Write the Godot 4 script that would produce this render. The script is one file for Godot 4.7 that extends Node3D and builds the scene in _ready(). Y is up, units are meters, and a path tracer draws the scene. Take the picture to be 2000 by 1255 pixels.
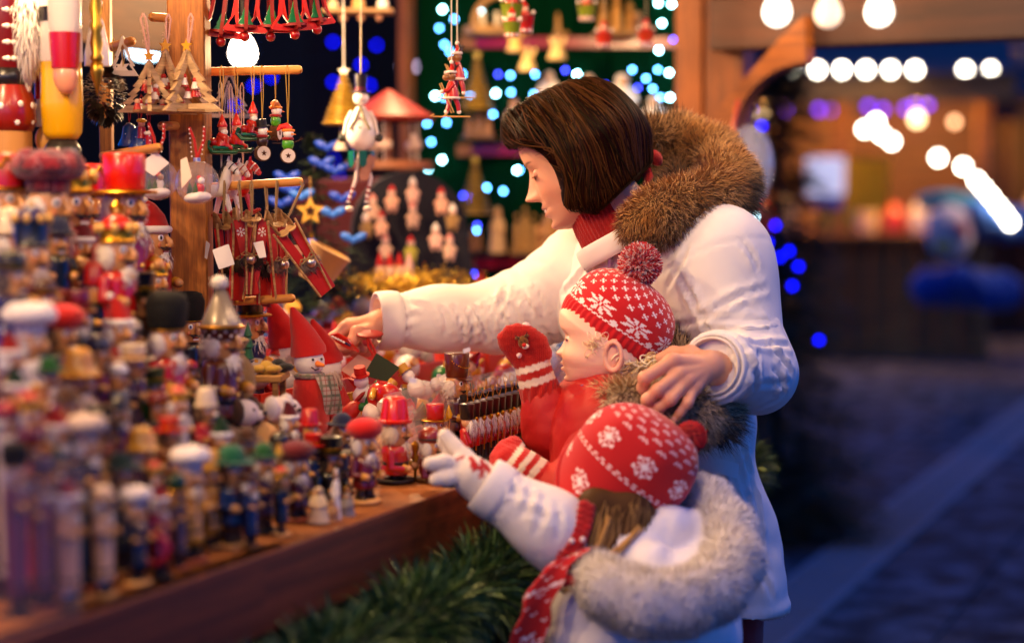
extends Node3D
# A winter market stall at dusk: a woman and two children look over a counter full of nutcrackers and tree ornaments.

const FOCAL := 3333.0            # focal length in picture units (picture 2000 wide)
const EYE := Vector3(0, 1.42, 0)
const PITCH := 3.9               # degrees the camera looks down
var cam_basis := Basis(Vector3.RIGHT, deg_to_rad(-PITCH))
# the stall's own axes: U along the counter away from us, V from the counter's front edge into the stall
var ORG := Vector3(-0.467, 0, -1.672)
var U := Vector3(0.413, 0, -0.9107)
var V := Vector3(-0.9107, 0, -0.413)
var rng := RandomNumberGenerator.new()
var M := {}                      # materials by name
var used := {}                   # how often a name was taken


func _ready() -> void:
	rng.seed = 20241
	# ---- camera
	var cam := Camera3D.new()
	cam.name = "camera"
	cam.position = EYE
	cam.basis = cam_basis
	var lens := CameraAttributesPhysical.new()
	lens.frustum_focal_length = 63.74
	lens.frustum_focus_distance = 2.84
	lens.exposure_aperture = 1.6
	lens.frustum_far = 400.0
	lens.frustum_near = 0.05
	cam.fov = 21.33
	cam.near = 0.05
	cam.far = 400.0
	cam.attributes = lens
	add_child(cam)
	# ---- dusk sky, deep blue
	var sky_mat := ProceduralSkyMaterial.new()
	sky_mat.sky_top_color = Color(0.02, 0.29, 0.74)
	sky_mat.sky_horizon_color = Color(0.08, 0.45, 0.95)
	sky_mat.sky_curve = 0.2
	sky_mat.ground_bottom_color = Color(0.02, 0.04, 0.09)
	sky_mat.ground_horizon_color = Color(0.1, 0.22, 0.45)
	var env := Environment.new()
	env.background_mode = Environment.BG_SKY
	env.sky = Sky.new()
	env.sky.sky_material = sky_mat
	env.background_energy_multiplier = 1.45
	env.tonemap_mode = Environment.TONE_MAPPER_LINEAR
	env.tonemap_exposure = 1.05
	env.sdfgi_enabled = true
	env.ssao_enabled = true
	env.ssil_enabled = true
	var we := WorldEnvironment.new()
	we.name = "environment"
	we.environment = env
	add_child(we)
	# ---- what is left of the day: a very dim, wide glow from the open street behind on the right
	var sun := DirectionalLight3D.new()
	sun.name = "dusk_glow"
	sun.light_energy = 0.06
	sun.light_color = Color(0.45, 0.65, 1.0)
	sun.light_angular_distance = 30.0
	sun.shadow_enabled = true
	sun.position = Vector3(6, 5, 4)
	add_child(sun)
	sun.look_at(Vector3(0, 0, -3))
	make_materials()
	build_structure()
	build_lamps()
	build_background()
	build_woman()
	build_boy()
	build_girl()
	build_figures()
	build_hanging()
	build_shelves()
	build_bins()
	build_small_things()


# ------------------------------------------------------------------ placing
func ray(px: float, py: float) -> Vector3:
	return cam_basis * Vector3((px - 1000.0) / FOCAL, -(py - 627.5) / FOCAL, -1.0)


func P(px: float, py: float, depth: float) -> Vector3:
	return EYE + ray(px, py) * depth


func S(s: float, t: float, h: float) -> Vector3:
	return ORG + U * s + V * t + Vector3(0, h, 0)


func on_plane(px: float, py: float, t: float) -> Vector3:   # where that line of sight meets the upright plane t metres inside the counter's edge
	var d := ray(px, py)
	return EYE + d * ((t - (EYE - ORG).dot(V)) / d.dot(V))


func stall_basis() -> Basis:     # x along the counter, z towards the customers
	return Basis(U, Vector3.UP, -V)


func hit(f: Field, px: float, py: float, near := 2.0, out := 0.0) -> Vector3:      # where a line of sight meets a body
	var d := near
	for i in 60:
		var e := f.d(P(px, py, d))
		if e < 0.0005:
			break
		d += e * 0.9
	return P(px, py, d - out)


# ------------------------------------------------------------------ naming
func numbered(called: String) -> String:
	used[called] = used.get(called, -1) + 1
	return called if used[called] == 0 else "%s_%03d" % [called, used[called]]


func tag(o: Node3D, label: String, category := "", group := "") -> Node3D:
	o.set_meta("label", label)
	if category:
		o.set_meta("category", category)
	if group:
		o.set_meta("group", group)
	return o


func thing(called: String, label: String, category: String, at := Vector3.ZERO, turn := 0.0, group := "") -> Node3D:
	var o := Node3D.new()
	o.name = numbered(called)
	add_child(o, true)
	o.position = at
	o.rotation.y = turn
	tag(o, label, category, group)
	return o


func put(b: MB, called: String, mat: Material, parent: Node = self) -> MeshInstance3D:
	var o := MeshInstance3D.new()
	o.mesh = b.mesh(mat)
	o.name = numbered(called) if parent == self else called
	parent.add_child(o, true)
	return o


func stuff(b: MB, called: String, mat: Material, parent: Node = self) -> void:
	put(b, called, mat, parent).set_meta("kind", "stuff")


func nx(b: MB, called: String, mat: Material, parent: Node = self) -> MB:      # puts one part and starts the next
	put(b, called, mat, parent)
	return MB.new()


func struct(b: MB, called: String, mat: Material, parent: Node = self) -> MeshInstance3D:
	var o := put(b, called, mat, parent)
	if parent == self:
		o.set_meta("kind", "structure")
	return o


func copy(src: Node3D, label: String, at: Vector3, basis: Basis, group := "") -> Node3D:
	var c: Node3D = src.duplicate()
	c.name = numbered(String(src.name).rstrip("0123456789").rstrip("_"))
	add_child(c, true)
	c.transform = Transform3D(basis, at)
	c.set_meta("label", label)
	if group:
		c.set_meta("group", group)
	return c


func L(hex: String) -> Color:    # a colour as one sees it, as the linear value that vertex colours take
	return Color(hex).srgb_to_linear()


func vary(c: Color, amount := 0.12) -> Color:
	var k := 1.0 + rng.randf_range(-amount, amount)
	return Color(c.r * k, c.g * k, c.b * k)


# ------------------------------------------------------------------ building meshes
class MB:
	var v := PackedVector3Array()
	var n := PackedVector3Array()
	var uv := PackedVector2Array()
	var c := PackedColorArray()
	var ix := PackedInt32Array()
	var col := Color.WHITE
	var x := Transform3D()
	var nb := Basis()

	func at(t: Transform3D) -> MB:
		x = t
		nb = t.basis.inverse().transposed()
		return self

	func pos(p: Vector3, b := Basis()) -> MB:
		return at(Transform3D(b, p))

	func tint(k: Color) -> MB:
		col = k
		return self

	func vert(p: Vector3, nn: Vector3, t := Vector2.ZERO) -> int:
		v.append(x * p)
		n.append((nb * nn).normalized())
		uv.append(t)
		c.append(col)
		return v.size() - 1

	func tri(a: int, b: int, d: int) -> void:
		ix.append(a)
		ix.append(b)
		ix.append(d)

	func quad(a: int, b: int, d: int, e: int) -> void:
		tri(a, b, d)
		tri(a, d, e)

	# rows of points; wrap: the last column repeats the first
	func grid(p: PackedVector3Array, nr: int, nc: int, wrap := false, colors := PackedColorArray(), wrap_rows := false) -> void:
		var base := v.size()
		for i in nr:
			for j in nc:
				var jl := j - 1
				var jr := j + 1
				if wrap:
					jl = nc - 2 if j == 0 else j - 1
					jr = 1 if j == nc - 1 else j + 1
				else:
					jl = maxi(jl, 0)
					jr = mini(jr, nc - 1)
				var il := maxi(i - 1, 0)
				var ir := mini(i + 1, nr - 1)
				if wrap_rows:
					il = nr - 2 if i == 0 else i - 1
					ir = 1 if i == nr - 1 else i + 1
				var du := p[i * nc + jr] - p[i * nc + jl]
				var dv := p[ir * nc + j] - p[il * nc + j]
				var nn := du.cross(dv)
				if nn.length_squared() < 1e-18:
					nn = Vector3.UP
				if colors.size():
					col = colors[i * nc + j]
				vert(p[i * nc + j], nn.normalized(), Vector2(float(j) / (nc - 1), float(i) / (nr - 1)))
		for i in nr - 1:
			for j in nc - 1:
				var a := base + i * nc + j
				quad(a, a + 1, a + nc + 1, a + nc)

	# turned shape: profile as radius, height, radius, height ... round the y axis
	func lathe(flat: Array, seg := 16, squash := 1.0) -> MB:
		var prof := PackedVector2Array()
		for i in range(0, flat.size(), 2):
			prof.append(Vector2(flat[i], flat[i + 1]))
		var k := prof.size()
		var sn: Array[Vector2] = []
		for i in k - 1:
			var d := prof[i + 1] - prof[i]
			sn.append(Vector2(d.y, -d.x).normalized() if d.length() > 1e-9 else Vector2(1, 0))
		for i in k - 1:
			var n0: Vector2 = sn[i]
			var n1: Vector2 = sn[i]
			if i > 0 and sn[i - 1].dot(sn[i]) > 0.55:
				n0 = (sn[i - 1] + sn[i]).normalized()
			if i < k - 2 and sn[i + 1].dot(sn[i]) > 0.55:
				n1 = (sn[i + 1] + sn[i]).normalized()
			var base := v.size()
			for j in seg + 1:
				var a := TAU * j / seg
				var ca := cos(a)
				var sa := sin(a)
				vert(Vector3(prof[i].x * ca, prof[i].y, prof[i].x * sa * squash), Vector3(n0.x * ca, n0.y, n0.x * sa), Vector2(float(j) / seg, float(i) / (k - 1)))
				vert(Vector3(prof[i + 1].x * ca, prof[i + 1].y, prof[i + 1].x * sa * squash), Vector3(n1.x * ca, n1.y, n1.x * sa), Vector2(float(j) / seg, float(i + 1) / (k - 1)))
			for j in seg:
				var q := base + j * 2
				if prof[i].x > 1e-6:
					tri(q, q + 1, q + 2)
				if prof[i + 1].x > 1e-6:
					tri(q + 1, q + 3, q + 2)
		return self

	func cyl(r: float, y0: float, y1: float, seg := 14, r1 := -1.0, bev := 0.0) -> MB:
		var rt := r if r1 < 0.0 else r1
		if bev > 0.0:
			return lathe([0, y0, r - bev, y0, r, y0 + bev, rt, y1 - bev, rt - bev, y1, 0, y1], seg)
		return lathe([0, y0, r, y0, rt, y1, 0, y1], seg)

	func ball(p: Vector3, r: Vector3, seg := 12) -> MB:
		var keep := x
		at(keep * Transform3D(Basis.from_scale(r), p))
		var prof := []
		var k := maxi(4, seg / 2)
		for i in k + 1:
			var a := PI * i / k - PI / 2
			prof.append_array([maxf(cos(a), 0.0) if i > 0 and i < k else 0.0, sin(a)])
		lathe(prof, seg)
		return at(keep)

	func sphere(p: Vector3, r: float, seg := 12) -> MB:
		return ball(p, Vector3(r, r, r), seg)

	func box(ctr: Vector3, size: Vector3, bev := 0.0) -> MB:
		var h := size / 2.0
		var b := minf(bev, minf(h.x, minf(h.y, h.z)) * 0.9)
		var id := {}
		for ax in 3:
			for sg in [-1.0, 1.0]:
				var nn := Vector3()
				nn[ax] = sg
				var q := PackedInt32Array()
				for uv2 in [Vector2(-1, -1), Vector2(1, -1), Vector2(1, 1), Vector2(-1, 1)]:
					var p := Vector3()
					p[ax] = sg * h[ax]
					var a1 := (ax + 1) % 3
					var a2 := (ax + 2) % 3
					p[a1] = uv2.x * (h[a1] - b)
					p[a2] = uv2.y * (h[a2] - b)
					var k := vert(ctr + p, nn, uv2 * 0.5 + Vector2(0.5, 0.5))
					q.append(k)
					if b > 0.0:
						var s3 := Vector3(sg if ax == 0 else signf(p.x), sg if ax == 1 else signf(p.y), sg if ax == 2 else signf(p.z))
						id[[ax, int(s3.x), int(s3.y), int(s3.z)]] = k
				quad(q[0], q[1], q[2], q[3])
		if b > 0.0:
			for ax in 3:
				var a1 := (ax + 1) % 3
				var a2 := (ax + 2) % 3
				for s1 in [-1, 1]:
					for s2 in [-1, 1]:
						var e := []
						for s0 in [-1, 1]:
							var key := [0, 0, 0]
							key[ax] = s0
							key[a1] = s1
							key[a2] = s2
							e.append(id[[a1, key[0], key[1], key[2]]])
							e.append(id[[a2, key[0], key[1], key[2]]])
						quad(e[0], e[1], e[3], e[2])
			for sx in [-1, 1]:
				for sy in [-1, 1]:
					for sz in [-1, 1]:
						tri(id[[0, sx, sy, sz]], id[[1, sx, sy, sz]], id[[2, sx, sy, sz]])
		return self

	func tube(path: Variant, radii: Variant, seg := 8, caps := true, squash := 1.0) -> MB:
		var p := PackedVector3Array(path)
		var r := PackedFloat32Array(radii)
		var k := p.size()
		var fu := Vector3.UP
		var prev := Vector3.ZERO
		var base := v.size()
		for i in k:
			var d := (p[mini(i + 1, k - 1)] - p[maxi(i - 1, 0)]).normalized()
			if i == 0:
				fu = d.cross(Vector3.RIGHT if absf(d.x) < 0.8 else Vector3.UP).normalized()
			else:
				fu = (fu - d * fu.dot(d)).normalized()
			var fv := d.cross(fu)
			var rr := r[mini(i, r.size() - 1)]
			for j in seg + 1:
				var a := TAU * j / seg
				var o := fu * cos(a) + fv * sin(a) * squash
				vert(p[i] + o * rr, (fu * cos(a) * squash + fv * sin(a)), Vector2(float(j) / seg, float(i) / (k - 1)))
			prev = d
		for i in k - 1:
			for j in seg:
				var a := base + i * (seg + 1) + j
				quad(a, a + 1, a + seg + 2, a + seg + 1)
		if caps:
			for e in [0, k - 1]:
				var d := (p[0] - p[1] if e == 0 else p[k - 1] - p[k - 2]).normalized()
				var m := vert(p[e] + d * r[mini(e, r.size() - 1)] * 0.5, d)
				for j in seg:
					tri(m, base + e * (seg + 1) + j, base + e * (seg + 1) + j + 1)
		return self

	func rod(a: Vector3, b: Vector3, r: float, r1 := -1.0, seg := 8) -> MB:
		return tube([a, b], [r, r if r1 < 0.0 else r1], seg)

	# flat outline in the xy plane, given thickness in z
	func slab(poly: PackedVector2Array, depth: float) -> MB:
		var t := Geometry2D.triangulate_polygon(poly)
		for sg in [-1.0, 1.0]:
			var base := v.size()
			for q in poly:
				vert(Vector3(q.x, q.y, sg * depth / 2), Vector3(0, 0, sg), q)
			for i in range(0, t.size(), 3):
				tri(base + t[i], base + t[i + 1], base + t[i + 2])
		_rim(poly, depth, 1.0 if Geometry2D.is_polygon_clockwise(poly) else -1.0)
		return self

	func _rim(poly: PackedVector2Array, depth: float, out: float) -> void:
		for i in poly.size():
			var a := poly[i]
			var b := poly[(i + 1) % poly.size()]
			var d := (b - a).normalized()
			var nn := Vector3(-d.y, d.x, 0) * out
			quad(vert(Vector3(a.x, a.y, -depth / 2), nn), vert(Vector3(b.x, b.y, -depth / 2), nn), vert(Vector3(b.x, b.y, depth / 2), nn), vert(Vector3(a.x, a.y, depth / 2), nn))

	# flat frame between two outlines of as many points
	func frame(outer: PackedVector2Array, inner: PackedVector2Array, depth: float) -> MB:
		var k := outer.size()
		for sg in [-1.0, 1.0]:
			var base := v.size()
			for i in k:
				vert(Vector3(outer[i].x, outer[i].y, sg * depth / 2), Vector3(0, 0, sg))
				vert(Vector3(inner[i].x, inner[i].y, sg * depth / 2), Vector3(0, 0, sg))
			for i in k:
				var j := (i + 1) % k
				quad(base + 2 * i, base + 2 * j, base + 2 * j + 1, base + 2 * i + 1)
		var o := 1.0 if Geometry2D.is_polygon_clockwise(outer) else -1.0
		_rim(outer, depth, o)
		_rim(inner, depth, -o)
		return self

	# one hair, needle or yarn end: a thin blade of two lengths
	func hair(a: Vector3, b: Vector3, e: Vector3, w: float, side: Vector3, c0: Color, c1: Color, lie := Vector3.ZERO) -> void:
		var nn := side.cross(e - a).normalized()
		if lie != Vector3.ZERO:      # hairs of a coat shade with the body they grow on
			if nn.dot(lie) < 0.0:
				nn = -nn
			nn = (nn * 0.35 + lie).normalized()
		var base := v.size()
		col = c0
		vert(a - side * w * 0.5, nn)
		vert(a + side * w * 0.5, nn)
		col = c0.lerp(c1, 0.5)
		vert(b - side * w * 0.42, nn)
		vert(b + side * w * 0.42, nn)
		col = c1
		vert(e, nn)
		quad(base, base + 1, base + 3, base + 2)
		tri(base + 2, base + 3, base + 4)

	func mesh(mat: Material) -> ArrayMesh:
		var k := ix.size()
		for i in range(0, k, 3):
			var a := ix[i]
			var b := ix[i + 1]
			var d := ix[i + 2]
			var g := (v[b] - v[a]).cross(v[d] - v[a])
			if g.dot(n[a] + n[b] + n[d]) > 0.0:
				ix[i + 1] = d
				ix[i + 2] = b
		var arr := []
		arr.resize(Mesh.ARRAY_MAX)
		arr[Mesh.ARRAY_VERTEX] = v
		arr[Mesh.ARRAY_NORMAL] = n
		arr[Mesh.ARRAY_TEX_UV] = uv
		arr[Mesh.ARRAY_COLOR] = c
		arr[Mesh.ARRAY_INDEX] = ix
		var m := ArrayMesh.new()
		m.add_surface_from_arrays(Mesh.PRIMITIVE_TRIANGLES, arr)
		m.surface_set_material(0, mat)
		return m


# bodies and cloth: tapered limbs joined by a smooth minimum, meshed as surface nets
class Field:
	var a: Array[Vector3] = []
	var b: Array[Vector3] = []
	var ra := PackedFloat32Array()
	var rb := PackedFloat32Array()
	var k := 0.02
	var cuts: Array[Plane] = []      # what lies above a plane is cut away
	var carve: Array = []            # [point, axis, radius] of round hollows

	func bone(p: Vector3, q: Vector3, r0: float, r1 := -1.0) -> Field:
		a.append(p)
		b.append(q)
		ra.append(r0)
		rb.append(r0 if r1 < 0.0 else r1)
		return self

	func chain(p: Array, r: Array) -> Field:
		for i in p.size() - 1:
			bone(p[i], p[i + 1], r[i], r[i + 1])
		return self

	func d(p: Vector3) -> float:
		var best := 1e9
		for i in a.size():
			var ab := b[i] - a[i]
			var t := clampf((p - a[i]).dot(ab) / maxf(ab.length_squared(), 1e-9), 0.0, 1.0)
			var e := p.distance_to(a[i] + ab * t) - lerpf(ra[i], rb[i], t)
			var gap := absf(best - e)
			if gap < k:
				best = minf(best, e) - (k - gap) * (k - gap) / (4.0 * k)
			elif e < best:
				best = e
		for c in cuts:
			best = maxf(best, c.distance_to(p))
		for c in carve:
			best = maxf(best, c[2] - (p - c[0]).slide(c[1]).length())
		return best

	func grad(p: Vector3, h := 0.002) -> Vector3:
		return Vector3(d(p + Vector3(h, 0, 0)) - d(p - Vector3(h, 0, 0)), d(p + Vector3(0, h, 0)) - d(p - Vector3(0, h, 0)), d(p + Vector3(0, 0, h)) - d(p - Vector3(0, 0, h))).normalized()

	# returns [points, indices]
	func nets(cell: float) -> Array:
		var lo := Vector3(1e9, 1e9, 1e9)
		var hi := -lo
		for i in a.size():
			for q in [[a[i], ra[i]], [b[i], rb[i]]]:
				lo = lo.min(q[0] - Vector3.ONE * (q[1] + k))
				hi = hi.max(q[0] + Vector3.ONE * (q[1] + k))
		lo -= Vector3.ONE * cell
		var blk := 5
		var nb := Vector3i(((hi - lo) / (cell * blk)).ceil())
		var nx := nb.x * blk + 1
		var ny := nb.y * blk + 1
		var nz := nb.z * blk + 1
		var val := PackedFloat32Array()
		val.resize(nx * ny * nz)
		val.fill(1e8)
		var reach := cell * blk * 0.9 + k * 0.3
		var live: Array[Vector3i] = []
		for bx in nb.x:
			for by in nb.y:
				for bz in nb.z:
					var mid := lo + Vector3(bx + 0.5, by + 0.5, bz + 0.5) * cell * blk
					if absf(d(mid)) < reach:
						live.append(Vector3i(bx, by, bz) * blk)
		for o in live:
			for i in range(o.x, o.x + blk + 1):
				for j in range(o.y, o.y + blk + 1):
					var row := (i * ny + j) * nz
					for l in range(o.z, o.z + blk + 1):
						if val[row + l] > 1e7:
							val[row + l] = d(lo + Vector3(i, j, l) * cell)
		var pts := PackedVector3Array()
		var idx := {}
		var off := PackedInt32Array([0, 1, nz, nz + 1, ny * nz, ny * nz + 1, ny * nz + nz, ny * nz + nz + 1])
		var cor: Array[Vector3] = [Vector3(0, 0, 0), Vector3(0, 0, 1), Vector3(0, 1, 0), Vector3(0, 1, 1), Vector3(1, 0, 0), Vector3(1, 0, 1), Vector3(1, 1, 0), Vector3(1, 1, 1)]
		var edges := PackedInt32Array([0, 1, 2, 3, 4, 5, 6, 7, 0, 2, 1, 3, 4, 6, 5, 7, 0, 4, 1, 5, 2, 6, 3, 7])
		for o in live:
			for i in range(o.x, o.x + blk):
				for j in range(o.y, o.y + blk):
					for l in range(o.z, o.z + blk):
						var q := (i * ny + j) * nz + l
						var neg := 0
						for e in 8:
							if val[q + off[e]] < 0.0:
								neg += 1
						if neg == 0 or neg == 8:
							continue
						var sum := Vector3()
						var cnt := 0
						for e in 12:
							var c0 := edges[2 * e]
							var c1 := edges[2 * e + 1]
							var f0 := val[q + off[c0]]
							var f1 := val[q + off[c1]]
							if (f0 < 0.0) != (f1 < 0.0):
								sum += cor[c0].lerp(cor[c1], f0 / (f0 - f1))
								cnt += 1
						idx[q] = pts.size()
						pts.append(lo + (Vector3(i, j, l) + sum / cnt) * cell)
		var tris := PackedInt32Array()
		var step := PackedInt32Array([1, nz, ny * nz])
		for q: int in idx:
			for ax in 3:
				var s0 := step[ax]
				if (val[q] < 0.0) == (val[q + s0] < 0.0):
					continue
				var s1 := step[(ax + 1) % 3]
				var s2 := step[(ax + 2) % 3]
				if idx.has(q - s1) and idx.has(q - s2) and idx.has(q - s1 - s2):
					var i0: int = idx[q]
					var i1: int = idx[q - s1]
					var i2: int = idx[q - s1 - s2]
					var i3: int = idx[q - s2]
					tris.append_array(PackedInt32Array([i0, i1, i2, i0, i2, i3]))
		return [pts, tris]

	# adds the surface to a mesh; paint(p) gives its colour, fold(p, normal) how far it stands out
	func into(m: MB, cell: float, paint = null, fold = null) -> void:
		var r := nets(cell)
		var pts: PackedVector3Array = r[0]
		var tris: PackedInt32Array = r[1]
		var nrm := PackedVector3Array()
		nrm.resize(pts.size())
		for i in pts.size():
			nrm[i] = grad(pts[i], cell * 0.5)
		if fold != null:
			for i in pts.size():
				pts[i] += nrm[i] * float(fold.call(pts[i], nrm[i]))
			var acc := PackedVector3Array()
			acc.resize(pts.size())
			for i in range(0, tris.size(), 3):
				var g := (pts[tris[i + 1]] - pts[tris[i]]).cross(pts[tris[i + 2]] - pts[tris[i]])
				if g.dot(nrm[tris[i]]) < 0.0:
					g = -g
				for e in 3:
					acc[tris[i + e]] += g
			for i in pts.size():
				if acc[i].length_squared() > 1e-20:
					nrm[i] = acc[i].normalized()
		var base := m.v.size()
		for i in pts.size():
			m.v.append(pts[i])
			m.n.append(nrm[i])
			m.uv.append(Vector2.ZERO)
			m.c.append(paint.call(pts[i]) if paint != null else m.col)
		for i in tris:
			m.ix.append(base + i)


# ------------------------------------------------------------------ materials
func std(rough: float, metal := 0.0) -> StandardMaterial3D:
	var m := StandardMaterial3D.new()
	m.vertex_color_use_as_albedo = true
	m.roughness = rough
	m.metallic = metal
	return m


func noise_tex(freq: float, size := 256, normal := false, strength := 4.0, kind := FastNoiseLite.TYPE_SIMPLEX_SMOOTH) -> NoiseTexture2D:
	var f := FastNoiseLite.new()
	f.noise_type = kind
	f.frequency = freq
	f.seed = 7
	f.fractal_octaves = 4
	var t := NoiseTexture2D.new()
	t.noise = f
	t.width = size
	t.height = size
	t.seamless = true
	t.as_normal_map = normal
	t.bump_strength = strength
	return t


func wood_image(upright := false) -> ImageTexture:       # long grain with a few knots, light to dark
	var f := FastNoiseLite.new()
	f.seed = 3
	f.frequency = 0.02
	var img := Image.create(256, 256, false, Image.FORMAT_RGB8)
	for y in 256:
		for x in 256:
			var w := f.get_noise_2d(x * 0.25, y * 4.0) * 0.5 + f.get_noise_2d(x * 1.2 + 90, y * 22.0) * 0.28 + f.get_noise_2d(x * 3.0, y * 60.0) * 0.15
			var k := clampf(0.8 + w * 0.55, 0.3, 1.0)
			img.set_pixel(x, y, Color(k, k * (0.93 + 0.07 * k), k * (0.84 + 0.16 * k)))
	if upright:
		img.rotate_90(CLOCKWISE)
	return ImageTexture.create_from_image(img)


func knit_image() -> ImageTexture:       # height of stocking stitch, one stitch each tile
	var img := Image.create(32, 32, false, Image.FORMAT_RGB8)
	for y in 32:
		for x in 32:
			var fx := absf(fmod(x / 16.0, 1.0) - 0.5) * 2.0
			var slope := y / 32.0 + (fmod(x / 16.0, 1.0) if x < 16 else 1.0 - fmod(x / 16.0, 1.0)) * 0.6
			var h := (1.0 - fx * fx) * (0.6 + 0.4 * sin(slope * TAU * 2.0))
			img.set_pixel(x, y, Color(h, h, h))
	return ImageTexture.create_from_image(img)


func glow(called: String, c: Color, energy: float) -> StandardMaterial3D:
	if not M.has(called):
		var m := StandardMaterial3D.new()
		m.albedo_color = c
		m.emission_enabled = true
		m.emission = c
		m.emission_energy_multiplier = energy
		M[called] = m
	return M[called]


func make_materials() -> void:
	M.gloss = std(0.3)
	M.gloss.clearcoat_enabled = true
	M.gloss.clearcoat = 0.6
	M.gloss.clearcoat_roughness = 0.12
	M.satin = std(0.48)
	M.satin.heightmap_enabled = true
	M.satin.heightmap_texture = noise_tex(0.05)
	M.satin.heightmap_scale = 0.03
	M.satin.uv1_triplanar = true
	M.satin.uv1_scale = Vector3.ONE * 6
	M.matte = std(0.9)
	M.felt = std(1.0)
	M.felt.rim_enabled = true
	M.felt.rim = 0.5
	M.felt.rim_tint = 0.7
	M.felt.heightmap_enabled = true
	M.felt.heightmap_texture = noise_tex(0.2)
	M.felt.heightmap_scale = 0.15
	M.felt.uv1_triplanar = true
	M.felt.uv1_scale = Vector3.ONE * 14
	M.fur = std(0.95)
	M.fur.rim_enabled = true
	M.fur.rim = 0.35
	M.fur.rim_tint = 0.8
	M.fur.backlight_enabled = true
	M.fur.backlight = Color(0.35, 0.32, 0.3)
	M.hair = std(0.55)
	M.hair.metallic_specular = 0.2
	M.dark = std(0.95)                       # stained boards that take little shine
	M.dark.metallic_specular = 0.1
	M.gold = std(0.32, 1.0)
	M.skin = std(0.5)
	M.skin.subsurf_scatter_enabled = true
	M.skin.subsurf_scatter_strength = 0.18
	M.skin.heightmap_enabled = true
	M.skin.heightmap_texture = noise_tex(0.12)
	M.skin.heightmap_scale = 0.02
	M.skin.uv1_triplanar = true
	M.skin.uv1_scale = Vector3.ONE * 18
	M.wood = std(0.55)
	M.wood.albedo_texture = wood_image()
	M.wood.uv1_triplanar = true
	M.wood.uv1_scale = Vector3.ONE * 2.6
	M.post = M.wood.duplicate()              # grain that runs upright
	M.post.albedo_texture = wood_image(true)
	M.timber = M.wood.duplicate()
	M.timber.uv1_scale = Vector3.ONE * 0.9
	M.cloth = std(0.62)                      # tightly woven coat cloth with a faint sheen
	M.cloth.heightmap_enabled = true
	M.cloth.heightmap_texture = noise_tex(0.3)
	M.cloth.heightmap_scale = 0.025
	M.cloth.uv1_triplanar = true
	M.cloth.uv1_scale = Vector3.ONE * 12
	M.knit = std(0.95)
	M.knit.rim_enabled = true
	M.knit.rim = 0.35
	M.knit.rim_tint = 0.6
	M.knit.heightmap_enabled = true
	M.knit.heightmap_texture = knit_image()
	M.knit.heightmap_scale = 0.12
	M.knit.uv1_triplanar = true
	M.knit.uv1_scale = Vector3.ONE * 160
	M.glass = StandardMaterial3D.new()
	M.glass.transparency = BaseMaterial3D.TRANSPARENCY_ALPHA
	M.glass.albedo_color = Color(1, 1, 1, 0.04)
	M.glass.roughness = 0.02
	M.bauble = M.glass.duplicate()
	M.bauble.albedo_color = Color(0.95, 0.93, 1.0, 0.1)
	M.bauble.roughness = 0.04
	M.globe = M.bauble.duplicate()
	M.globe.albedo_color = Color(0.8, 0.86, 1.0, 0.3)
	M.film = StandardMaterial3D.new()
	M.film.transparency = BaseMaterial3D.TRANSPARENCY_ALPHA
	M.film.albedo_color = Color(1, 0.94, 0.93, 0.12)
	M.film.roughness = 0.12
	M.cloudy = StandardMaterial3D.new()
	M.cloudy.transparency = BaseMaterial3D.TRANSPARENCY_ALPHA
	M.cloudy.albedo_color = Color(0.72, 0.6, 0.6, 0.09)
	M.cloudy.roughness = 0.4
	M.foil = std(0.3, 0.35)
	M.paper = std(0.8)
	M.stone = std(0.8)
	M.stone.metallic_specular = 0.08
	M.stone.heightmap_enabled = true
	M.stone.heightmap_texture = noise_tex(0.06)
	M.stone.heightmap_scale = 0.4
	M.stone.albedo_texture = stain_image()
	M.stone.uv1_triplanar = true
	M.stone.uv1_world_triplanar = true
	M.stone.uv1_scale = Vector3.ONE * 0.5


func stain_image() -> ImageTexture:
	var f := FastNoiseLite.new()
	f.seed = 11
	f.frequency = 0.03
	f.fractal_octaves = 5
	var img := Image.create(256, 256, false, Image.FORMAT_RGB8)
	for y in 256:
		for x in 256:
			var k := clampf(0.75 + f.get_noise_2d(x, y) * 0.5 + f.get_noise_2d(x * 9.0, y * 9.0) * 0.2, 0.3, 1.0)
			img.set_pixel(x, y, Color(k, k, k))
	return ImageTexture.create_from_image(img)


# ------------------------------------------------------------------ the stall
func plank_row(o: Node, called: String, a: Vector3, along: Vector3, across: Vector3, up: Vector3, count: int, size: Vector3, gap: float, mat: Material, base: Color, amount := 0.2) -> void:
	# boards side by side: each size.x long, size.y wide, size.z thick, laid out across
	for i in count:
		var b := MB.new()
		b.tint(vary(base, amount)).at(Transform3D(Basis(along, across, up), a + across * (size.y + gap) * (i + 0.5)))
		b.box(Vector3(size.x / 2 + rng.randf_range(-0.002, 0.002), 0, 0), Vector3(size.x, size.y, size.z + rng.randf_range(-0.002, 0.002)), 0.004)
		put(b, called, mat, o)


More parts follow.
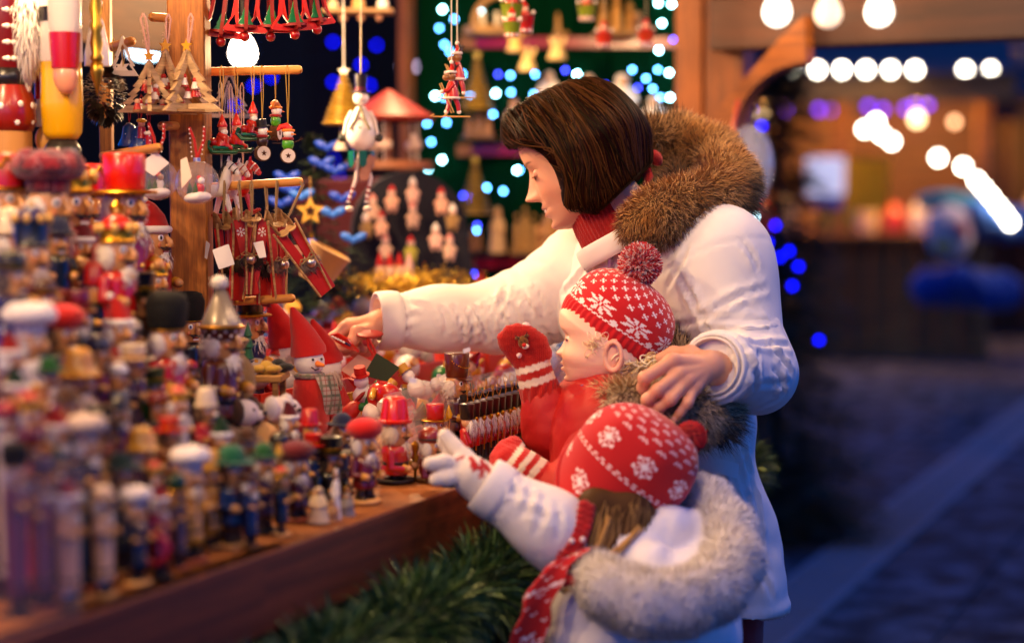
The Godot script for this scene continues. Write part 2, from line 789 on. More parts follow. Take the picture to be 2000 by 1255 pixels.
func build_structure() -> void:
	var g := MB.new()
	g.tint(Color(0.13, 0.142, 0.158))
	g.box(Vector3(0, -0.25, -30), Vector3(240, 0.46, 240))
	var ground := struct(g, "ground", M.stone)
	# paving in the lane: slabs laid along the stalls, a drain channel between two fields of them
	for row in 11:
		for i in 10:
			var b := MB.new()
			b.tint(vary(Color(0.14, 0.152, 0.168), 0.16)).pos(S(3.7 + i * 1.1 + (0.55 if row % 2 else 0.0), 0.45 + (row - 5.5) * 0.82 + (0.55 if row > 5 else 0.27), -0.008 + rng.randf_range(-0.002, 0.002)), stall_basis())
			b.box(Vector3(0, -0.02, 0), Vector3(1.09, 0.04, 0.81), 0.006)
			put(b, "paving_slab", M.stone, ground)
	for i in 17:
		var b := MB.new()
		b.tint(Color(0.2, 0.205, 0.21)).pos(S(3.5 + i * 0.62, 0.45, -0.006), stall_basis())
		b.box(Vector3(0, 0, 0.12), Vector3(0.6, 0.02, 0.03))
		b.box(Vector3(0, 0, -0.12), Vector3(0.6, 0.02, 0.03))
		for k in 14:
			b.box(Vector3(-0.28 + k * 0.043, 0, 0), Vector3(0.022, 0.018, 0.21))
		put(b, "drain_grate", M.matte, ground)

	var wood := L("#8a4a20")
	var c := thing("stall_counter", "long brown wooden counter of the stall, loaded with figurines", "counter", S(0.4, 0, 0))
	var o := c.position
	for i in 3:        # front edge boards, butted end to end
		var b := MB.new()
		b.tint([L("#7d3c1a"), L("#8a4720"), L("#74371a")][i]).pos(S(-1.1 + [0.0, 2.36, 2.62][i], 0, 0.95) - o, stall_basis())
		var len: float = [2.35, 0.25, 0.6][i]
		b.box(Vector3(len / 2, 0, -0.012), Vector3(len, 0.1, 0.03), 0.003)
		put(b, "front_board", M.wood, c)
	for i in 6:
		var b := MB.new()
		b.tint(vary(L("#b06a30"), 0.12)).pos(S(-1.1, 0.08 + i * 0.162, 0.988) - o, stall_basis())
		b.box(Vector3(1.62, 0, 0), Vector3(3.24, 0.024, 0.16), 0.003)
		put(b, "top_board", M.wood, c)
	for i in 22:
		var b := MB.new()
		b.tint(vary(L("#3a2418"), 0.2)).pos(S(-1.02 + i * 0.148, 0.05, 0.45) - o, stall_basis())
		b.box(Vector3.ZERO, Vector3(0.144, 0.9, 0.02), 0.004)
		put(b, "skirt_board", M.wood, c)
	# steps that lift the figures at the back, on the near half of the counter
	var st := thing("display_steps", "low wooden display steps under the crowded nutcrackers", "display stand", S(0, 0.3, 1.0))
	for q in [[0.15, 0.27, 0.07], [0.27, 0.385, 0.15], [0.385, 0.7, 0.19]]:
		var b := MB.new()
		b.tint(L("#5b3418")).pos(S(-0.16, (q[0] + q[1]) / 2, 1.0 + q[2] / 2) - st.position, stall_basis())
		b.box(Vector3(0, 0.001, 0), Vector3(1.88, q[2] - 0.002, q[1] - q[0] - 0.002), 0.004)
		put(b, "step", M.wood, st)
	var sh := thing("high_shelf", "wooden shelf board carrying the two largest nutcrackers", "shelf", S(-0.25, 0.72, 1.46))
	for q in [[0.0, 0.0, 0.0], [-0.6, -0.24, 0.1], [0.6, -0.24, 0.1]]:
		var b := MB.new()
		b.tint(L("#6a3a18")).pos(Vector3.ZERO, stall_basis())
		if q[2] == 0.0:
			b.box(Vector3(0, 0, 0), Vector3(1.25, 0.024, 0.3), 0.003)
		else:
			b.box(Vector3(q[0], -0.142, 0.05), Vector3(0.025, 0.256, 0.18), 0.003)
		put(b, "board" if q[2] == 0.0 else "bracket", M.wood, sh)

	# posts
	var ph := thing("hanging_post", "square pine post with pegs for hanging ornaments", "post", on_plane(372, 300, 0.56) * Vector3(1, 0, 1) + Vector3(0, 1.19, 0))
	var b0 := MB.new()
	b0.tint(L("#c0762a")).pos(Vector3.ZERO, stall_basis() * Basis(Vector3.UP, 0.42))
	b0.box(Vector3(0, 0.55, 0), Vector3(0.062, 1.1, 0.062), 0.004)
	put(b0, "shaft", M.post, ph)
	b0 = MB.new()
	b0.tint(L("#3a1c08")).pos(P(364, 470, 2.885) - ph.position)
	b0.ball(Vector3.ZERO, Vector3(0.005, 0.006, 0.003), 10)
	put(b0, "knot", M.wood, ph)
	# corner post, a lighter and a darker timber side by side, with the curved bracket under the eave beam
	var cp := S(3.22, 0.395, 0)
	var po := thing("corner_post", "orange brown corner post of the stall beside the green wall", "post", cp)
	for q in [[-0.005, 0.08, "#b8640f", "timber"], [-0.105, 0.11, "#9c5412", "outer_timber"]]:
		var b := MB.new()
		b.tint(L(q[2])).pos(V * q[0], stall_basis())
		b.box(Vector3(0, 1.15, 0), Vector3(0.12, 2.3, q[1]), 0.006)
		put(b, q[3], M.post, po)
	var br := thing("curved_bracket", "curved orange wooden bracket under the eave beam", "bracket", P(1418, 256, 4.5))
	var bp := PackedVector2Array()
	for i in 12:      # inner, hollow curve
		var a := PI / 2 * i / 11.0
		bp.append(Vector2(0.03 + 0.17 * (1 - cos(a)), -0.02 + 0.17 * sin(a)))
	for q in [Vector2(0.195, 0.26), Vector2(0.14, 0.21), Vector2(0.07, 0.135), Vector2(0.0, 0.06), Vector2(-0.05, -0.02), Vector2(-0.05, -0.11), Vector2(0.02, -0.11)]:
		bp.append(q)
	b0 = MB.new()
	b0.tint(L("#b8660f")).pos(Vector3.ZERO, Basis(-V, Vector3.UP, -U))
	for i in bp.size():
		bp[i] = bp[i] * 1.12
	b0.slab(bp, 0.085)
	put(b0, "brace", M.wood, br)
	var bm := thing("eave_beam", "broad brown timber beam behind the row of round bulbs", "beam", S(3.1, -0.25, 1.985))
	for q in [[0.06, 0.14, "#6a3d1e"], [-0.085, 0.14, "#5a3018"], [0.2, 0.13, "#4d2a16"]]:
		var b := MB.new()
		b.tint(L(q[2])).pos(Vector3.ZERO, stall_basis())
		b.box(Vector3(0, q[0], 0.3), Vector3(0.08, q[1], 1.7), 0.006)
		put(b, "board", M.timber, bm)
	# dark green end wall of boards
	var gw := thing("green_wall", "dark green boarded end wall of the stall dotted with fairy lights", "wall", S(3.3, 0.875, 0.9))
	for i in 8:
		var b := MB.new()
		b.tint(vary(Color(0.0015, 0.014, 0.007), 0.15)).pos(S(3.3, 0.513 + i * 0.104, 1.55) - gw.position, stall_basis())
		b.box(Vector3.ZERO, Vector3(0.02, 1.5, 0.1025), 0.003)
		put(b, "board", M.dark, gw)
	b0 = MB.new()
	b0.tint(L("#8a4d14")).pos(S(3.25, 1.31, 1.55) - gw.position, stall_basis())
	b0.box(Vector3.ZERO, Vector3(0.05, 1.5, 0.035), 0.004)
	put(b0, "edge_strip", M.post, gw)
	# roof over stall and customers, header board at the back
	var rf := thing("stall_roof", "boarded roof over the stall", "roof", S(0.8, 0.5, 2.35))
	for i in 10:
		var b := MB.new()
		b.tint(vary(L("#6b4424"), 0.15)).pos(S(0.85, -0.3 + i * 0.2, 2.28 + i * 0.035) - rf.position, stall_basis() * Basis(Vector3.RIGHT, 0.17))
		b.box(Vector3.ZERO, Vector3(4.7, 0.03, 0.205), 0.003)
		put(b, "board", M.timber, rf)
	var hd := thing("header_board", "brown header board at the back of the stall, top left", "board", S(0.6, 1.35, 2.1))
	for i in 3:
		var b := MB.new()
		b.tint(vary(L("#5a3512"), 0.1)).pos(S(0.6, 1.35, 1.89 + i * 0.22) - hd.position, stall_basis())
		b.box(Vector3.ZERO, Vector3(3.2, 0.216, 0.03), 0.003)
		put(b, "board", M.timber, hd)


# ------------------------------------------------------------------ lamps
func bulb_mesh(r: float) -> MB:
	var b := MB.new()
	var pr := []
	for i in 13:
		var a := PI * i / 12.0 - PI / 2
		var y := sin(a)
		var w := cos(a) if y < 0.1 else cos(a) * (1.0 - 0.25 * y) + 0.12 * y
		pr.append_array([maxf(0.0, w) * r, (y if y < 0 else y * 1.35) * r])
	b.lathe(pr, 20)
	return b


func hang_bulb(label: String, at: Vector3, r: float, mat: Material, energy: float, tint: Color, group := "") -> void:
	var o := thing("light_bulb", label, "light bulb", at, 0.0, group)
	var b := bulb_mesh(r)
	put(b, "glowing_bulb", mat, o)
	b = MB.new()
	b.tint(Color(0.02, 0.02, 0.022))
	b.cyl(r * 0.42, r * 1.25, r * 2.1, 12, -1, 0.002)
	b.rod(Vector3(0, r * 2.1, 0), Vector3(0, r * 2.1 + 0.06, 0), 0.004)
	put(b, "socket", M.satin, o)
	if energy > 0.0:
		var l := OmniLight3D.new()
		l.name = "bulb_light"
		l.light_color = tint
		l.light_energy = energy
		l.light_size = r
		l.omni_range = 30.0
		l.omni_attenuation = 2.0
		l.shadow_enabled = true
		o.add_child(l, true)


func build_lamps() -> void:
	var warm := Color(1.0, 0.81, 0.58)
	var hot := glow("bulb_glow", Color(1.0, 0.93, 0.84), 9.0)
	var soft := glow("soft_bulb_glow", Color(1.0, 0.96, 0.88), 4.0)
	hang_bulb("bright bare bulb glowing behind the upper peg under the red bells", P(474, 104, 3.22), 0.029, hot, 0.45, warm)
	# the row under the stall's ceiling and the row along its front eave, above the picture
	for q in [[-0.6, 0.45], [0.05, 0.5], [0.7, 0.62], [1.55, 0.85], [2.5, 0.9]]:
		hang_bulb("bare bulb under the ceiling of the stall", S(q[0], q[1], 2.02), 0.033, hot, 0.68, warm, "bulbs under the stall ceiling")
	for i in 6:
		hang_bulb("bare bulb on the front eave above the counter", S(-0.9 + i * 0.62, -0.42, 2.14), 0.033, hot, 0.27, warm, "bulbs on the front eave")
	# the row that hangs before the eave beam at the far end
	var eave := ["first pear shaped bulb from the post on the eave beam", "dimmer second pear shaped bulb from the post on the eave beam", "third pear shaped bulb on the eave beam", "fourth pear shaped bulb on the eave beam", "fifth pear shaped bulb, the last whole one on the beam", "pear shaped bulb cut off by the right picture edge"]
	for i in 6:
		hang_bulb(eave[i], P(1518 + i * 100, 24 + (i % 2) * 3, 4.35), 0.036, glow("dim_bulb_glow", Color(1.0, 0.9, 0.8), 0.9) if i == 1 else soft, 0.02 if i == 1 else 0.06, warm, "bulbs on the eave beam")
	var fl := MB.new()      # a cool floodlight of another stall, seen through the ornaments
	var o := thing("flood_lamp", "cool white lamp glowing far behind the wooden tree ornaments", "lamp", P(285, 100, 6.5))
	fl.ball(Vector3.ZERO, Vector3(0.07, 0.028, 0.05), 16)
	put(fl, "glowing_lens", glow("cool_lamp_glow", Color(0.75, 0.9, 1.0), 12.0), o)
	fl = MB.new()
	fl.tint(Color(0.02, 0.05, 0.3))
	fl.ball(Vector3(-0.03, 0.03, -0.03), Vector3(0.1, 0.05, 0.04), 14)
	put(fl, "housing", M.satin, o)


# ------------------------------------------------------------------ the market beyond
func lights_on(called: String, label: String, spots: Array, depth: float, r: float, mat: Material, cable := true) -> void:
	var o := thing(called, label, "fairy lights", P(spots[0][0], spots[0][1], depth))
	var pts := PackedVector3Array()
	for q in spots:
		var b := MB.new()
		var p := P(q[0], q[1], depth + (q[2] if q.size() > 2 else 0.0)) - o.position
		b.pos(p).sphere(Vector3.ZERO, r, 10)
		put(b, "bulb", mat, o)
		pts.append(p + Vector3(0, r * 1.4, -0.01))
	if cable:
		var b := MB.new()
		b.tint(Color(0.01, 0.015, 0.01)).tube(pts, [0.003], 5)
		put(b, "cable", M.satin, o)


func fir(called: String, label: String, foot: Vector3, h: float, w: float, leaf: Color, sprays: int) -> Node3D:
	var o := thing(called, label, "fir tree", foot)
	var b := MB.new()
	b.tint(L("#3a2616")).rod(Vector3.ZERO, Vector3(0, h, 0), w * 0.07, w * 0.01, 8)
	put(b, "trunk", M.wood, o)
	b = MB.new()
	for i in sprays:
		var y := pow(rng.randf(), 1.4) * 0.96 + 0.03
		var a := rng.randf() * TAU
		var reach := w * (1.0 - y) * rng.randf_range(0.55, 1.05) + w * 0.05
		var dir := Vector3(cos(a), 0, sin(a))
		var p0 := Vector3(0, y * h, 0) + dir * reach * 0.15
		var p1 := Vector3(0, y * h - reach * 0.22, 0) + dir * reach
		var kk := 7
		for j in kk:
			var p := p0.lerp(p1, (j + 1.0) / kk)
			var side := dir.cross(Vector3.UP)
			var l := w * 0.16
			var cc := vary(leaf, 0.4)
			for sg in [-1.0, 1.0]:
				var tip: Vector3 = p + dir * l * 0.7 + side * sg * l * 0.7 + Vector3(0, rng.randf_range(-0.3, 0.25) * l, 0)
				b.hair(p, p.lerp(tip, 0.5), tip, l * 0.28, Vector3.UP.cross(tip - p).normalized(), cc, cc)
	var f := put(b, "foliage", M.matte, o)
	f.set_meta("kind", "stuff")
	return o


func hut(label: String, at: Vector3, turn: float, w: float, wall: Color, roof: Color) -> Node3D:
	var o := thing("market_hut", label, "market hut", at, turn, "huts across the lane")
	for i in int(w / 0.2):
		var b := MB.new()
		b.tint(vary(wall, 0.25)).box(Vector3(-w / 2 + 0.1 + i * 0.2, 0.55, 0.0), Vector3(0.192, 1.1, 0.03), 0.003)
		put(b, "front_plank", M.timber, o)
	for q in [[-w / 2, "side_post"], [w / 2, "side_post"], [0.0, "middle_post"]]:
		var b := MB.new()
		b.tint(vary(wall, 0.1)).box(Vector3(q[0], 1.3, 0.05), Vector3(0.14, 2.6, 0.14), 0.01)
		put(b, q[1], M.timber, o)
	var b := MB.new()
	b.tint(wall * 0.8).box(Vector3(0, 1.4, -1.6), Vector3(w, 2.8, 0.05))
	put(b, "back_wall", M.timber, o)
	b = MB.new()
	b.tint(vary(wall, 0.1)).box(Vector3(0, 1.13, 0.1), Vector3(w + 0.1, 0.06, 0.5), 0.01)
	put(b, "counter_board", M.timber, o)
	for i in 4:
		b = MB.new()
		b.tint(vary(roof, 0.2)).pos(Vector3(0, 2.62 + i * 0.12, 0.5 - i * 0.45), Basis(Vector3.RIGHT, 0.26))
		b.box(Vector3.ZERO, Vector3(w + 0.5, 0.04, 0.47), 0.005)
		put(b, "roof_board", M.timber, o)
	b = MB.new()
	b.tint(vary(wall, 0.1)).box(Vector3(0, 2.45, 0.62), Vector3(w + 0.5, 0.24, 0.04), 0.005)
	put(b, "fascia", M.timber, o)
	for i in 9:
		b = MB.new()
		b.tint([L("#d8c8a0"), L("#c33a2a"), L("#e0d8c8"), L("#b98a3a"), L("#3f7a4a")][i % 5])
		b.pos(Vector3(-w / 2 + 0.3 + i * (w - 0.6) / 8.0, 1.16, 0.0))
		b.lathe([0, 0, 0.1, 0, 0.12, 0.12 + 0.05 * (i % 3), 0.05, 0.26 + 0.05 * (i % 3), 0, 0.28 + 0.05 * (i % 3)], 10)
		put(b, "goods_jar", M.gloss, o)
	return o


func build_background() -> void:
	# behind the stall: the dark back of another row
	var w := thing("dark_hut_back", "dark boarded back of a hut behind the stall", "hut wall", P(520, 420, 9.4) * Vector3(1, 0, 1))
	for i in 18:
		var b := MB.new()
		b.tint(vary(Color(0.03, 0.022, 0.016), 0.3)).box(Vector3(-2.6 + i * 0.3, 2.2, 0), Vector3(0.295, 4.4, 0.04), 0.004)
		put(b, "plank", M.dark, w)
	var blue := glow("blue_led_glow", Color(0.03, 0.05, 1.0), 9.0)
	lights_on("blue_fairy_lights", "blurred blue lights in the dark behind the hanging snowman", [[650, 82], [705, 126], [650, 160], [722, 166], [735, 88, 0.4], [530, 150], [495, 168], [460, 205]], 8.7, 0.011, blue)
	lights_on("low_blue_fairy_lights", "blurred blue lights behind the snowman's thin legs", [[652, 310], [662, 345], [700, 300], [664, 388], [690, 405]], 8.7, 0.011, glow("deep_blue_glow", Color(0.02, 0.04, 0.8), 4.0))
	lights_on("white_bokeh_lights", "two pale lights beside the stall's back edge", [[785, 130], [815, 130], [796, 30], [797, 62], [796, 78]], 8.4, 0.013, glow("pale_led_glow", Color(0.8, 0.72, 0.85), 4.5), false)
	# the lane on the right
	var big := P(1800, 400, 27.0) * Vector3(1, 0, 1)
	var fa := thing("far_house_front", "dim house front closing the lane behind the huts", "building", big)
	var b := MB.new()
	b.tint(L("#5a4228")).box(Vector3(0, 5, -0.2), Vector3(20, 10, 0.4))
	put(b, "wall", M.stone, fa)
	for i in 9:
		for j in 2:
			var q := MB.new()
			q.tint(Color(0.02, 0.025, 0.04)).box(Vector3(-8 + i * 2.0, 1.6 + j * 2.9, 0.03), Vector3(1.1, 1.7, 0.06), 0.01)
			put(q, "window", M.gloss, fa)
			q = MB.new()
			q.tint(L("#8a7350")).box(Vector3(-8 + i * 2.0, 0.68 + j * 2.9, 0.08), Vector3(1.4, 0.1, 0.2), 0.01)
			put(q, "sill", M.stone, fa)
	var h1 := hut("brown hut with lit goods beyond the dark tree", P(1640, 400, 16.0) * Vector3(1, 0, 1), -0.25, 2.6, L("#9a6426"), L("#6a4420"))
	var h2 := hut("darker brown hut by the right edge behind the blue coat", P(1960, 400, 19.0) * Vector3(1, 0, 1), -0.5, 3.2, L("#6a4522"), L("#4a3018"))
	hut("hut half hidden behind the dark fir tree", P(1420, 400, 18.0) * Vector3(1, 0, 1), -0.1, 2.4, L("#4a3018"), L("#3a2818"))
	var lit := glow("far_bulb_glow", Color(1.0, 0.95, 0.86), 26.0)
	lights_on("far_bulb_row", "row of large white blurred lights under the far eave", [[1549, 136], [1597, 136], [1645, 136], [1692, 136], [1740, 136], [1788, 136], [1886, 137], [1936, 137]], 15.0, 0.038, lit)
	lights_on("roof_edge_lights", "white lights running down the roof edge at the far right", [[1690, 252], [1712, 238], [1722, 262], [1742, 276], [1833, 308], [1882, 325], [1908, 352], [1922, 368], [1936, 384], [1950, 402], [1963, 418], [1974, 434]], 13.5, 0.036, lit)
	lights_on("pale_lamp", "single pale round light above the roof edge", [[1865, 238], [1938, 192, 2.0]], 15.0, 0.034, glow("pale_bulb_glow", Color(1.0, 0.72, 0.5), 7.0), false)
	var violet := glow("violet_led_glow", Color(0.36, 0.14, 0.85), 7.0)
	lights_on("violet_fairy_lights", "string of violet lights above the huts", [[1540, 190], [1533, 214], [1600, 214], [1634, 187], [1628, 215], [1680, 190], [1697, 208], [1725, 214], [1762, 190], [1770, 212], [1786, 160], [1812, 168], [1800, 150], [1788, 204], [1812, 205], [1792, 236]], 17.0, 0.034, violet)
	# lamps inside the huts
	for q in [[h1, 0.9], [h2, 0.6]]:
		for sx in [-0.7, 0.7]:
			hang_bulb("bulb hanging in a far hut", q[0].position + Basis(Vector3.UP, q[0].rotation.y) * Vector3(sx, 2.2, 0.2), 0.05, glow("hut_bulb_glow", Color(1.0, 0.85, 0.6), 8.0), 3.0 * q[1], Color(1.0, 0.7, 0.36), "bulbs inside the far huts")
	for q in [[1620, 180, 24.0], [1760, 180, 24.5], [1920, 180, 24.0]]:
		hang_bulb("bulb over the far lane", P(q[0], q[1] - 120, q[2]), 0.05, lit, 6.0, Color(1.0, 0.72, 0.4), "bulbs over the far lane")
	# banner and sign
	var bn := thing("yellow_banner", "golden yellow banner hanging on the brown hut", "banner", P(1695, 360, 15.6))
	b = MB.new()
	b.tint(L("#e0a000"))
	var pts := PackedVector3Array()
	for i in 6:
		for j in 12:
			pts.append(Vector3(-0.19 + j * 0.035, 0.24 - i * 0.096, sin(j * 1.2) * 0.012))
	b.grid(pts, 6, 12)
	put(b, "cloth", M.felt, bn)
	b = MB.new()
	b.tint(L("#4a3018")).rod(Vector3(-0.22, 0.25, 0), Vector3(0.22, 0.25, 0), 0.012)
	put(b, "rail", M.wood, bn)
	var sg := thing("lit_sign", "white and blue sign board glowing beside the yellow banner", "sign", P(1612, 362, 15.2))
	b = MB.new()
	b.tint(L("#f4f2fa")).box(Vector3(0, 0.08, 0), Vector3(0.34, 0.34, 0.06), 0.02)
	put(b, "panel", glow("sign_glow", Color(0.8, 0.78, 0.86), 0.8), sg)
	b = MB.new()
	b.tint(L("#2450b0")).box(Vector3(0, -0.15, 0), Vector3(0.3, 0.1, 0.06), 0.01)
	put(b, "blue_strip", M.gloss, sg)
	# dark fir by the stall with blue lights
	fir("dark_fir", "dark fir tree with blue lights just behind the woman", P(1520, 400, 7.4) * Vector3(1, 0, 1), 2.35, 0.5, Color(0.02, 0.04, 0.022), 1100)
	lights_on("tree_blue_lights", "blue lights on the dark fir beside the woman's shoulder", [[1455, 118], [1468, 214], [1488, 246], [1500, 474], [1542, 490], [1524, 502], [1548, 558], [1600, 664], [1515, 440], [1560, 520]], 6.9, 0.011, blue)
	lights_on("tree_white_light", "single bright white light low on the dark fir", [[1472, 423], [1410, 165, 0.3]], 5.4, 0.011, glow("led_white_glow", Color(0.75, 0.95, 1.0), 20.0), false)
	# clear globe hanging at the corner, with an orange ribbon
	var gl := thing("clear_globe", "large clear glass globe hanging by the corner post", "glass globe", P(1465, 322, 4.25))
	b = MB.new()
	b.ball(Vector3.ZERO, Vector3(0.06, 0.1, 0.07), 24)
	put(b, "globe", M.globe, gl)
	b = MB.new()
	b.tint(L("#c8501a")).tube([Vector3(-0.03, 0.16, 0), Vector3(-0.045, 0.1, 0.03), Vector3(-0.052, 0.0, 0.06), Vector3(-0.03, -0.1, 0.04)], [0.006], 6)
	put(b, "ribbon", M.gloss, gl)
	b = MB.new()
	b.tint(L("#e8e6ee")).ball(Vector3(0, -0.07, 0), Vector3(0.045, 0.025, 0.05), 14)
	put(b, "snow_bed", M.matte, gl)
	# goods before the right hand hut: blue tarpaulin, teal awning, a pale bag
	for q in [["blue_tarpaulin", "crumpled blue tarpaulin draped over crates at the far right hut", 1890, 560, "#1b3f8a", Vector3(0.3, 0.16, 0.2)], ["blue_awning", "blue awning cloth under the white roof edge lights", 1930, 430, "#12468a", Vector3(0.34, 0.14, 0.2)], ["teal_cloth", "teal cloth hanging above the pale bag", 1862, 392, "#12697a", Vector3(0.22, 0.07, 0.1)]]:
		var tp := thing(q[0], q[1], "cloth", P(q[2], q[3], 13.8))
		var f := Field.new()
		f.k = 0.1
		var sz: Vector3 = q[5]
		f.bone(Vector3(-sz.x, 0, 0), Vector3(sz.x, -0.03, 0), sz.y).bone(Vector3(-sz.x * 0.4, sz.y * 0.5, sz.z), Vector3(sz.x * 0.5, -sz.y * 0.4, sz.z * 0.5), sz.y * 0.7)
		b = MB.new()
		b.tint(L(q[4]))
		f.into(b, 0.025, null, func(w3: Vector3, _n: Vector3) -> float: return 0.012 * sin(w3.x * 40.0 + w3.y * 22.0))
		put(b, "cloth", M.felt, tp)
	var bag := thing("pale_bag", "large pale bag with red and yellow print before the far right hut", "bag", P(1855, 455, 13.6))
	b = MB.new()
	b.tint(L("#e2b8ac")).ball(Vector3.ZERO, Vector3(0.19, 0.23, 0.1), 16)
	put(b, "sack", M.felt, bag)
	b = MB.new()
	b.tint(L("#c23a3a")).ball(Vector3(0.06, 0.02, 0.07), Vector3(0.08, 0.07, 0.04), 12)
	b.tint(L("#d8b040")).ball(Vector3(-0.06, -0.1, 0.07), Vector3(0.08, 0.05, 0.035), 12)
	put(b, "print_patch", M.felt, bag)


# ------------------------------------------------------------------ people
func along(ys: Array, vs: Array, y: float) -> float:      # smooth curve through control values, ys falling or rising
	var k := ys.size()
	if (y - ys[0]) * (ys[k - 1] - ys[0]) <= 0:
		return vs[0]
	for i in k - 1:
		if (y - ys[i]) * (y - ys[i + 1]) <= 0.0:
			var t: float = (y - ys[i]) / (ys[i + 1] - ys[i])
			return cubic_interpolate(vs[i], vs[i + 1], vs[maxi(i - 1, 0)], vs[mini(i + 2, k - 1)], t)
	return vs[k - 1]


func bump(v: float, w: float) -> float:
	return exp(-(v / w) * (v / w))


# a head as rows of outlines from the crown to under the chin; x is the person's left, y up, z forward, in metres
func head_into(m: MB, xf: Transform3D, child: bool, skin: Color, lip: Color, brow: Color, brim := Plane()) -> void:
	var ys := [0.113, 0.104, 0.09, 0.07, 0.05, 0.03, 0.012, -0.012, -0.035, -0.05, -0.066, -0.08, -0.092, -0.1, -0.104]
	var ws := [0.002, 0.034, 0.054, 0.068, 0.0725, 0.073, 0.0715, 0.069, 0.066, 0.063, 0.059, 0.052, 0.041, 0.029, 0.016]
	var fs := [0.004, 0.043, 0.067, 0.084, 0.09, 0.0895, 0.0855, 0.0845, 0.0855, 0.0855, 0.0845, 0.0825, 0.0835, 0.0775, 0.066]
	var bs := [-0.01, -0.047, -0.073, -0.09, -0.097, -0.098, -0.094, -0.085, -0.07, -0.058, -0.045, -0.03, -0.01, 0.005, 0.022]
	if child:
		ws = [0.002, 0.038, 0.06, 0.074, 0.078, 0.079, 0.078, 0.077, 0.076, 0.074, 0.069, 0.061, 0.047, 0.031, 0.016]
		fs = [0.004, 0.046, 0.073, 0.09, 0.094, 0.091, 0.083, 0.082, 0.084, 0.085, 0.084, 0.08, 0.08, 0.073, 0.06]
	var nr := 104
	var nc := 97
	var pts := PackedVector3Array()
	var cols := PackedColorArray()
	var nose_h := 0.0125 if child else 0.0238
	for i in nr:
		var q := float(i) / (nr - 7)
		var y := lerpf(0.113, 0.03, pow(q / 0.28, 0.8)) if q < 0.28 else lerpf(0.03, -0.104, minf((q - 0.28) / 0.72, 1.0))
		var shrink := 1.0
		var yy := y
		if i > nr - 7:
			var e := (i - (nr - 7)) / 6.0
			shrink = 1.0 - 0.98 * e
			y = -0.104
			yy = -0.104 - 0.003 * sin(e * PI)
		var w := along(ys, ws, y)
		var f := along(ys, fs, y)
		var b := along(ys, bs, y)
		var zc := lerpf(0.0, 0.035, clampf((-y - 0.06) / 0.045, 0, 1))
		var flat := 2.0 / lerpf(2.25, 2.05, smoothstep(0.0, 0.06, y))
		for j in nc:
			var t := -1.0 + 2.0 * j / (nc - 1.0)
			var a := PI * signf(t) * pow(absf(t), 1.4)
			var s := sin(a)
			var c := cos(a)
			var x := w * signf(s) * pow(absf(s), flat)
			var z := zc + (f - zc if c > 0 else zc - b) * signf(c) * pow(absf(c), flat)
			x *= shrink
			z = lerpf(0.045, z, shrink)
			var col := skin
			if c > -0.1 and shrink > 0.9:
				# nose: bridge, tip, wings
				var up := clampf((0.016 - y) / 0.05, 0, 1)
				var h := nose_h * pow(up, 1.7 if child else 1.2) * smoothstep(-0.0475, -0.0305, y) * 1.08
				z += h * bump(x, lerpf(0.0068, 0.0118, up))
				z += 0.0075 * bump(absf(x) - 0.012, 0.0062) * bump(y + 0.035, 0.0075)
				z -= 0.004 * bump(absf(x) - 0.0065, 0.003) * bump(y + 0.0445, 0.003)
				z += (0.0015 if child else 0.003) * bump(x, 0.0095) * bump(y + 0.0315, 0.0075)
				# lips
				var lw := 0.019 if child else 0.0225
				var lf := bump(x, lw)
				var my := -0.0625 + x * x * 4.0
				z += lf * (0.0062 * bump(y - my - 0.0065, 0.0056) + 0.0068 * bump(y - my + 0.0075, 0.0058) - 0.0055 * bump(y - my, 0.0021))
				z -= 0.003 * bump(x, 0.016) * bump(y + 0.0815, 0.006)
				z -= 0.002 * bump(x, 0.004) * bump(y + 0.05, 0.006)
				z += 0.004 * bump(x, 0.014) * bump(y + 0.092, 0.009)
				# eyes and brows
				var ex := absf(x) - 0.031
				z -= 0.0095 * bump(ex, 0.015) * bump(y - 0.003, 0.0115)
				z += 0.0085 * bump(ex, 0.0125) * bump(y + 0.0005, 0.0085)
				z -= 0.0022 * bump(ex, 0.012) * bump(y - 0.0075, 0.002)
				z += 0.0015 * bump(ex - 0.002, 0.022) * bump(y - 0.021, 0.012)
				var bx := clampf((absf(x) - 0.013) / 0.036, 0, 1)
				col = col.lerp(brow, 0.85 * bump(y - 0.0195 - 0.0055 * sin(bx * 2.3), 0.0024 * (1.15 - 0.6 * bx)) * smoothstep(0.0, 0.12, bx) * smoothstep(1.0, 0.8, bx))
				# cheeks
				var ck := 0.007 if child else 0.004
				z += ck * bump(absf(x) - 0.043, 0.018) * bump(y + 0.032, 0.02)
				x += signf(x) * ck * bump(absf(x) - 0.058, 0.016) * bump(y + 0.036, 0.022)
				var fold := bump(absf(x) - 0.024 + (y + 0.04) * 0.5, 0.0035) * bump(y + 0.052, 0.014)
				z -= (0.0006 if child else 0.0016) * fold
				col = col.lerp(Color(skin.r * 0.98, skin.g * 0.72, skin.b * 0.68), 0.55 * bump(absf(x) - 0.046, 0.02) * bump(y + 0.03, 0.018) + 0.4 * bump(x, 0.013) * bump(y + 0.032, 0.01))
				var lipmask := clampf(lf * 2.2 - 1.0, 0, 1) * clampf(1.9 * (bump(y - my - 0.0055, 0.0052) + bump(y - my + 0.0065, 0.0056)) - 0.55, 0, 1)
				if z > 0.05:
					col = col.lerp(lip, lipmask)
			if child:
				yy = 0.03 + (y - 0.03) * 0.77
			var w3 := xf * Vector3(x, yy, z)
			if child:      # the hat presses on what it covers
				w3 = w3.lerp(xf * Vector3(0, yy * 0.9, 0), 0.2 * smoothstep(-0.012, 0.012, brim.distance_to(w3)))
			pts.append(w3)
			cols.append(col)
	m.at(Transform3D()).grid(pts, nr, nc, true, cols)


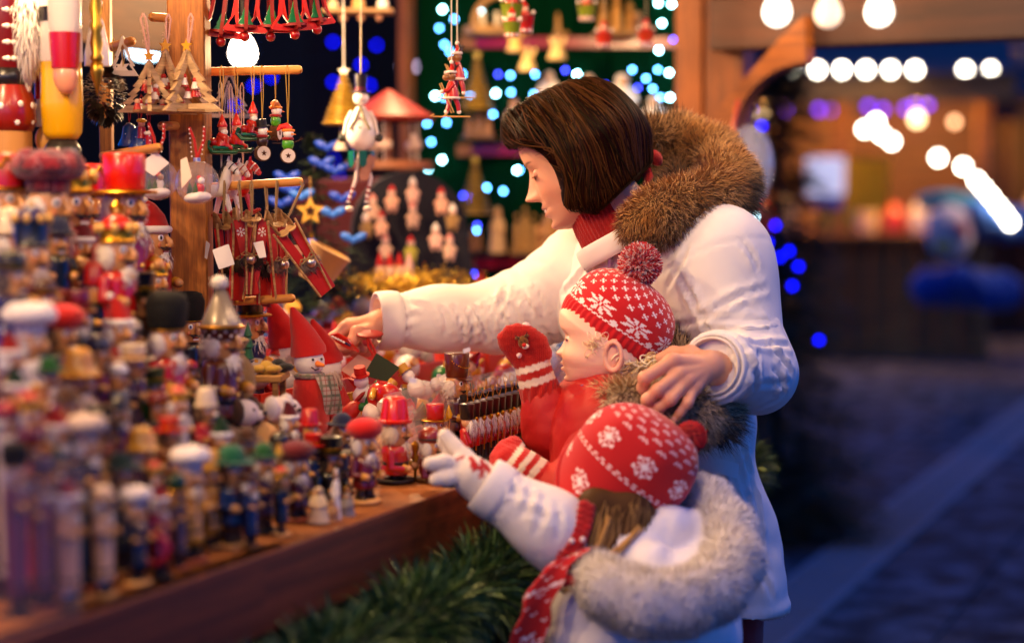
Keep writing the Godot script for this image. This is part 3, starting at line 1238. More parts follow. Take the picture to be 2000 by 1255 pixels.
func ear_into(m: MB, xf: Transform3D, side: float, skin: Color) -> void:
	var rim := PackedVector3Array()
	var rr := PackedFloat32Array()
	for i in 24:
		var a := lerpf(-0.5, 4.6, i / 14.0)
		rim.append(Vector3(side * (0.078 + 0.006 * sin(a * 0.6)), -0.014 + 0.024 * sin(a + 0.2), -0.014 + 0.0145 * cos(a + 0.2)))
		rr.append(0.0036 if i < 11 else 0.0052)
	m.at(xf).tint(skin).tube(rim, rr, 7)
	m.ball(Vector3(side * 0.0765, -0.016, -0.012), Vector3(0.004, 0.018, 0.011), 10)
	m.at(Transform3D())


func eye_into(o: Node, xf: Transform3D, side: float, down: float, iris: Color, yk := 1.0) -> void:
	var c := Vector3(side * 0.031, 0.001 * yk + 0.03 * (1.0 - yk), 0.0668 if yk == 1.0 else 0.0628)
	var m := MB.new()
	if down > 0.5:      # looking down: the lid covers the ball
		m.at(xf).tint(L("#c98f78")).sphere(c, 0.0122, 18)
		put(m, "eyelid", M.skin, o)
		m = MB.new()
	m.at(xf).tint(L("#e6dcd8")).sphere(c + Vector3(0, -0.0006, 0), 0.0118, 18)
	m.tint(iris).ball(c + Vector3(0, -0.006 * down, 0.0088), Vector3(0.0052, 0.0052, 0.0034), 12)
	m.tint(Color(0.004, 0.003, 0.003)).ball(c + Vector3(0, -0.0064 * down, 0.0112), Vector3(0.0023, 0.0023, 0.0014), 10)
	m = nx(m, "eyeball", M.gloss, o)
	m.at(xf)
	for i in 26:
		var t := i / 25.0
		var a := lerpf(-1.1, 1.1, t)
		var p := c + Vector3(sin(a) * 0.0128, -0.0015 - 0.0022 * down + 0.003 * cos(a), cos(a) * 0.0128)
		var d := Vector3(sin(a) * 0.8, -0.15 - 0.4 * down, 1.0).normalized()
		m.hair(p, p + d * 0.004, p + d * 0.0085 + Vector3(0, 0.0012, 0), 0.0018, Vector3(1, 0, 0), Color(0.01, 0.006, 0.005), Color(0.01, 0.006, 0.005))
	put(m, "eyelashes", M.hair, o)


# a coat of hairs on a mesh of points: lean(p, n) says which way they lie, shade(p) gives [root, tip] colours
func fur_into(m: MB, f: Field, cell: float, count: int, length: float, width: float, lean: Variant, shade: Variant, wild := 0.35) -> void:
	var pts: PackedVector3Array = f.nets(cell)[0]
	for i in count:
		var p := pts[rng.randi() % pts.size()] + Vector3(rng.randfn(), rng.randfn(), rng.randfn()) * cell * 0.4
		var n := f.grad(p)
		p -= n * f.d(p)
		var d: Vector3 = (n + lean.call(p, n) + Vector3(rng.randfn(), rng.randfn(), rng.randfn()) * wild).normalized()
		var l := length * rng.randf_range(0.6, 1.15)
		var droop: Vector3 = (d + lean.call(p, n) * 0.6).normalized()
		var c: Array = shade.call(p)
		var k := rng.randf_range(0.75, 1.2)
		var side := d.cross(n + Vector3(rng.randfn(), rng.randfn(), rng.randfn()) * 0.6)
		if side.length_squared() < 1e-8:
			side = Vector3.RIGHT
		m.hair(p - n * 0.003, p + d * l * 0.5, p + d * l * 0.5 + droop * l * 0.5, width, side.normalized(), c[0] * k, c[1] * k, n)


# hair strands that run over a volume from a root, combed by flow(p), until stop(p)
func strands_into(m: MB, f: Field, roots: Array, flow: Variant, stop: Variant, step: float, most: int, width: float, dark: Color, light: Color) -> void:
	for r: Vector3 in roots:
		var p := r
		var off := rng.randf_range(-0.001, 0.003) + 0.006 * fold_noise.get_noise_3dv(r * 45.0)
		var cutoff := rng.randf_range(0.0, 0.02)
		var w := width * rng.randf_range(0.6, 1.3)
		var c := dark.lerp(light, pow(rng.randf(), 2.0))
		var row := PackedVector3Array()
		var nn := PackedVector3Array()
		var wob := Vector3(rng.randfn(), rng.randfn(), rng.randfn()) * 0.12
		for i in most:
			var n := f.grad(p, 0.004)
			p -= n * (f.d(p) - off)
			row.append(p)
			nn.append(n)
			if stop.call(p - Vector3(0, cutoff, 0)):
				break
			var g: Vector3 = flow.call(p) + wob
			g -= n * g.dot(n)
			p += g.normalized() * step
		if row.size() < 3:
			continue
		var base := m.v.size()
		for i in row.size():
			var t := (row[mini(i + 1, row.size() - 1)] - row[maxi(i - 1, 0)]).normalized()
			var side := t.cross(nn[i]).normalized()
			var e := float(i) / (row.size() - 1)
			var ww := w * minf(1.0, minf(e * 6.0 + 0.25, (1.0 - e) * 3.0 + 0.08))
			m.col = c
			m.vert(row[i] - side * ww, (nn[i] - side * 0.4).normalized())
			m.vert(row[i] + nn[i] * ww * 0.5, nn[i])
			m.vert(row[i] + side * ww, (nn[i] + side * 0.4).normalized())
		for i in row.size() - 1:
			var a := base + i * 3
			m.quad(a, a + 1, a + 4, a + 3)
			m.quad(a + 1, a + 2, a + 5, a + 4)


func hand_field(wrist: Vector3, arm: Vector3, fingers: Array, radii: Array, thumb: Array, palm_r: float, k: float) -> Field:
	var f := Field.new()
	f.k = k
	f.bone(arm, wrist, palm_r * 1.75, palm_r * 1.6)
	for i in fingers.size():
		var q: Array = fingers[i]
		f.bone(wrist.lerp(q[0], 0.12), q[0], palm_r * 1.15, radii[i] * 1.22)
		for j in q.size() - 1:
			f.bone(q[j], q[j + 1], radii[i] * (1.12 - 0.1 * j), radii[i] * (1.02 - 0.1 * j))
	if thumb.size():
		f.bone(wrist.lerp(thumb[0], 0.3), thumb[0], palm_r, radii[0] * 1.35)
		for j in thumb.size() - 1:
			f.bone(thumb[j], thumb[j + 1], radii[0] * (1.25 - 0.1 * j), radii[0] * (1.15 - 0.1 * j))
	return f


func nail(o: Node, at: Vector3, dir: Vector3, out: Vector3, r: float) -> void:
	var side := dir.cross(out).normalized()
	var m := MB.new()
	m.tint(L("#e2a59a")).at(Transform3D(Basis(side, out.normalized(), dir.normalized()), at))
	m.ball(Vector3.ZERO, Vector3(r * 0.72, r * 0.22, r * 0.95), 10)
	put(m, "fingernail", M.gloss, o)


func ring_band(m: MB, ctr: Vector3, axis: Vector3, r: float, half: float, thick: float, squash := 1.0, ribs := 0, seg := 48) -> void:
	# a sleeve-end: an open band with rounded edges round an axis
	var q := Quaternion(Vector3.UP, axis.normalized())
	var pts := PackedVector3Array()
	var prof := [Vector2(-thick, -half * 0.2), Vector2(-thick, half), Vector2(-thick * 0.5, half * 1.08), Vector2(0, half), Vector2(thick * 0.25, half * 0.4), Vector2(thick * 0.25, -half * 0.4), Vector2(0, -half), Vector2(-thick, -half)]
	for e in prof:
		for j in seg + 1:
			var a := TAU * j / seg
			var rr: float = r + e.x + (thick * 0.35 * sin(a * ribs) if ribs else 0.0)
			pts.append(ctr + q * Vector3(cos(a) * rr, e.y, sin(a) * rr * squash))
	m.grid(pts, prof.size(), seg + 1, true)


var fold_noise := FastNoiseLite.new()


func crease(v: float) -> float:      # soft ridges, sharp valleys
	return absf(sin(v)) - 0.6


# creases laid over a garment: [x, y, x, y, depth] in the picture, found on the body they cross
func strokes(f: Field, rows: Array, near := 2.0) -> Array:
	var out := []
	for q in rows:
		var prev := hit(f, q[0], q[1], near)
		for i in 3:
			var e := (i + 1) / 3.0
			var bend := 5.0 * sin(e * PI)
			var p := hit(f, lerpf(q[0], q[2], e) + bend, lerpf(q[1], q[3], e), near)
			out.append([prev, p, q[4] * (0.0007 if i != 1 else 0.001), i])
			prev = p
	return out


func creased(list: Array, p: Vector3) -> float:
	var h := 0.0
	for q in list:
		var a: Vector3 = q[0]
		var ab: Vector3 = q[1] - a
		var t := (p - a).dot(ab) / ab.length_squared()
		if t < -0.6 or t > 1.6:
			continue
		var d := (p - a - ab * clampf(t, 0.0, 1.0)).length()
		if d > 0.022:
			continue
		var ends := 1.0 if (t > 0.0 and t < 1.0) else exp(-6.0 * absf(t - clampf(t, 0.0, 1.0)))
		h += float(q[2]) * ends * (0.8 * bump(d - 0.0095, 0.006) - bump(d, 0.0045))
	return h


func build_woman() -> void:
	fold_noise.seed = 5
	fold_noise.frequency = 1.0
	fold_noise.fractal_octaves = 3
	var w := thing("woman", "woman in white coat with brown bob leaning over the counter", "woman", P(1320, 1200, 3.0) * Vector3(1, 0, 1))
	w.position = Vector3.ZERO
	var skin := L("#d69e82")
	# head
	var p := deg_to_rad(23.0)
	var fwd := Vector3(-cos(p), -sin(p), -0.12).normalized()
	var left := Vector3.UP.cross(fwd).normalized()
	var up := fwd.cross(left).normalized()
	var hb := Basis(left, up, fwd)
	var ho := P(1034, 336, 2.97) - fwd * 0.0865 - up * 0.012
	var hx := Transform3D(hb, ho)
	# joints
	var sf := P(1148, 532, 3.10)
	var sn := P(1402, 505, 2.87)
	var ef := P(975, 618, 3.14)
	var wf := P(752, 626, 3.07)
	var en := P(1478, 728, 2.81)
	var wn := P(1398, 716, 2.66)
	# ---- body: one figure, mostly inside the coat
	var body := MB.new()
	head_into(body, hx, false, skin, L("#b4604f"), L("#3a2316"))
	body.tint(skin)
	var f := Field.new()
	f.k = 0.03
	f.bone(hx * Vector3(0, -0.05, -0.02), hx * Vector3(0, -0.115, -0.03), 0.05, 0.05).bone(hx * Vector3(0, -0.115, -0.03), P(1235, 470, 2.98), 0.05, 0.06)
	f.bone(sf, sn, 0.06).bone(P(1215, 620, 3.04), P(1360, 620, 2.94), 0.085).bone(P(1240, 830, 3.05), P(1370, 830, 2.95), 0.075).bone(P(1240, 1010, 3.06), P(1390, 1010, 2.96), 0.095)
	f.chain([sf, ef, wf], [0.045, 0.036, 0.026])
	f.chain([sn, en, wn], [0.045, 0.036, 0.026])
	var hips := [P(1250, 1060, 3.06), P(1385, 1060, 2.97)]
	for i in 2:
		var h: Vector3 = hips[i]
		var foot := Vector3(h.x + 0.04, 0.09, h.z + 0.02)
		f.chain([h, Vector3(h.x + 0.02, 0.48, h.z - 0.01), foot], [0.085, 0.06, 0.042])
	f.into(body, 0.016)
	var hand := hand_field(P(1386, 716, 2.64), P(1420, 724, 2.69), [
		[P(1312, 706, 2.605), P(1260, 738, 2.59), P(1256, 757, 2.605), P(1262, 770, 2.625)],
		[P(1325, 732, 2.60), P(1285, 762, 2.578), P(1264, 780, 2.585), P(1261, 791, 2.6)],
		[P(1341, 746, 2.60), P(1311, 780, 2.578), P(1289, 795, 2.588), P(1271, 801, 2.6)],
		[P(1357, 758, 2.605), P(1344, 787, 2.585), P(1330, 804, 2.588), P(1317, 820, 2.595)]],
		[0.0098, 0.0094, 0.0088, 0.0076], [P(1350, 690, 2.66), P(1316, 690, 2.69), P(1292, 700, 2.70)], 0.0165, 0.0065)
	var kn := [P(1312, 706, 2.605), P(1325, 732, 2.60), P(1341, 746, 2.60), P(1357, 758, 2.605), P(1260, 738, 2.59), P(1285, 762, 2.578), P(1311, 780, 2.578), P(1344, 787, 2.585)]
	var toes := [P(1262, 770, 2.625), P(1261, 791, 2.6), P(1271, 801, 2.6), P(1317, 820, 2.595)]
	var red := Color(skin.r * 0.93, skin.g * 0.66, skin.b * 0.6)
	hand.into(body, 0.003, func(q: Vector3) -> Color:
		var c := skin
		for e: Vector3 in kn:
			c = c.lerp(red, 0.45 * bump(q.distance_to(e), 0.013))
		for e: Vector3 in toes:
			c = c.lerp(red, 0.5 * bump(q.distance_to(e), 0.014))
		return c, func(q: Vector3, n: Vector3) -> float:
		var h := 0.0
		for i in 4:      # tendons from wrist to knuckles, knuckle bones, skin creases on the finger joints
			var e: Vector3 = kn[i]
			h += 0.0016 * bump(q.distance_to(e), 0.009)
			var a := P(1386, 716, 2.63)
			var t := clampf((q - a).dot(e - a) / (e - a).length_squared(), 0.25, 0.95)
			h += 0.0011 * bump(q.distance_to(a.lerp(e, t)) - 0.012, 0.006) * bump((q - a.lerp(e, t)).slide((n)).length(), 0.0038)
			h -= 0.0007 * bump(fmod(q.distance_to(kn[4 + i]) + 0.0015, 0.003) - 0.0015, 0.0008) * bump(q.distance_to(kn[4 + i]), 0.008)
		return h)
	var grip := hand_field(P(742, 634, 3.05), P(775, 632, 3.07), [
		[P(674, 640, 3.005), P(650, 660, 2.99), P(660, 679, 2.98), P(680, 678, 2.975)],
		[P(682, 634, 3.03), P(657, 664, 3.02), P(672, 684, 3.01), P(694, 684, 3.0)],
		[P(694, 632, 3.06), P(676, 672, 3.05), P(694, 689, 3.03), P(710, 682, 3.015)],
		[P(706, 634, 3.085), P(696, 674, 3.07), P(716, 688, 3.05), P(732, 670, 3.03)]],
		[0.0098, 0.0098, 0.0092, 0.0082], [P(716, 648, 3.01), P(697, 648, 2.985), P(689, 664, 2.975)], 0.0175, 0.007)
	grip.into(body, 0.0035, func(q: Vector3) -> Color: return skin.lerp(red, 0.25 + 0.25 * fold_noise.get_noise_3dv(q * 60.0)))
	put(body, "body", M.skin, w)
	nail(w, P(1315.5, 820, 2.59), P(1316, 823, 2.59) - P(1330, 804, 2.58), Vector3(-0.2, 0.15, 1), 0.0072)
	eye_into(w, hx, 1.0, 0.9, L("#3a2418"))
	eye_into(w, hx, -1.0, 0.9, L("#3a2418"))
	var tm := MB.new()
	tm.at(hx).tint(L("#efe6dc"))
	for i in 6:
		tm.ball(Vector3(-0.0125 + i * 0.005, -0.0622, 0.0868 - 14.0 * pow(-0.0125 + i * 0.005, 2.0)), Vector3(0.0025, 0.0035, 0.002), 8)
	put(tm, "teeth", M.gloss, w)
	# ---- bob hair: dark volume and the strands that lie on it
	var hf := Field.new()
	hf.k = 0.03
	hf.bone(hx * Vector3(0, 0.038, 0.012), hx * Vector3(0, 0.035, -0.03), 0.09, 0.093)
	hf.bone(hx * Vector3(0.012, 0.09, 0.06), hx * Vector3(-0.03, 0.084, 0.066), 0.032)
	for sx in [1.0, -1.0]:
		hf.bone(hx * Vector3(sx * 0.03, 0.09, 0.066), hx * Vector3(sx * 0.064, 0.06, 0.045), 0.022, 0.02)
		hf.bone(hx * Vector3(sx * 0.064, 0.06, 0.045), hx * Vector3(sx * 0.074, 0.005, 0.012), 0.02, 0.022)
		hf.bone(hx * Vector3(sx * 0.072, 0.01, -0.01), hx * Vector3(sx * 0.07, -0.07, 0.0), 0.034, 0.026)
		hf.bone(hx * Vector3(sx * 0.073, -0.03, 0.004), hx * Vector3(sx * 0.071, -0.064, 0.036), 0.022, 0.014)
		hf.bone(hx * Vector3(sx * 0.055, 0.02, -0.06), hx * Vector3(sx * 0.05, -0.1, -0.045), 0.055, 0.036)
	hf.carve.append([hx * Vector3(0, -0.008, 0.108), left, 0.069])
	hf.bone(hx * Vector3(0, 0.0, -0.08), hx * Vector3(0, -0.105, -0.058), 0.052, 0.034)
	hf.cuts.append(Plane(hx.basis * Vector3(0, -1, -0.42).normalized(), hx * Vector3(0, -0.092, -0.02)))
	var hm := MB.new()
	hf.into(hm, 0.006, func(_q: Vector3) -> Color: return L("#140a05"), func(q: Vector3, _n: Vector3) -> float:
		var l: Vector3 = hx.affine_inverse() * q
		return -0.002 + 0.0035 * fold_noise.get_noise_2d(atan2(l.z, l.x) * 14.0 + l.y * 9.0, l.y * 6.0))
	var hair := put(hm, "hair", M.hair, w)
	var inv := hx.affine_inverse()
	var roots := []
	for i in 3000:
		var z := rng.randf_range(-0.085, 0.085)
		var q := Vector3(rng.randfn(-0.012, 0.012), 0.13 - 0.06 * absf(z) / 0.09, z)
		if i % 3 == 0:
			q = Vector3(rng.randf_range(0.01, 0.1) * (1.0 if i % 2 else -1.0), rng.randf_range(0.0, 0.12), rng.randf_range(-0.13, 0.07))
		roots.append(hx * q)
	for i in 420:
		roots.append(hx * Vector3(rng.randfn(-0.005, 0.03), rng.randf_range(0.07, 0.125), rng.randf_range(0.07, 0.13)))
	var comb := func(q: Vector3) -> Vector3:
		var l: Vector3 = inv * q
		var side := 1.0 if l.x > -0.012 else -1.0
		var d := Vector3(side * 0.55 * clampf((l.y - 0.02) / 0.09, 0, 1), -1.0, -0.3 * clampf((l.y + 0.02) / 0.1, 0, 1) + (0.3 if l.y < -0.02 and l.z > -0.03 else 0.0))
		d.z += 0.06 * sin(l.y * 40.0 + l.x * 20.0)
		var o := Vector3(0, l.y + 0.008, l.z - 0.108)      # swept back round the face
		if o.length() < 0.083 and l.y > -0.035:
			d += Vector3(0, 0.25 * o.normalized().y, 1.1 * minf(o.normalized().z, 0.0)) + Vector3(side * 0.5, 0, 0)
		return hx.basis * d
	var ends := func(q: Vector3) -> bool:
		var l: Vector3 = inv * q
		return l.y < -0.106 + 0.42 * l.z or Vector2(l.y + 0.008, l.z - 0.108).length() < 0.0685
	hm = MB.new()
	strands_into(hm, hf, roots, comb, ends, 0.01, 30, 0.0012, L("#150a05"), L("#4d2f19"))
	stuff(hm, "strands", M.hair, hair)
	hm = MB.new()      # a few loose hairs
	for i in 70:
		var a := hx * Vector3(rng.randf_range(0.0, 0.09), rng.randf_range(0.02, 0.12), rng.randf_range(-0.1, 0.09))
		a -= hf.grad(a) * hf.d(a)
		var d := (hf.grad(a) * 0.5 + Vector3(rng.randfn(), rng.randfn() + 0.2, rng.randfn()) * 0.5).normalized()
		hm.tint(L("#5a3820")).tube([a, a + d * 0.012, a + d * 0.02 + Vector3(-0.006, -0.004, 0)], [0.00025], 4, false)
	stuff(hm, "loose_hairs", M.hair, hair)
	# ---- coat
	var white := L("#e9e6e2")
	var cf := Field.new()
	cf.k = 0.075
	cf.bone(P(1225, 478, 3.0), P(1290, 470, 2.96), 0.062, 0.066)
	cf.bone(sf, sn, 0.07, 0.076)
	cf.bone(P(1195, 610, 3.07), P(1385, 610, 2.93), 0.1)
	cf.bone(P(1222, 830, 3.07), P(1388, 830, 2.94), 0.086)
	cf.bone(P(1228, 1000, 3.08), P(1402, 1000, 2.95), 0.098)
	cf.bone(P(1230, 1240, 3.1), P(1418, 1240, 2.96), 0.104)
	cf.chain([sn, en], [0.078, 0.062])
	cf.bone(P(1226, 1115, 3.09), P(1410, 1115, 2.955), 0.101)
	cf.cuts.append(Plane(Vector3.DOWN, P(1360, 1176, 3.0)))
	var ff := Field.new()
	ff.k = 0.05
	ff.chain([P(1215, 560, 3.05), sf, P(1060, 588, 3.13), ef, P(860, 622, 3.11), wf], [0.09, 0.082, 0.069, 0.058, 0.051, 0.048])
	var fa := (wf - ef).normalized()
	ff.cuts.append(Plane(fa, wf))
	var nfl := Field.new()
	nfl.k = 0.03
	nfl.chain([sn.lerp(en, 0.7), en, wn, wn + (wn - en)], [0.066, 0.062, 0.05, 0.05])
	nfl.cuts.append(Plane((wn - en).normalized(), wn))
	var cm := MB.new()
	cm.tint(white)
	var nf := fold_noise
	var body_creases := strokes(cf, [[1368, 618, 1405, 611, 6], [1368, 621, 1381, 655, 6], [1366, 614, 1444, 578, 7], [1372, 620, 1498, 629, 7], [1380, 640, 1470, 655, 5], [1420, 662, 1528, 644, 6], [1410, 585, 1500, 560, 4], [1335, 560, 1362, 610, 5], [1310, 520, 1360, 600, 4], [1300, 640, 1358, 628, 4], [1095, 560, 1112, 640, 4], [1105, 690, 1130, 600, 4], [1440, 840, 1478, 960, 5], [1462, 900, 1496, 1100, 6], [1430, 930, 1462, 1090, 4], [1400, 900, 1430, 1010, 4], [1470, 1090, 1505, 1165, 4], [1450, 470, 1480, 520, 4], [1340, 480, 1300, 560, 4], [1240, 520, 1260, 600, 4], [1180, 560, 1160, 620, 4], [1140, 520, 1100, 570, 5]])
	cf.into(cm, 0.0075, null, func(q: Vector3, n: Vector3) -> float:
		var h := 0.003 * nf.get_noise_3d(q.x * 5.0, q.y * 3.0, q.z * 5.0) + creased(body_creases, q)
		# creases in the crook of the near arm and at the armpit
		var ea := (en - sn).normalized()
		var t := (q - sn).dot(ea) / (en - sn).length()
		var near := bump((q - (sn + ea * clampf(t, 0, 1) * (en - sn).length())).length() - 0.07, 0.05)
		var diag := q.y + 0.45 * q.x + 0.02 * nf.get_noise_3dv(q * 14.0)
		h += 0.006 * near * bump(t - 0.8, 0.3) * crease(diag * 62.0) * clampf(0.3 + 1.4 * nf.get_noise_3dv(q * 6.0), 0.0, 1.2)
		# long hanging folds of the skirt, seam across the shoulder
		h += 0.008 * smoothstep(1.2, 0.85, q.y) * sin(q.x * 38.0 + q.z * 30.0 + 2.0 * nf.get_noise_3dv(q * 4.0))
		h -= 0.0025 * bump(t - 0.02 - 0.15 * (q.y - sn.y), 0.012) * near
		h += 0.004 * bump(q.y - P(1360, 1165, 3.0).y, 0.012)
		return h)
	var fore := strokes(nfl, [[1429, 671, 1540, 674, 6], [1450, 690, 1474, 760, 6], [1480, 690, 1466, 772, 5], [1498, 676, 1546, 730, 6], [1438, 676, 1458, 735, 5], [1420, 690, 1440, 752, 5], [1510, 720, 1530, 770, 5], [1490, 750, 1540, 745, 4]])
	nfl.into(cm, 0.006, null, func(q: Vector3, n: Vector3) -> float:
		var s := (q - en).dot((wn - en).normalized())
		return creased(fore, q) + 0.003 * crease(s * 100.0 + 3.0 * nf.get_noise_3dv(q * 9.0)) * clampf(0.3 + 1.4 * nf.get_noise_3dv(q * 8.0), 0.0, 1.0) + 0.002 * smoothstep(0.03, 0.0, (wn - en).length() - s))
	var sleeve := strokes(ff, [[885, 598, 906, 662, 6], [908, 606, 921, 666, 6], [926, 600, 948, 666, 7], [945, 592, 962, 640, 5], [959, 584, 988, 638, 7], [991, 594, 1013, 637, 6], [1013, 571, 1042, 618, 6], [1040, 560, 1062, 610, 5], [860, 600, 872, 650, 4], [1060, 640, 1085, 680, 4], [975, 600, 985, 560, 5], [765, 600, 790, 608, 3], [762, 640, 800, 648, 3], [772, 622, 815, 618, 3], [800, 590, 830, 600, 3]])
	ff.into(cm, 0.006, null, func(q: Vector3, n: Vector3) -> float:
		var s := (q - wf).dot(-fa)
		var h := 0.002 * nf.get_noise_3d(q.x * 7.0, q.y * 7.0, q.z * 7.0) + creased(sleeve, q)
		var u := (s + 0.55 * (q.y - wf.y) + 0.015 * nf.get_noise_3dv(q * 10.0))
		h += 0.004 * bump(s - 0.215, 0.1) * crease(u * 88.0) * clampf(0.4 + 1.3 * nf.get_noise_3dv(q * 6.0), 0.0, 1.2)
		h -= 0.002 * bump(s - 0.036, 0.002)
		return h)
	var coat := put(cm, "coat", M.cloth, w)
	cm = MB.new()
	cm.tint(white)
	ring_band(cm, wf + fa * -0.004, fa, 0.0525, 0.02, 0.006)
	put(cm, "cuff", M.cloth, coat)
	cm = MB.new()
	cm.tint(white)
	ring_band(cm, wn, (wn - en).normalized(), 0.0535, 0.012, 0.006)
	put(cm, "cuff", M.cloth, coat)
	cm = MB.new()
	cm.tint(L("#e8ddd0"))
	ring_band(cm, wf + fa * 0.002, fa, 0.044, 0.012, 0.004)
	put(cm, "cuff_lining", M.cloth, coat)
	cm = MB.new()
	cm.tint(L("#e8ddd0"))
	ring_band(cm, wn + (wn - en).normalized() * 0.006, (wn - en).normalized(), 0.046, 0.012, 0.004)
	put(cm, "cuff_lining", M.cloth, coat)
	cm = MB.new()
	cm.tint(white)
	ring_band(cm, P(1212, 470, 2.965), (P(1180, 400, 2.97) - P(1218, 470, 2.97)).normalized(), 0.079, 0.018, 0.008)
	put(cm, "stand_collar", M.cloth, coat)
	# placket, zip, button, pocket flap
	cm = MB.new()
	cm.tint(L("#e4ddd4"))
	var pl := PackedVector3Array()
	for i in 9:
		var t := i / 8.0
		for j in 5:
			var e := j / 4.0
			pl.append(hit(cf, lerpf(1142, 1170, t) + e * lerpf(40, 26, t), lerpf(473, 560, t) - e * 8.0, 2.4, 0.006 + 0.004 * sin(e * PI)))
	cm.grid(pl, 9, 5)
	var edge := PackedVector3Array()
	for i in 9:
		edge.append(pl[i * 5])
	cm.tube(edge, [0.004], 6)
	put(cm, "placket", M.cloth, coat)
	cm = MB.new()
	cm.tint(Color(0.5, 0.46, 0.42))
	for i in 22:
		var q := hit(cf, 1188 + i * 0.6, 462 + i * 4.4, 2.4, 0.004)
		cm.pos(q, Basis(Vector3(0, 0, 1), -0.15)).box(Vector3((i % 2) * 0.002 - 0.001, 0, 0), Vector3(0.0052, 0.0022, 0.003))
	cm.pos(hit(cf, 1192, 498, 2.4, 0.01)).box(Vector3.ZERO, Vector3(0.009, 0.014, 0.005), 0.002)
	cm.pos(hit(cf, 1190, 514, 2.4, 0.01)).box(Vector3.ZERO, Vector3(0.006, 0.018, 0.002), 0.0008)
	put(cm, "zip", M.gold, coat)
	cm = MB.new()
	cm.tint(L("#5c4632")).pos(hit(cf, 1214, 488, 2.4, 0.008), Basis(Vector3.RIGHT, PI / 2))
	cm.lathe([0, 0.0015, 0.0065, 0.0012, 0.0085, 0.003, 0.0105, 0.0015, 0.0105, -0.002, 0, -0.002], 20)
	put(cm, "button", M.gloss, coat)
	cm = MB.new()
	cm.tint(white)
	var fl := PackedVector3Array()
	for i in 4:
		for j in 9:
			fl.append(hit(cf, 1332 + j * 14.0 - i * 1.0, 874 + j * 4.0 + i * 9.5, 2.4, 0.007 + 0.002 * i))
	cm.grid(fl, 4, 9)
	put(cm, "pocket_flap", M.cloth, coat)
	# hood lying on her back, with its fur edge
	var fp := [P(1276, 262, 3.07), P(1330, 270, 3.10), P(1392, 300, 3.07), P(1422, 352, 3.0), P(1395, 392, 2.91), P(1335, 408, 2.86), P(1285, 425, 2.835), P(1248, 440, 2.84)]
	var hood := MB.new()
	hood.tint(L("#dcd8d4"))
	var hd := Field.new()
	hd.k = 0.05
	hd.chain([P(1385, 370, 3.04), P(1345, 410, 2.96), P(1270, 455, 2.93)], [0.04, 0.045, 0.04])
	hd.bone(P(1380, 400, 3.0), P(1400, 430, 2.95), 0.04, 0.045)
	hd.into(hood, 0.012)
	put(hood, "hood", M.cloth, coat)
	var rf := Field.new()
	rf.k = 0.03
	rf.chain(fp, [0.024, 0.032, 0.038, 0.042, 0.042, 0.041, 0.039, 0.03])
	var fm := MB.new()
	rf.into(fm, 0.009, func(_q: Vector3) -> Color: return L("#6a4a26"))
	var trim := put(fm, "fur_trim", M.fur, coat)
	fm = MB.new()
	var mid := P(1330, 350, 3.0)
	var lean := func(q: Vector3, n: Vector3) -> Vector3: return (q - mid).slide(n).normalized() * 0.35 + Vector3(0.1, -0.25, 0)
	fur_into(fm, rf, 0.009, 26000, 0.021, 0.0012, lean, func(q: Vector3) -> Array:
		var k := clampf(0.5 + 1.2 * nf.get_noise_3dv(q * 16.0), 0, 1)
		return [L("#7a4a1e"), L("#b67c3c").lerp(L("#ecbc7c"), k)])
	var inner := Field.new()
	inner.chain([P(1290, 300, 3.1), P(1340, 335, 3.08), P(1320, 375, 3.0)], [0.03, 0.036, 0.03])
	inner.into(fm, 0.012, func(_q: Vector3) -> Color: return L("#2a180c"))
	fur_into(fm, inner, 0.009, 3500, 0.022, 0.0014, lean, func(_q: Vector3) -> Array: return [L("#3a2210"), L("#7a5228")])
	var low := Field.new()
	low.k = 0.02
	low.chain([P(1448, 352, 2.99), P(1432, 400, 2.92), P(1370, 432, 2.87), P(1300, 452, 2.85)], [0.02, 0.024, 0.02, 0.016])
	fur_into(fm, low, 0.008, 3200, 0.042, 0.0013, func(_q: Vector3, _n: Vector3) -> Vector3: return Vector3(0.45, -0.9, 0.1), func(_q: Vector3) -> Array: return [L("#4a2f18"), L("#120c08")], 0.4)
	var upf := Field.new()
	upf.chain([P(1270, 250, 3.06), P(1320, 250, 3.09)], [0.02, 0.02])
	fur_into(fm, upf, 0.008, 500, 0.036, 0.0013, func(_q: Vector3, _n: Vector3) -> Vector3: return Vector3(-0.3, 0.8, 0), func(_q: Vector3) -> Array: return [L("#6a4828"), L("#140d08")], 0.4)
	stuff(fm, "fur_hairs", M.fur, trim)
	# red roll neck, red hair band, trousers, boots
	var tn := MB.new()
	tn.tint(L("#a3140f"))
	var ax := (P(1180, 400, 2.97) - P(1218, 470, 2.97)).normalized()
	var qn := Quaternion(Vector3.UP, ax)
	var tp := PackedVector3Array()
	var prof := [Vector2(0.05, 0.042), Vector2(0.056, 0.05), Vector2(0.063, 0.042), Vector2(0.067, 0.01), Vector2(0.068, -0.014), Vector2(0.066, -0.034)]
	for e in prof:
		for j in 241:
			var a := TAU * j / 240.0
			var rr: float = e.x + 0.0013 * sin(a * 52.0)
			tp.append(P(1196, 432, 2.965) + qn * Vector3(cos(a) * rr, e.y + 0.004 * sin(a * 3.0), sin(a) * rr))
	tn.grid(tp, prof.size(), 241, true)
	put(tn, "roll_neck", M.knit, w)
	tn = MB.new()
	tn.tint(L("#b81c12"))
	var bp := PackedVector3Array()
	var br := PackedFloat32Array()
	for i in 22:
		var a := -0.4 + i * 0.2
		bp.append(P(1272 + 12 * cos(a), 312 - 10 * sin(a), 3.0 - 0.02 * sin(a * 0.7)))
		br.append(0.009 + 0.0012 * (i % 2))
	tn.tube(bp, br, 10)
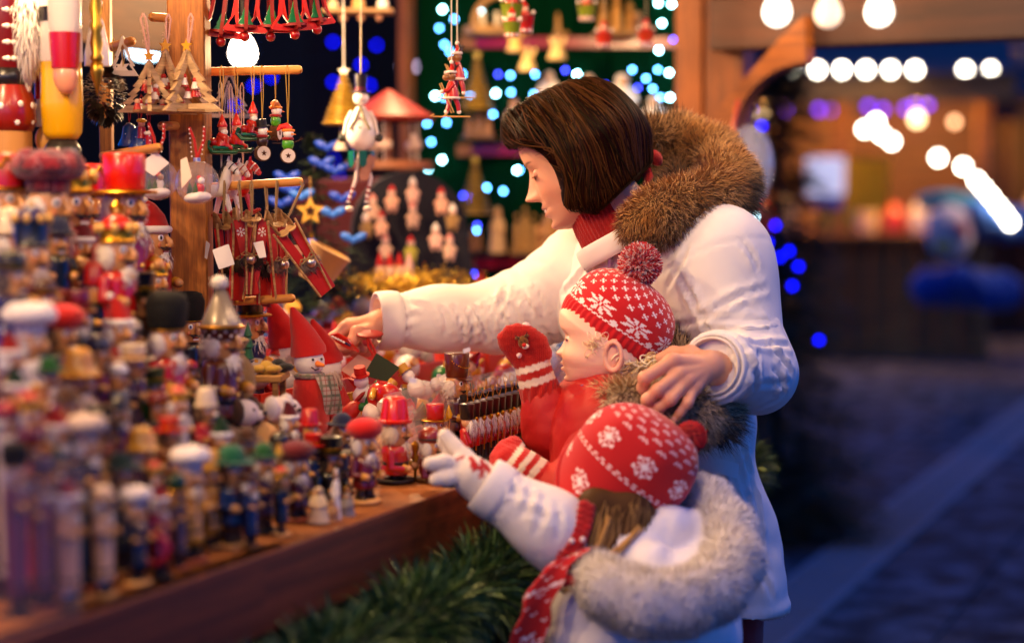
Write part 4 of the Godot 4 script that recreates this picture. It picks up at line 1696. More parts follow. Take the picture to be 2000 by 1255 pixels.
	tn.tube([P(1262, 325, 3.0), P(1266, 345, 2.99), P(1260, 362, 2.985)], [0.008, 0.01, 0.004], 8)
	put(tn, "hair_band", M.knit, w)
	var lg := MB.new()
	lg.tint(L("#8e1210"))
	var lf := Field.new()
	lf.k = 0.05
	lf.bone(hips[0], hips[1], 0.09)
	for i in 2:
		var h: Vector3 = hips[i]
		lf.chain([h, Vector3(h.x + 0.02, 0.48, h.z - 0.01), Vector3(h.x + 0.04, 0.2, h.z + 0.02)], [0.098, 0.074, 0.062])
	lf.into(lg, 0.014, null, func(q: Vector3, _n: Vector3) -> float: return 0.003 * nf.get_noise_3d(q.x * 20, q.y * 40, q.z * 20))
	put(lg, "trousers", M.felt, w)
	for i in 2:
		var h: Vector3 = hips[i]
		var bt := MB.new()
		bt.tint(L("#2a1c14"))
		var bf := Field.new()
		bf.k = 0.03
		bf.bone(Vector3(h.x + 0.04, 0.28, h.z + 0.02), Vector3(h.x + 0.04, 0.07, h.z + 0.02), 0.07, 0.05)
		bf.bone(Vector3(h.x + 0.05, 0.045, h.z + 0.02), Vector3(h.x - 0.12, 0.04, h.z + 0.08), 0.045, 0.04)
		bf.cuts.append(Plane(Vector3.DOWN, Vector3(0, 0.002, 0)))
		bf.into(bt, 0.012)
		put(bt, "boot", M.satin, w)


# ---- knitted hats
func stamp(img: Image, cx: int, cy: int, rows: Array, c: Color) -> void:
	for y in rows.size():
		var r: String = rows[y]
		for x in r.length():
			if r[x] == "#":
				img.set_pixel(posmod(cx - r.length() / 2 + x, img.get_width()), clampi(cy - rows.size() / 2 + y, 0, img.get_height() - 1), c)


const SPRIG := ["#.#", ".##", "##.", "#.#"]
const BLOSSOM := ["....##...##....", "....###.###....", ".....##.##.....", "###..##.##..###", ".####.#.#.####.", "..####.#.####..", ".......#.......", "..####.#.####..", ".####.#.#.####.", "###..##.##..###", ".....##.##.....", "....###.###...."]
const FLAKE := ["...#.#...", "..##.##..", "##..#..##", "#.#.#.#.#", "...###...", ".#######.", "...###...", "#.#.#.#.#", "##..#..##", "..##.##..", "...#.#..."]


func knit_material(img: Image) -> StandardMaterial3D:
	img.resize(img.get_width() * 4, img.get_height() * 4, Image.INTERPOLATE_NEAREST)
	var m: StandardMaterial3D = M.knit.duplicate()
	m.albedo_texture = ImageTexture.create_from_image(img)
	m.heightmap_enabled = false
	m.normal_enabled = true
	m.uv1_triplanar = false
	m.uv1_scale = Vector3.ONE
	m.normal_enabled = false
	return m


# a dome round an axis: base ring centre, axis, radii; rows listed as (share of height, share of radius)
func dome(m: MB, ctr: Vector3, axis: Vector3, front: Vector3, rf: float, rs: float, h: float, prof: Array, ribs_to: float, seg := 192, sag := Vector3.ZERO) -> void:
	var side := axis.cross(front).normalized()
	var fr := side.cross(axis).normalized()
	var pts := PackedVector3Array()
	var nr := 40
	for i in nr:
		var t := i / (nr - 1.0)
		var y: float = along(prof[0], prof[1], t)
		var r: float = along(prof[0], prof[2], t)
		for j in seg + 1:
			var a := TAU * j / seg
			var k := r
			if t < ribs_to:
				k += 0.018 * signf(sin(a * 46.0)) * pow(absf(sin(a * 46.0)), 0.6) * smoothstep(0.0, 0.04, t)
			k += 0.012 * sin(a * 5.0 + t * 4.0) * t
			pts.append(ctr + axis * (y * h) + fr * (cos(a) * rf * k) + side * (sin(a) * rs * k) + sag * t * t)
	m.grid(pts, nr, seg + 1, true)


func pompom(o: Node, ctr: Vector3, r: float, count: int, c0: Color, c1: Color, mix: float, width: float) -> void:
	var m := MB.new()
	m.tint(c0 * 0.6).sphere(ctr, r * 0.62, 16)
	for i in count:
		var d := Vector3(rng.randfn(), rng.randfn(), rng.randfn()).normalized()
		var k := r * rng.randf_range(0.9, 1.06)
		var c := c1 if rng.randf() < mix else vary(c0, 0.2)
		var s := d.cross(Vector3(rng.randfn(), rng.randfn(), rng.randfn())).normalized()
		var e := (d + s * rng.randf_range(-0.18, 0.18)).normalized()
		m.tint(c).tube([ctr + d * r * 0.45, ctr + d * r * 0.75, ctr + e * k], [width, width, width * 0.8], 4, true)
	put(m, "pompom", M.felt, o)


func curl(m: MB, at: Vector3, dir: Vector3, r: float, turns: float, pitch: float, w: float) -> void:
	var q := Quaternion(Vector3.UP, dir.normalized())
	var pts := PackedVector3Array()
	var k := int(turns * 12)
	for i in k:
		var a := TAU * i / 12.0
		var rr := r * (0.75 + 0.25 * sin(i * 0.3))
		pts.append(at + q * Vector3(cos(a) * rr, pitch * i / 12.0, sin(a) * rr))
	m.tube(pts, [w], 4, false)


func glove_colors(axis_a: Vector3, axis_b: Vector3, bands: Array, base: Color, other: Color) -> Variant:
	return func(q: Vector3) -> Color:
		var t := (q - axis_a).dot(axis_b - axis_a) / (axis_b - axis_a).length_squared()
		for e in bands:
			if t > e[0] and t < e[1]:
				return other
		return base


func build_boy() -> void:
	var o := thing("boy", "small child in red jacket and red patterned bobble hat", "child")
	var skin := L("#efc3aa")
	var yaw := 0.2
	var fwd := Vector3(-cos(yaw), 0.02, -sin(yaw)).normalized()
	var left := Vector3.UP.cross(fwd).normalized()
	var hx := Transform3D(Basis(left, fwd.cross(left), fwd).scaled(Vector3.ONE * 0.93), Vector3.ZERO)
	hx.origin = P(1104, 650, 2.78) - hx.basis.z * 0.0835 - hx.basis.y * 0.016
	# joints
	var s_far := P(1160, 800, 2.84)
	var e_far := P(1094, 862, 2.80)
	var w_far := P(1058, 775, 2.77)
	var s_near := P(1190, 830, 2.68)
	var e_near := P(1130, 985, 2.62)
	var w_near := P(1035, 930, 2.63)
	var body := MB.new()
	head_into(body, hx, true, skin, L("#c9786a"), L("#c8a07a"), Plane(Vector3(0.547, 0.836, 0.06).normalized(), P(1193, 655, 2.785)))
	ear_into(body, hx, 1.0, Color(skin.r, skin.g * 0.82, skin.b * 0.8))
	ear_into(body, hx, -1.0, skin)
	body.tint(skin)
	var f := Field.new()
	f.k = 0.03
	f.bone(hx * Vector3(0, -0.03, -0.03), P(1195, 790, 2.78), 0.045, 0.05)
	f.bone(s_far, s_near, 0.05).bone(P(1185, 880, 2.82), P(1195, 880, 2.71), 0.07).bone(P(1190, 1020, 2.82), P(1200, 1020, 2.71), 0.075)
	f.chain([s_far, e_far, w_far], [0.035, 0.03, 0.024])
	f.chain([s_near, e_near, w_near], [0.035, 0.03, 0.024])
	for q: Vector3 in [P(1190, 1060, 2.82), P(1200, 1060, 2.71)]:
		f.chain([q, Vector3(q.x, 0.4, q.z), Vector3(q.x + 0.02, 0.07, q.z)], [0.065, 0.048, 0.036])
	f.into(body, 0.015)
	put(body, "body", M.skin, o)
	eye_into(o, hx, 1.0, 0.1, L("#5a6a78"), 0.77)
	eye_into(o, hx, -1.0, 0.1, L("#5a6a78"), 0.77)
	# jacket
	var red := L("#b00d14")
	var jf := Field.new()
	jf.k = 0.05
	jf.bone(s_far, s_near, 0.058).bone(P(1165, 860, 2.84), P(1185, 860, 2.71), 0.085).bone(P(1165, 980, 2.84), P(1190, 980, 2.71), 0.09).bone(P(1168, 1180, 2.84), P(1195, 1180, 2.71), 0.098)
	jf.bone(P(1170, 790, 2.79), P(1200, 780, 2.77), 0.058, 0.058)
	jf.cuts.append(Plane(Vector3.DOWN, P(1180, 1190, 2.78)))
	var af := Field.new()
	af.k = 0.03
	af.chain([s_far, P(1112, 865, 2.80), P(1080, 830, 2.785), P(1066, 785, 2.775)], [0.058, 0.05, 0.046, 0.036])
	var nf2 := Field.new()
	nf2.k = 0.03
	nf2.chain([s_near, e_near, P(1050, 938, 2.63)], [0.06, 0.05, 0.03])
	var nf := fold_noise
	var puff := func(q: Vector3, n: Vector3) -> float:
		return 0.004 * nf.get_noise_3d(q.x * 12, q.y * 20, q.z * 12) + 0.003 * crease(q.y * 70.0 + q.x * 50.0 + 4.0 * nf.get_noise_3dv(q * 9.0)) * clampf(nf.get_noise_3dv(q * 7.0) + 0.3, 0, 1)
	var m := MB.new()
	m.tint(red)
	jf.into(m, 0.008, null, puff)
	af.into(m, 0.007, null, puff)
	nf2.into(m, 0.007, null, puff)
	var jacket := put(m, "jacket", M.cloth, o)
	# front flap edge with its zip, stand-up collar
	m = MB.new()
	m.tint(red)
	var cp := PackedVector3Array()
	for i in 4:
		for j in 33:
			var a := TAU * j / 32.0
			var r := 0.058 + 0.006 * i / 3.0 + 0.004 * sin(a * 3.0)
			cp.append(P(1200 - (3 - i) * 3.0, 795 - (3 - i) * 12.0, 2.775) + Vector3(cos(a) * r * 1.08, 0.012 * cos(a + 0.5), sin(a) * r))
	m.grid(cp, 4, 33, true)
	m = nx(m, "collar", M.cloth, jacket)
	m.tint(red * 0.9)
	m.tube([P(1140, 755, 2.71), P(1128, 800, 2.715), P(1112, 850, 2.72), P(1108, 870, 2.722)], [0.006, 0.007, 0.007, 0.006], 8)
	m.pos(P(1108, 905, 2.705), Basis(Vector3.BACK, 0.05)).box(Vector3.ZERO, Vector3(0.045, 0.05, 0.006), 0.003)
	m = nx(m, "front_flap", M.cloth, jacket)
	m.tint(Color(0.6, 0.55, 0.45))
	for i in 24:
		m.pos(P(1137 - i * 1.2, 752 + i * 4.6, 2.705)).box(Vector3((i % 2) * 0.0016, 0, 0), Vector3(0.004, 0.0024, 0.003))
	put(m, "zip", M.gold, jacket)
	# hood fur
	var fp := [P(1190, 775, 2.68), P(1225, 795, 2.645), P(1285, 812, 2.64), P(1345, 812, 2.67), P(1392, 800, 2.74), P(1372, 745, 2.82), P(1335, 690, 2.86), P(1312, 655, 2.88)]
	var rf := Field.new()
	rf.k = 0.03
	rf.chain(fp, [0.022, 0.03, 0.034, 0.036, 0.034, 0.03, 0.026, 0.02])
	m = MB.new()
	rf.into(m, 0.009, func(_q: Vector3) -> Color: return L("#7a644a"))
	var trim := put(m, "fur_trim", M.fur, jacket)
	m = MB.new()
	var mid := P(1295, 745, 2.76)
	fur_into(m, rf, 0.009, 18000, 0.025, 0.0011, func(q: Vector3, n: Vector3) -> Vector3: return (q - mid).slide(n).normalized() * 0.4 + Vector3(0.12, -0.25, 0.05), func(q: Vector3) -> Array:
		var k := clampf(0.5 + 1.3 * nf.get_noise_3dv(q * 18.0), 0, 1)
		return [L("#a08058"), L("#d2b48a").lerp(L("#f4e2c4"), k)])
	var tipf := Field.new()
	tipf.chain([P(1400, 800, 2.72), P(1415, 830, 2.70), P(1370, 845, 2.68)], [0.016, 0.016, 0.012])
	fur_into(m, tipf, 0.007, 600, 0.036, 0.0013, func(_q: Vector3, _n: Vector3) -> Vector3: return Vector3(0.8, -0.6, 0), func(_q: Vector3) -> Array: return [L("#6a543c"), L("#15100c")], 0.4)
	var tuft := Field.new()
	tuft.chain([P(1310, 655, 2.87), P(1330, 668, 2.86)], [0.016, 0.014])
	fur_into(m, tuft, 0.006, 700, 0.04, 0.0013, func(_q: Vector3, _n: Vector3) -> Vector3: return Vector3(0.1, 1.3, 0), func(_q: Vector3) -> Array: return [L("#8a6a42"), L("#1a120c")], 0.35)
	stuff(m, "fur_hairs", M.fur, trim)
	# hat
	var img := Image.create(152, 72, false, Image.FORMAT_RGB8)
	img.fill(Color("#c00a18"))
	var snow := Color("#f0e8e6")
	for i in 8:
		stamp(img, i * 19 + 9, 22, BLOSSOM, snow)
		stamp(img, i * 19, 16, [".##.", "####", "####", ".##."], snow)
		for j in 19:
			if j % 3 != 1:
				img.set_pixel((i * 19 + j) % 152, 13, snow)
				img.set_pixel((i * 19 + j + 1) % 152, 14, snow)
	for r in 6:
		var y := 34 + r * 6
		for i in 19:
			stamp(img, i * 8 + (4 if r % 2 else 0), y, SPRIG, snow)
	var hat := MB.new()
	var axis := Vector3(0.547, 0.836, 0.06).normalized()
	var front := Vector3(-0.836, 0.547, -0.15).normalized()
	var ctr := P(1190, 655, 2.785)
	dome(hat, ctr, axis, front, 0.0925, 0.086, 0.106, [[0.0, 0.1, 0.17, 0.3, 0.45, 0.6, 0.75, 0.88, 1.0], [-0.06, 0.12, 0.2, 0.38, 0.57, 0.74, 0.88, 0.965, 1.0], [0.97, 1.0, 0.985, 0.99, 0.94, 0.83, 0.62, 0.36, 0.03]], 0.17)
	var hm := put(hat, "bobble_hat", knit_material(img), o)
	pompom(hm, P(1250, 516, 2.765), 0.036, 2300, L("#cc0c1a"), L("#f2dcda"), 0.33, 0.0009)
	# blond curls at temple and nape
	m = MB.new()
	var blond := [L("#f2dfae"), L("#fff2d0"), L("#e2c284")]
	for i in 24:
		var q := P(rng.randf_range(1146, 1180), rng.randf_range(655, 696), 2.698 + rng.randf_range(-0.006, 0.008))
		m.tint(blond[i % 3])
		curl(m, q, Vector3(rng.randfn(), rng.randfn() - 0.4, 0.6), rng.randf_range(0.005, 0.0105), rng.randf_range(0.8, 1.4), 0.004, 0.0006)
	for i in 60:
		var q := P(lerpf(1196, 1278, (i % 30) / 30.0) + rng.randf_range(-5, 5), 700 + 14 * sin((i % 30) / 30.0 * PI) + rng.randf_range(-8, 16), 2.705 + rng.randf_range(-0.008, 0.02))
		m.tint(blond[i % 3])
		curl(m, q, Vector3(rng.randf_range(-0.3, 0.9), -0.7, rng.randfn() * 0.6), rng.randf_range(0.007, 0.013), rng.randf_range(1.0, 1.8), 0.005, 0.0014)
	stuff(m, "curls", M.fur, o)
	# raised glove with the reindeer patch: cuff ribs, stripes, fingers folded forward
	var knit_red := L("#b4100c")
	var cream := L("#eadbc8")
	var ga := P(1062, 790, 2.775)
	var gb := P(1022, 660, 2.765)
	var gf := hand_field(P(1044, 728, 2.77), P(1060, 782, 2.775), [
		[P(1006, 690, 2.76), P(990, 672, 2.752), P(984, 660, 2.748)],
		[P(1014, 676, 2.755), P(1003, 656, 2.745), P(996, 648, 2.742)],
		[P(1026, 670, 2.752), P(1016, 650, 2.742), P(1010, 645, 2.74)],
		[P(1040, 676, 2.75), P(1034, 654, 2.742), P(1026, 647, 2.738)]],
		[0.0125, 0.0128, 0.0128, 0.012], [P(1058, 690, 2.76), P(1052, 668, 2.75), P(1036, 654, 2.742)], 0.0188, 0.0042)
	m = MB.new()
	var rib := func(q: Vector3, n: Vector3) -> float:
		var t := (q - ga).dot(gb - ga) / (gb - ga).length_squared()
		return (0.0017 * sin(atan2((q - ga).x - 0.3 * (q - ga).y, (q - ga).z) * 15.0)) if t < 0.3 else 0.0005 * sin(q.y * 1400.0)
	gf.into(m, 0.0032, glove_colors(ga, gb, [[0.33, 0.43], [0.53, 0.62]], knit_red, cream), rib)
	var gl := put(m, "raised_glove", M.knit, o)
	m = MB.new()
	m.tint(L("#7a4a1c")).pos(P(1022, 668, 2.728), Basis(Vector3.BACK, 0.25))
	m.ball(Vector3(0, 0, 0), Vector3(0.0085, 0.0105, 0.004), 14)
	for sx in [-1.0, 1.0]:
		m.ball(Vector3(sx * 0.0075, 0.0085, 0), Vector3(0.0042, 0.0032, 0.003), 8)
		m.tint(Color(0.008, 0.005, 0.004)).rod(Vector3(sx * 0.005, 0.008, 0.003), Vector3(sx * 0.01, 0.014, 0.004), 0.0007).sphere(Vector3(sx * 0.003, 0.002, 0.0038), 0.0011, 8).tint(L("#7a4a1c"))
	m.tint(cream).ball(Vector3(0.002, -0.0075, 0.003), Vector3(0.0058, 0.004, 0.003), 10)
	m.tint(L("#c8100c")).ball(Vector3(0.0, -0.0045, 0.0052), Vector3(0.0038, 0.0034, 0.003), 10)
	m = nx(m, "reindeer_patch", M.felt, gl)
	m.tint(L("#ecc9c6")).sphere(P(1027, 638, 2.745), 0.0078, 12)
	m = nx(m, "fingertip", M.felt, gl)
	m.tint(L("#ecc9c6")).sphere(P(1014, 694, 2.735), 0.0045, 10)
	put(m, "fingertip", M.felt, gl)
	# lower glove, striped across the back of the hand
	var la := P(1060, 942, 2.625)
	var lb := P(985, 880, 2.625)
	var lf := hand_field(P(1022, 914, 2.625), P(1052, 938, 2.63), [
		[P(1002, 886, 2.635), P(994, 872, 2.645), P(1000, 866, 2.66)],
		[P(992, 890, 2.625), P(980, 882, 2.635), P(984, 872, 2.65)],
		[P(984, 898, 2.62), P(972, 896, 2.63), P(974, 886, 2.645)],
		[P(982, 908, 2.618), P(970, 912, 2.625), P(970, 902, 2.64)]],
		[0.0115, 0.0115, 0.0115, 0.0105], [P(1014, 890, 2.645), P(1006, 872, 2.652), P(1004, 866, 2.656)], 0.019, 0.006)
	m = MB.new()
	lf.into(m, 0.0032, glove_colors(la, lb, [[0.22, 0.36], [0.48, 0.6], [0.72, 0.83]], L("#c41616"), cream), func(q: Vector3, _n: Vector3) -> float: return 0.0005 * sin(q.y * 1400.0 + q.x * 500.0))
	put(m, "lower_glove", M.knit, o)
	# trousers and shoes
	m = MB.new()
	m.tint(L("#1c2230"))
	var tf := Field.new()
	tf.k = 0.04
	for q: Vector3 in [P(1190, 1060, 2.82), P(1200, 1060, 2.71)]:
		tf.chain([q, Vector3(q.x, 0.4, q.z), Vector3(q.x + 0.02, 0.09, q.z)], [0.078, 0.062, 0.05])
	tf.into(m, 0.014)
	put(m, "trousers", M.cloth, o)
	for q: Vector3 in [P(1190, 1060, 2.82), P(1200, 1060, 2.71)]:
		m = MB.new()
		m.tint(L("#3a2a1c"))
		var sf := Field.new()
		sf.bone(Vector3(q.x + 0.02, 0.06, q.z), Vector3(q.x - 0.07, 0.042, q.z), 0.05, 0.04)
		sf.cuts.append(Plane(Vector3.DOWN, Vector3(0, 0.002, 0)))
		sf.into(m, 0.01)
		put(m, "shoe", M.satin, o)


func build_girl() -> void:
	var o := thing("girl", "girl in white jacket and red earflap hat, seen from behind", "child")
	var skin := L("#e9b79a")
	var yaw := 0.95
	var fwd := Vector3(-cos(yaw), 0.0, -sin(yaw)).normalized()
	var left := Vector3.UP.cross(fwd).normalized()
	var hx := Transform3D(Basis(left, Vector3.UP, fwd).scaled(Vector3.ONE * 0.84), P(1201, 968, 2.51))
	var sh := P(1165, 1110, 2.46)
	var el := P(1075, 1030, 2.44)
	var wr := P(958, 953, 2.44)
	var body := MB.new()
	head_into(body, hx, true, skin, L("#c2705f"), L("#b08a60"), Plane(Vector3(0.6, 0.79, 0.1).normalized(), P(1226, 940, 2.51)))
	body.tint(skin)
	var f := Field.new()
	f.k = 0.03
	f.bone(hx * Vector3(0, -0.04, -0.02), P(1220, 1110, 2.5), 0.045, 0.05)
	f.bone(sh, P(1330, 1130, 2.56), 0.05).bone(P(1215, 1220, 2.48), P(1300, 1220, 2.54), 0.075).bone(P(1220, 1400, 2.48), P(1300, 1400, 2.54), 0.08)
	f.chain([sh, el, wr], [0.036, 0.032, 0.024])
	f.chain([P(1330, 1130, 2.56), P(1335, 1300, 2.5), P(1260, 1400, 2.4)], [0.036, 0.032, 0.024])
	for q: Vector3 in [P(1225, 1450, 2.48), P(1295, 1450, 2.54)]:
		f.chain([q, Vector3(q.x, 0.33, q.z), Vector3(q.x, 0.07, q.z + 0.02)], [0.07, 0.05, 0.036])
	f.into(body, 0.016)
	put(body, "body", M.skin, o)
	eye_into(o, hx, 1.0, 0.2, L("#4a5a6a"), 0.77)
	# jacket
	var white := L("#e6e2e0")
	var nf := fold_noise
	var jf := Field.new()
	jf.k = 0.05
	jf.bone(sh, P(1335, 1125, 2.56), 0.062).bone(P(1185, 1230, 2.46), P(1310, 1230, 2.55), 0.098).bone(P(1185, 1420, 2.46), P(1315, 1420, 2.55), 0.105).bone(P(1185, 1560, 2.46), P(1315, 1560, 2.55), 0.105)
	jf.chain([P(1335, 1125, 2.56), P(1350, 1310, 2.5), P(1270, 1400, 2.4)], [0.06, 0.052, 0.04])
	jf.cuts.append(Plane(Vector3.DOWN, P(1250, 1570, 2.5)))
	var sf := Field.new()
	sf.k = 0.03
	sf.chain([sh, el, wr], [0.06, 0.05, 0.039])
	var fa := (wr - el).normalized()
	sf.cuts.append(Plane(fa, wr))
	var quilt := func(q: Vector3, _n: Vector3) -> float:
		var t := fposmod(q.y + 0.012 * nf.get_noise_3dv(q * 5.0), 0.075) / 0.075
		return 0.007 * sqrt(maxf(0.0, sin(t * PI))) - 0.004 + 0.004 * nf.get_noise_3d(q.x * 16, q.y * 10, q.z * 16)
	var m := MB.new()
	m.tint(white)
	jf.into(m, 0.009, null, quilt)
	var gs := strokes(sf, [[990, 930, 1010, 990, 2.5], [1035, 950, 1020, 1005, 3], [1000, 960, 1060, 975, 2], [1062, 970, 1048, 1040, 3], [1085, 985, 1090, 1050, 3], [1030, 1000, 1075, 1015, 2]])
	sf.into(m, 0.006, null, func(q: Vector3, _n: Vector3) -> float:
		var s := (q - wr).dot(-fa)
		return creased(gs, q) + 0.003 * crease(s * 85.0 + 30.0 * q.y + 4.0 * nf.get_noise_3dv(q * 8.0)) * clampf(nf.get_noise_3dv(q * 7.0), 0.0, 1.0) + 0.001 * nf.get_noise_3dv(q * 16.0) - 0.002 * bump(s - 0.03, 0.002))
	var jacket := put(m, "jacket", M.cloth, o)
	m = MB.new()
	m.tint(white)
	ring_band(m, wr - fa * 0.006, fa, 0.0415, 0.018, 0.006)
	put(m, "cuff", M.cloth, jacket)
	# hood lying open: puffed cloth inside a ring of white fur
	var hf := Field.new()
	hf.k = 0.012
	hf.chain([P(1140, 1118, 2.44), P(1215, 1075, 2.43), P(1300, 1035, 2.46), P(1352, 1030, 2.5)], [0.026, 0.034, 0.036, 0.03])
	hf.chain([P(1215, 1120, 2.4), P(1270, 1095, 2.4), P(1318, 1105, 2.41)], [0.024, 0.026, 0.02])
	hf.chain([P(1270, 1130, 2.38), P(1330, 1120, 2.4), P(1385, 1085, 2.45)], [0.024, 0.024, 0.026])
	hf.chain([P(1362, 1060, 2.5), P(1385, 1095, 2.44)], [0.024, 0.02])
	hf.bone(P(1260, 1110, 2.47), P(1340, 1080, 2.5), 0.06)
	m = MB.new()
	m.tint(L("#e9e7e8"))
	hf.into(m, 0.007, null, func(q: Vector3, _n: Vector3) -> float: return 0.003 * crease(q.x * 60.0 - q.y * 40.0 + 5.0 * nf.get_noise_3dv(q * 8.0)) * (0.3 + nf.get_noise_3dv(q * 10.0)) + 0.002 * nf.get_noise_3dv(q * 25.0))
	put(m, "hood", M.cloth, jacket)
	var fp := [P(1160, 1118, 2.37), P(1195, 1155, 2.33), P(1260, 1178, 2.31), P(1330, 1178, 2.32), P(1395, 1150, 2.36), P(1430, 1095, 2.42), P(1418, 1035, 2.49), P(1380, 985, 2.55), P(1335, 955, 2.58)]
	var rf := Field.new()
	rf.k = 0.03
	rf.chain(fp, [0.026, 0.032, 0.034, 0.034, 0.034, 0.033, 0.032, 0.03, 0.022])
	m = MB.new()
	rf.into(m, 0.009, func(_q: Vector3) -> Color: return L("#e8e4e2"))
	var trim := put(m, "fur_trim", M.fur, jacket)
	m = MB.new()
	var mid := P(1290, 1070, 2.45)
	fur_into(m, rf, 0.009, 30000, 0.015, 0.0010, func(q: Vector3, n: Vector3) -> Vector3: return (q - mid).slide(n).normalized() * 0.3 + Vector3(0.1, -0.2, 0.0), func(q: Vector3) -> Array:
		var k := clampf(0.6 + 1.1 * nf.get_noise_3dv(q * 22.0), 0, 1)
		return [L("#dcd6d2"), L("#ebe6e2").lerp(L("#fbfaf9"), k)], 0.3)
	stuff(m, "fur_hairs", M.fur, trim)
	# hat: dome, then the part below its band with the ear flap
	var img := Image.create(152, 80, false, Image.FORMAT_RGB8)
	img.fill(Color("#b40813"))
	var snow := Color("#f0e0de")
	for i in 152:
		if i % 3 != 2:
			img.set_pixel(i, 34, snow)
		if i % 4 < 2:
			img.set_pixel(i, 36, snow)
	for i in 8:
		stamp(img, i * 19 + 9, 46, FLAKE, snow)
		stamp(img, i * 19 + 9, 18, FLAKE, snow)
	for r in 5:
		for i in 24:
			stamp(img, i * 10 + (5 if r % 2 else 0), 58 + r * 4, ["#.#", ".#."], snow)
	var axis := Vector3(0.6, 0.79, 0.1).normalized()
	var front := Vector3(-0.74, 0.56, -0.38).normalized()
	var side := axis.cross(front).normalized()
	var fr := side.cross(axis).normalized()
	var ctr := P(1226, 918, 2.51)
	var pts := PackedVector3Array()
	var nr := 56
	var seg := 160
	for i in nr:
		var t := i / (nr - 1.0)
		for j in seg + 1:
			var a := TAU * j / seg
			var cs := cos(a)
			if t < 0.43:     # from the lower edge up to the band
				var e := t / 0.43
				var near := clampf(sin(a), -1, 1)
				var drop := 0.02 + 0.07 * pow(absf(near), 1.3) * (1.0 if cs > -0.4 else 0.9) + 0.045 * maxf(0.0, -cs)
				var y := -drop * (1.0 - e)
				var tuck := 1.0 + 0.1 * (1.0 - e) * maxf(0.0, sin(a)) - 0.04 * (1.0 - e)
				var q := ctr + axis * y * 0.55 + fr * (cs * 0.092 * tuck) + side * (sin(a) * 0.085 * tuck) + Vector3(-0.013 * (1.0 - e), y * 0.62, 0)
				pts.append(q)
			else:
				var e := (t - 0.43) / 0.57
				var r := along([0.0, 0.25, 0.5, 0.72, 0.88, 1.0], [1.0, 0.985, 0.88, 0.66, 0.38, 0.03], e)
				var y := along([0.0, 0.25, 0.5, 0.72, 0.88, 1.0], [0.0, 0.34, 0.64, 0.86, 0.97, 1.0], e)
				r += 0.03 * sin(a * 7.0) * e * (1.0 - e) * 2.0
				pts.append(ctr + axis * (y * 0.094) + fr * (cs * 0.092 * r) + side * (sin(a) * 0.085 * r) + Vector3(0.012, -0.006, 0) * e * e)
	m = MB.new()
	m.grid(pts, nr, seg + 1, true)
	var hat := put(m, "earflap_hat", knit_material(img), o)
	pompom(hat, P(1350, 853, 2.52), 0.0235, 1700, L("#c8060e"), L("#d80f16"), 0.3, 0.0008)
	m = MB.new()
	m.tint(L("#b40813"))
	var lower := PackedVector3Array()
	for j in seg + 1:
		lower.append(pts[j])
	m.tube(lower, [0.0045], 8, false)
	put(m, "rolled_edge", M.knit, hat)
	# plaited tie hanging from the flap
	m = MB.new()
	var tie := [P(1147, 985, 2.41), P(1140, 1025, 2.40), P(1126, 1062, 2.39), P(1112, 1082, 2.385)]
	for i in 20:
		var t := i / 19.0
		var k := t * 2.999
		var c: Vector3 = tie[int(k)].lerp(tie[int(k) + 1], fmod(k, 1.0))
		m.tint(vary(L("#ac0812"), 0.15)).ball(c + Vector3((i % 2) * 0.008 - 0.004, 0, 0.003), Vector3(0.0095, 0.0075, 0.008), 10)
	for i in 40:
		var d := Vector3(rng.randfn(), rng.randfn() - 0.8, rng.randfn()).normalized()
		m.tint(vary(L("#b40a14"), 0.2)).tube([P(1112, 1082, 2.385), P(1112, 1088, 2.385) + d * 0.018], [0.0028, 0.0022], 5)
	m.tint(L("#efe0de"))
	for q in [[1117, 1056], [1138, 1053]]:
		m.sphere(P(q[0], q[1], 2.375), 0.0042, 8)
	for i in 12:
		m.tint(vary(L("#ac0812"), 0.15)).ball(P(1098 + i * 3.6, 1133 + 2.0 * sin(i * 1.3), 2.36), Vector3(0.0055, 0.0085, 0.008), 10)
	put(m, "plaited_tie", M.knit, hat)
	# hair under the hat
	var vf := Field.new()
	vf.k = 0.02
	vf.chain([P(1165, 990, 2.44), P(1170, 1060, 2.43), P(1165, 1090, 2.44)], [0.03, 0.03, 0.02])
	vf.chain([P(1225, 1000, 2.45), P(1225, 1065, 2.45)], [0.04, 0.036])
	vf.chain([P(1275, 1010, 2.5), P(1270, 1050, 2.49)], [0.03, 0.028])
	m = MB.new()
	vf.into(m, 0.008, func(_q: Vector3) -> Color: return L("#4a3320"))
	var hair := put(m, "hair", M.hair, o)
	var roots := []
	for i in 420:
		roots.append(P(rng.randf_range(1140, 1300), rng.randf_range(985, 1010), rng.randf_range(2.39, 2.46)))
	m = MB.new()
	strands_into(m, vf, roots, func(q: Vector3) -> Vector3: return Vector3(-0.25 + 0.1 * sin(q.x * 90.0), -1, 0.1), func(q: Vector3) -> bool: return q.y < P(1200, 1092, 2.44).y, 0.01, 12, 0.0013, L("#4a321e"), L("#b08850"))
	stuff(m, "strands", M.hair, hair)
	m = MB.new()
	for q in [[P(1190, 1012, 2.40), P(1178, 1045, 2.395), P(1158, 1080, 2.39)], [P(1250, 1032, 2.41), P(1210, 1070, 2.385), P(1150, 1108, 2.37), P(1120, 1118, 2.365)], [P(1118, 1090, 2.375), P(1086, 1108, 2.37), P(1080, 1138, 2.365), P(1100, 1152, 2.36), P(1118, 1148, 2.355)], [P(1112, 1025, 2.40), P(1085, 1036, 2.395), P(1068, 1040, 2.39)]]:
		for i in 12:
			var pts2 := PackedVector3Array()
			for e: Vector3 in q:
				pts2.append(e + Vector3(rng.randfn(), rng.randfn(), rng.randfn()) * 0.0028)
			m.tint(vary(L("#c89a58"), 0.25)).tube(pts2, [0.0011, 0.0012, 0.001, 0.0008, 0.0004], 5, false)
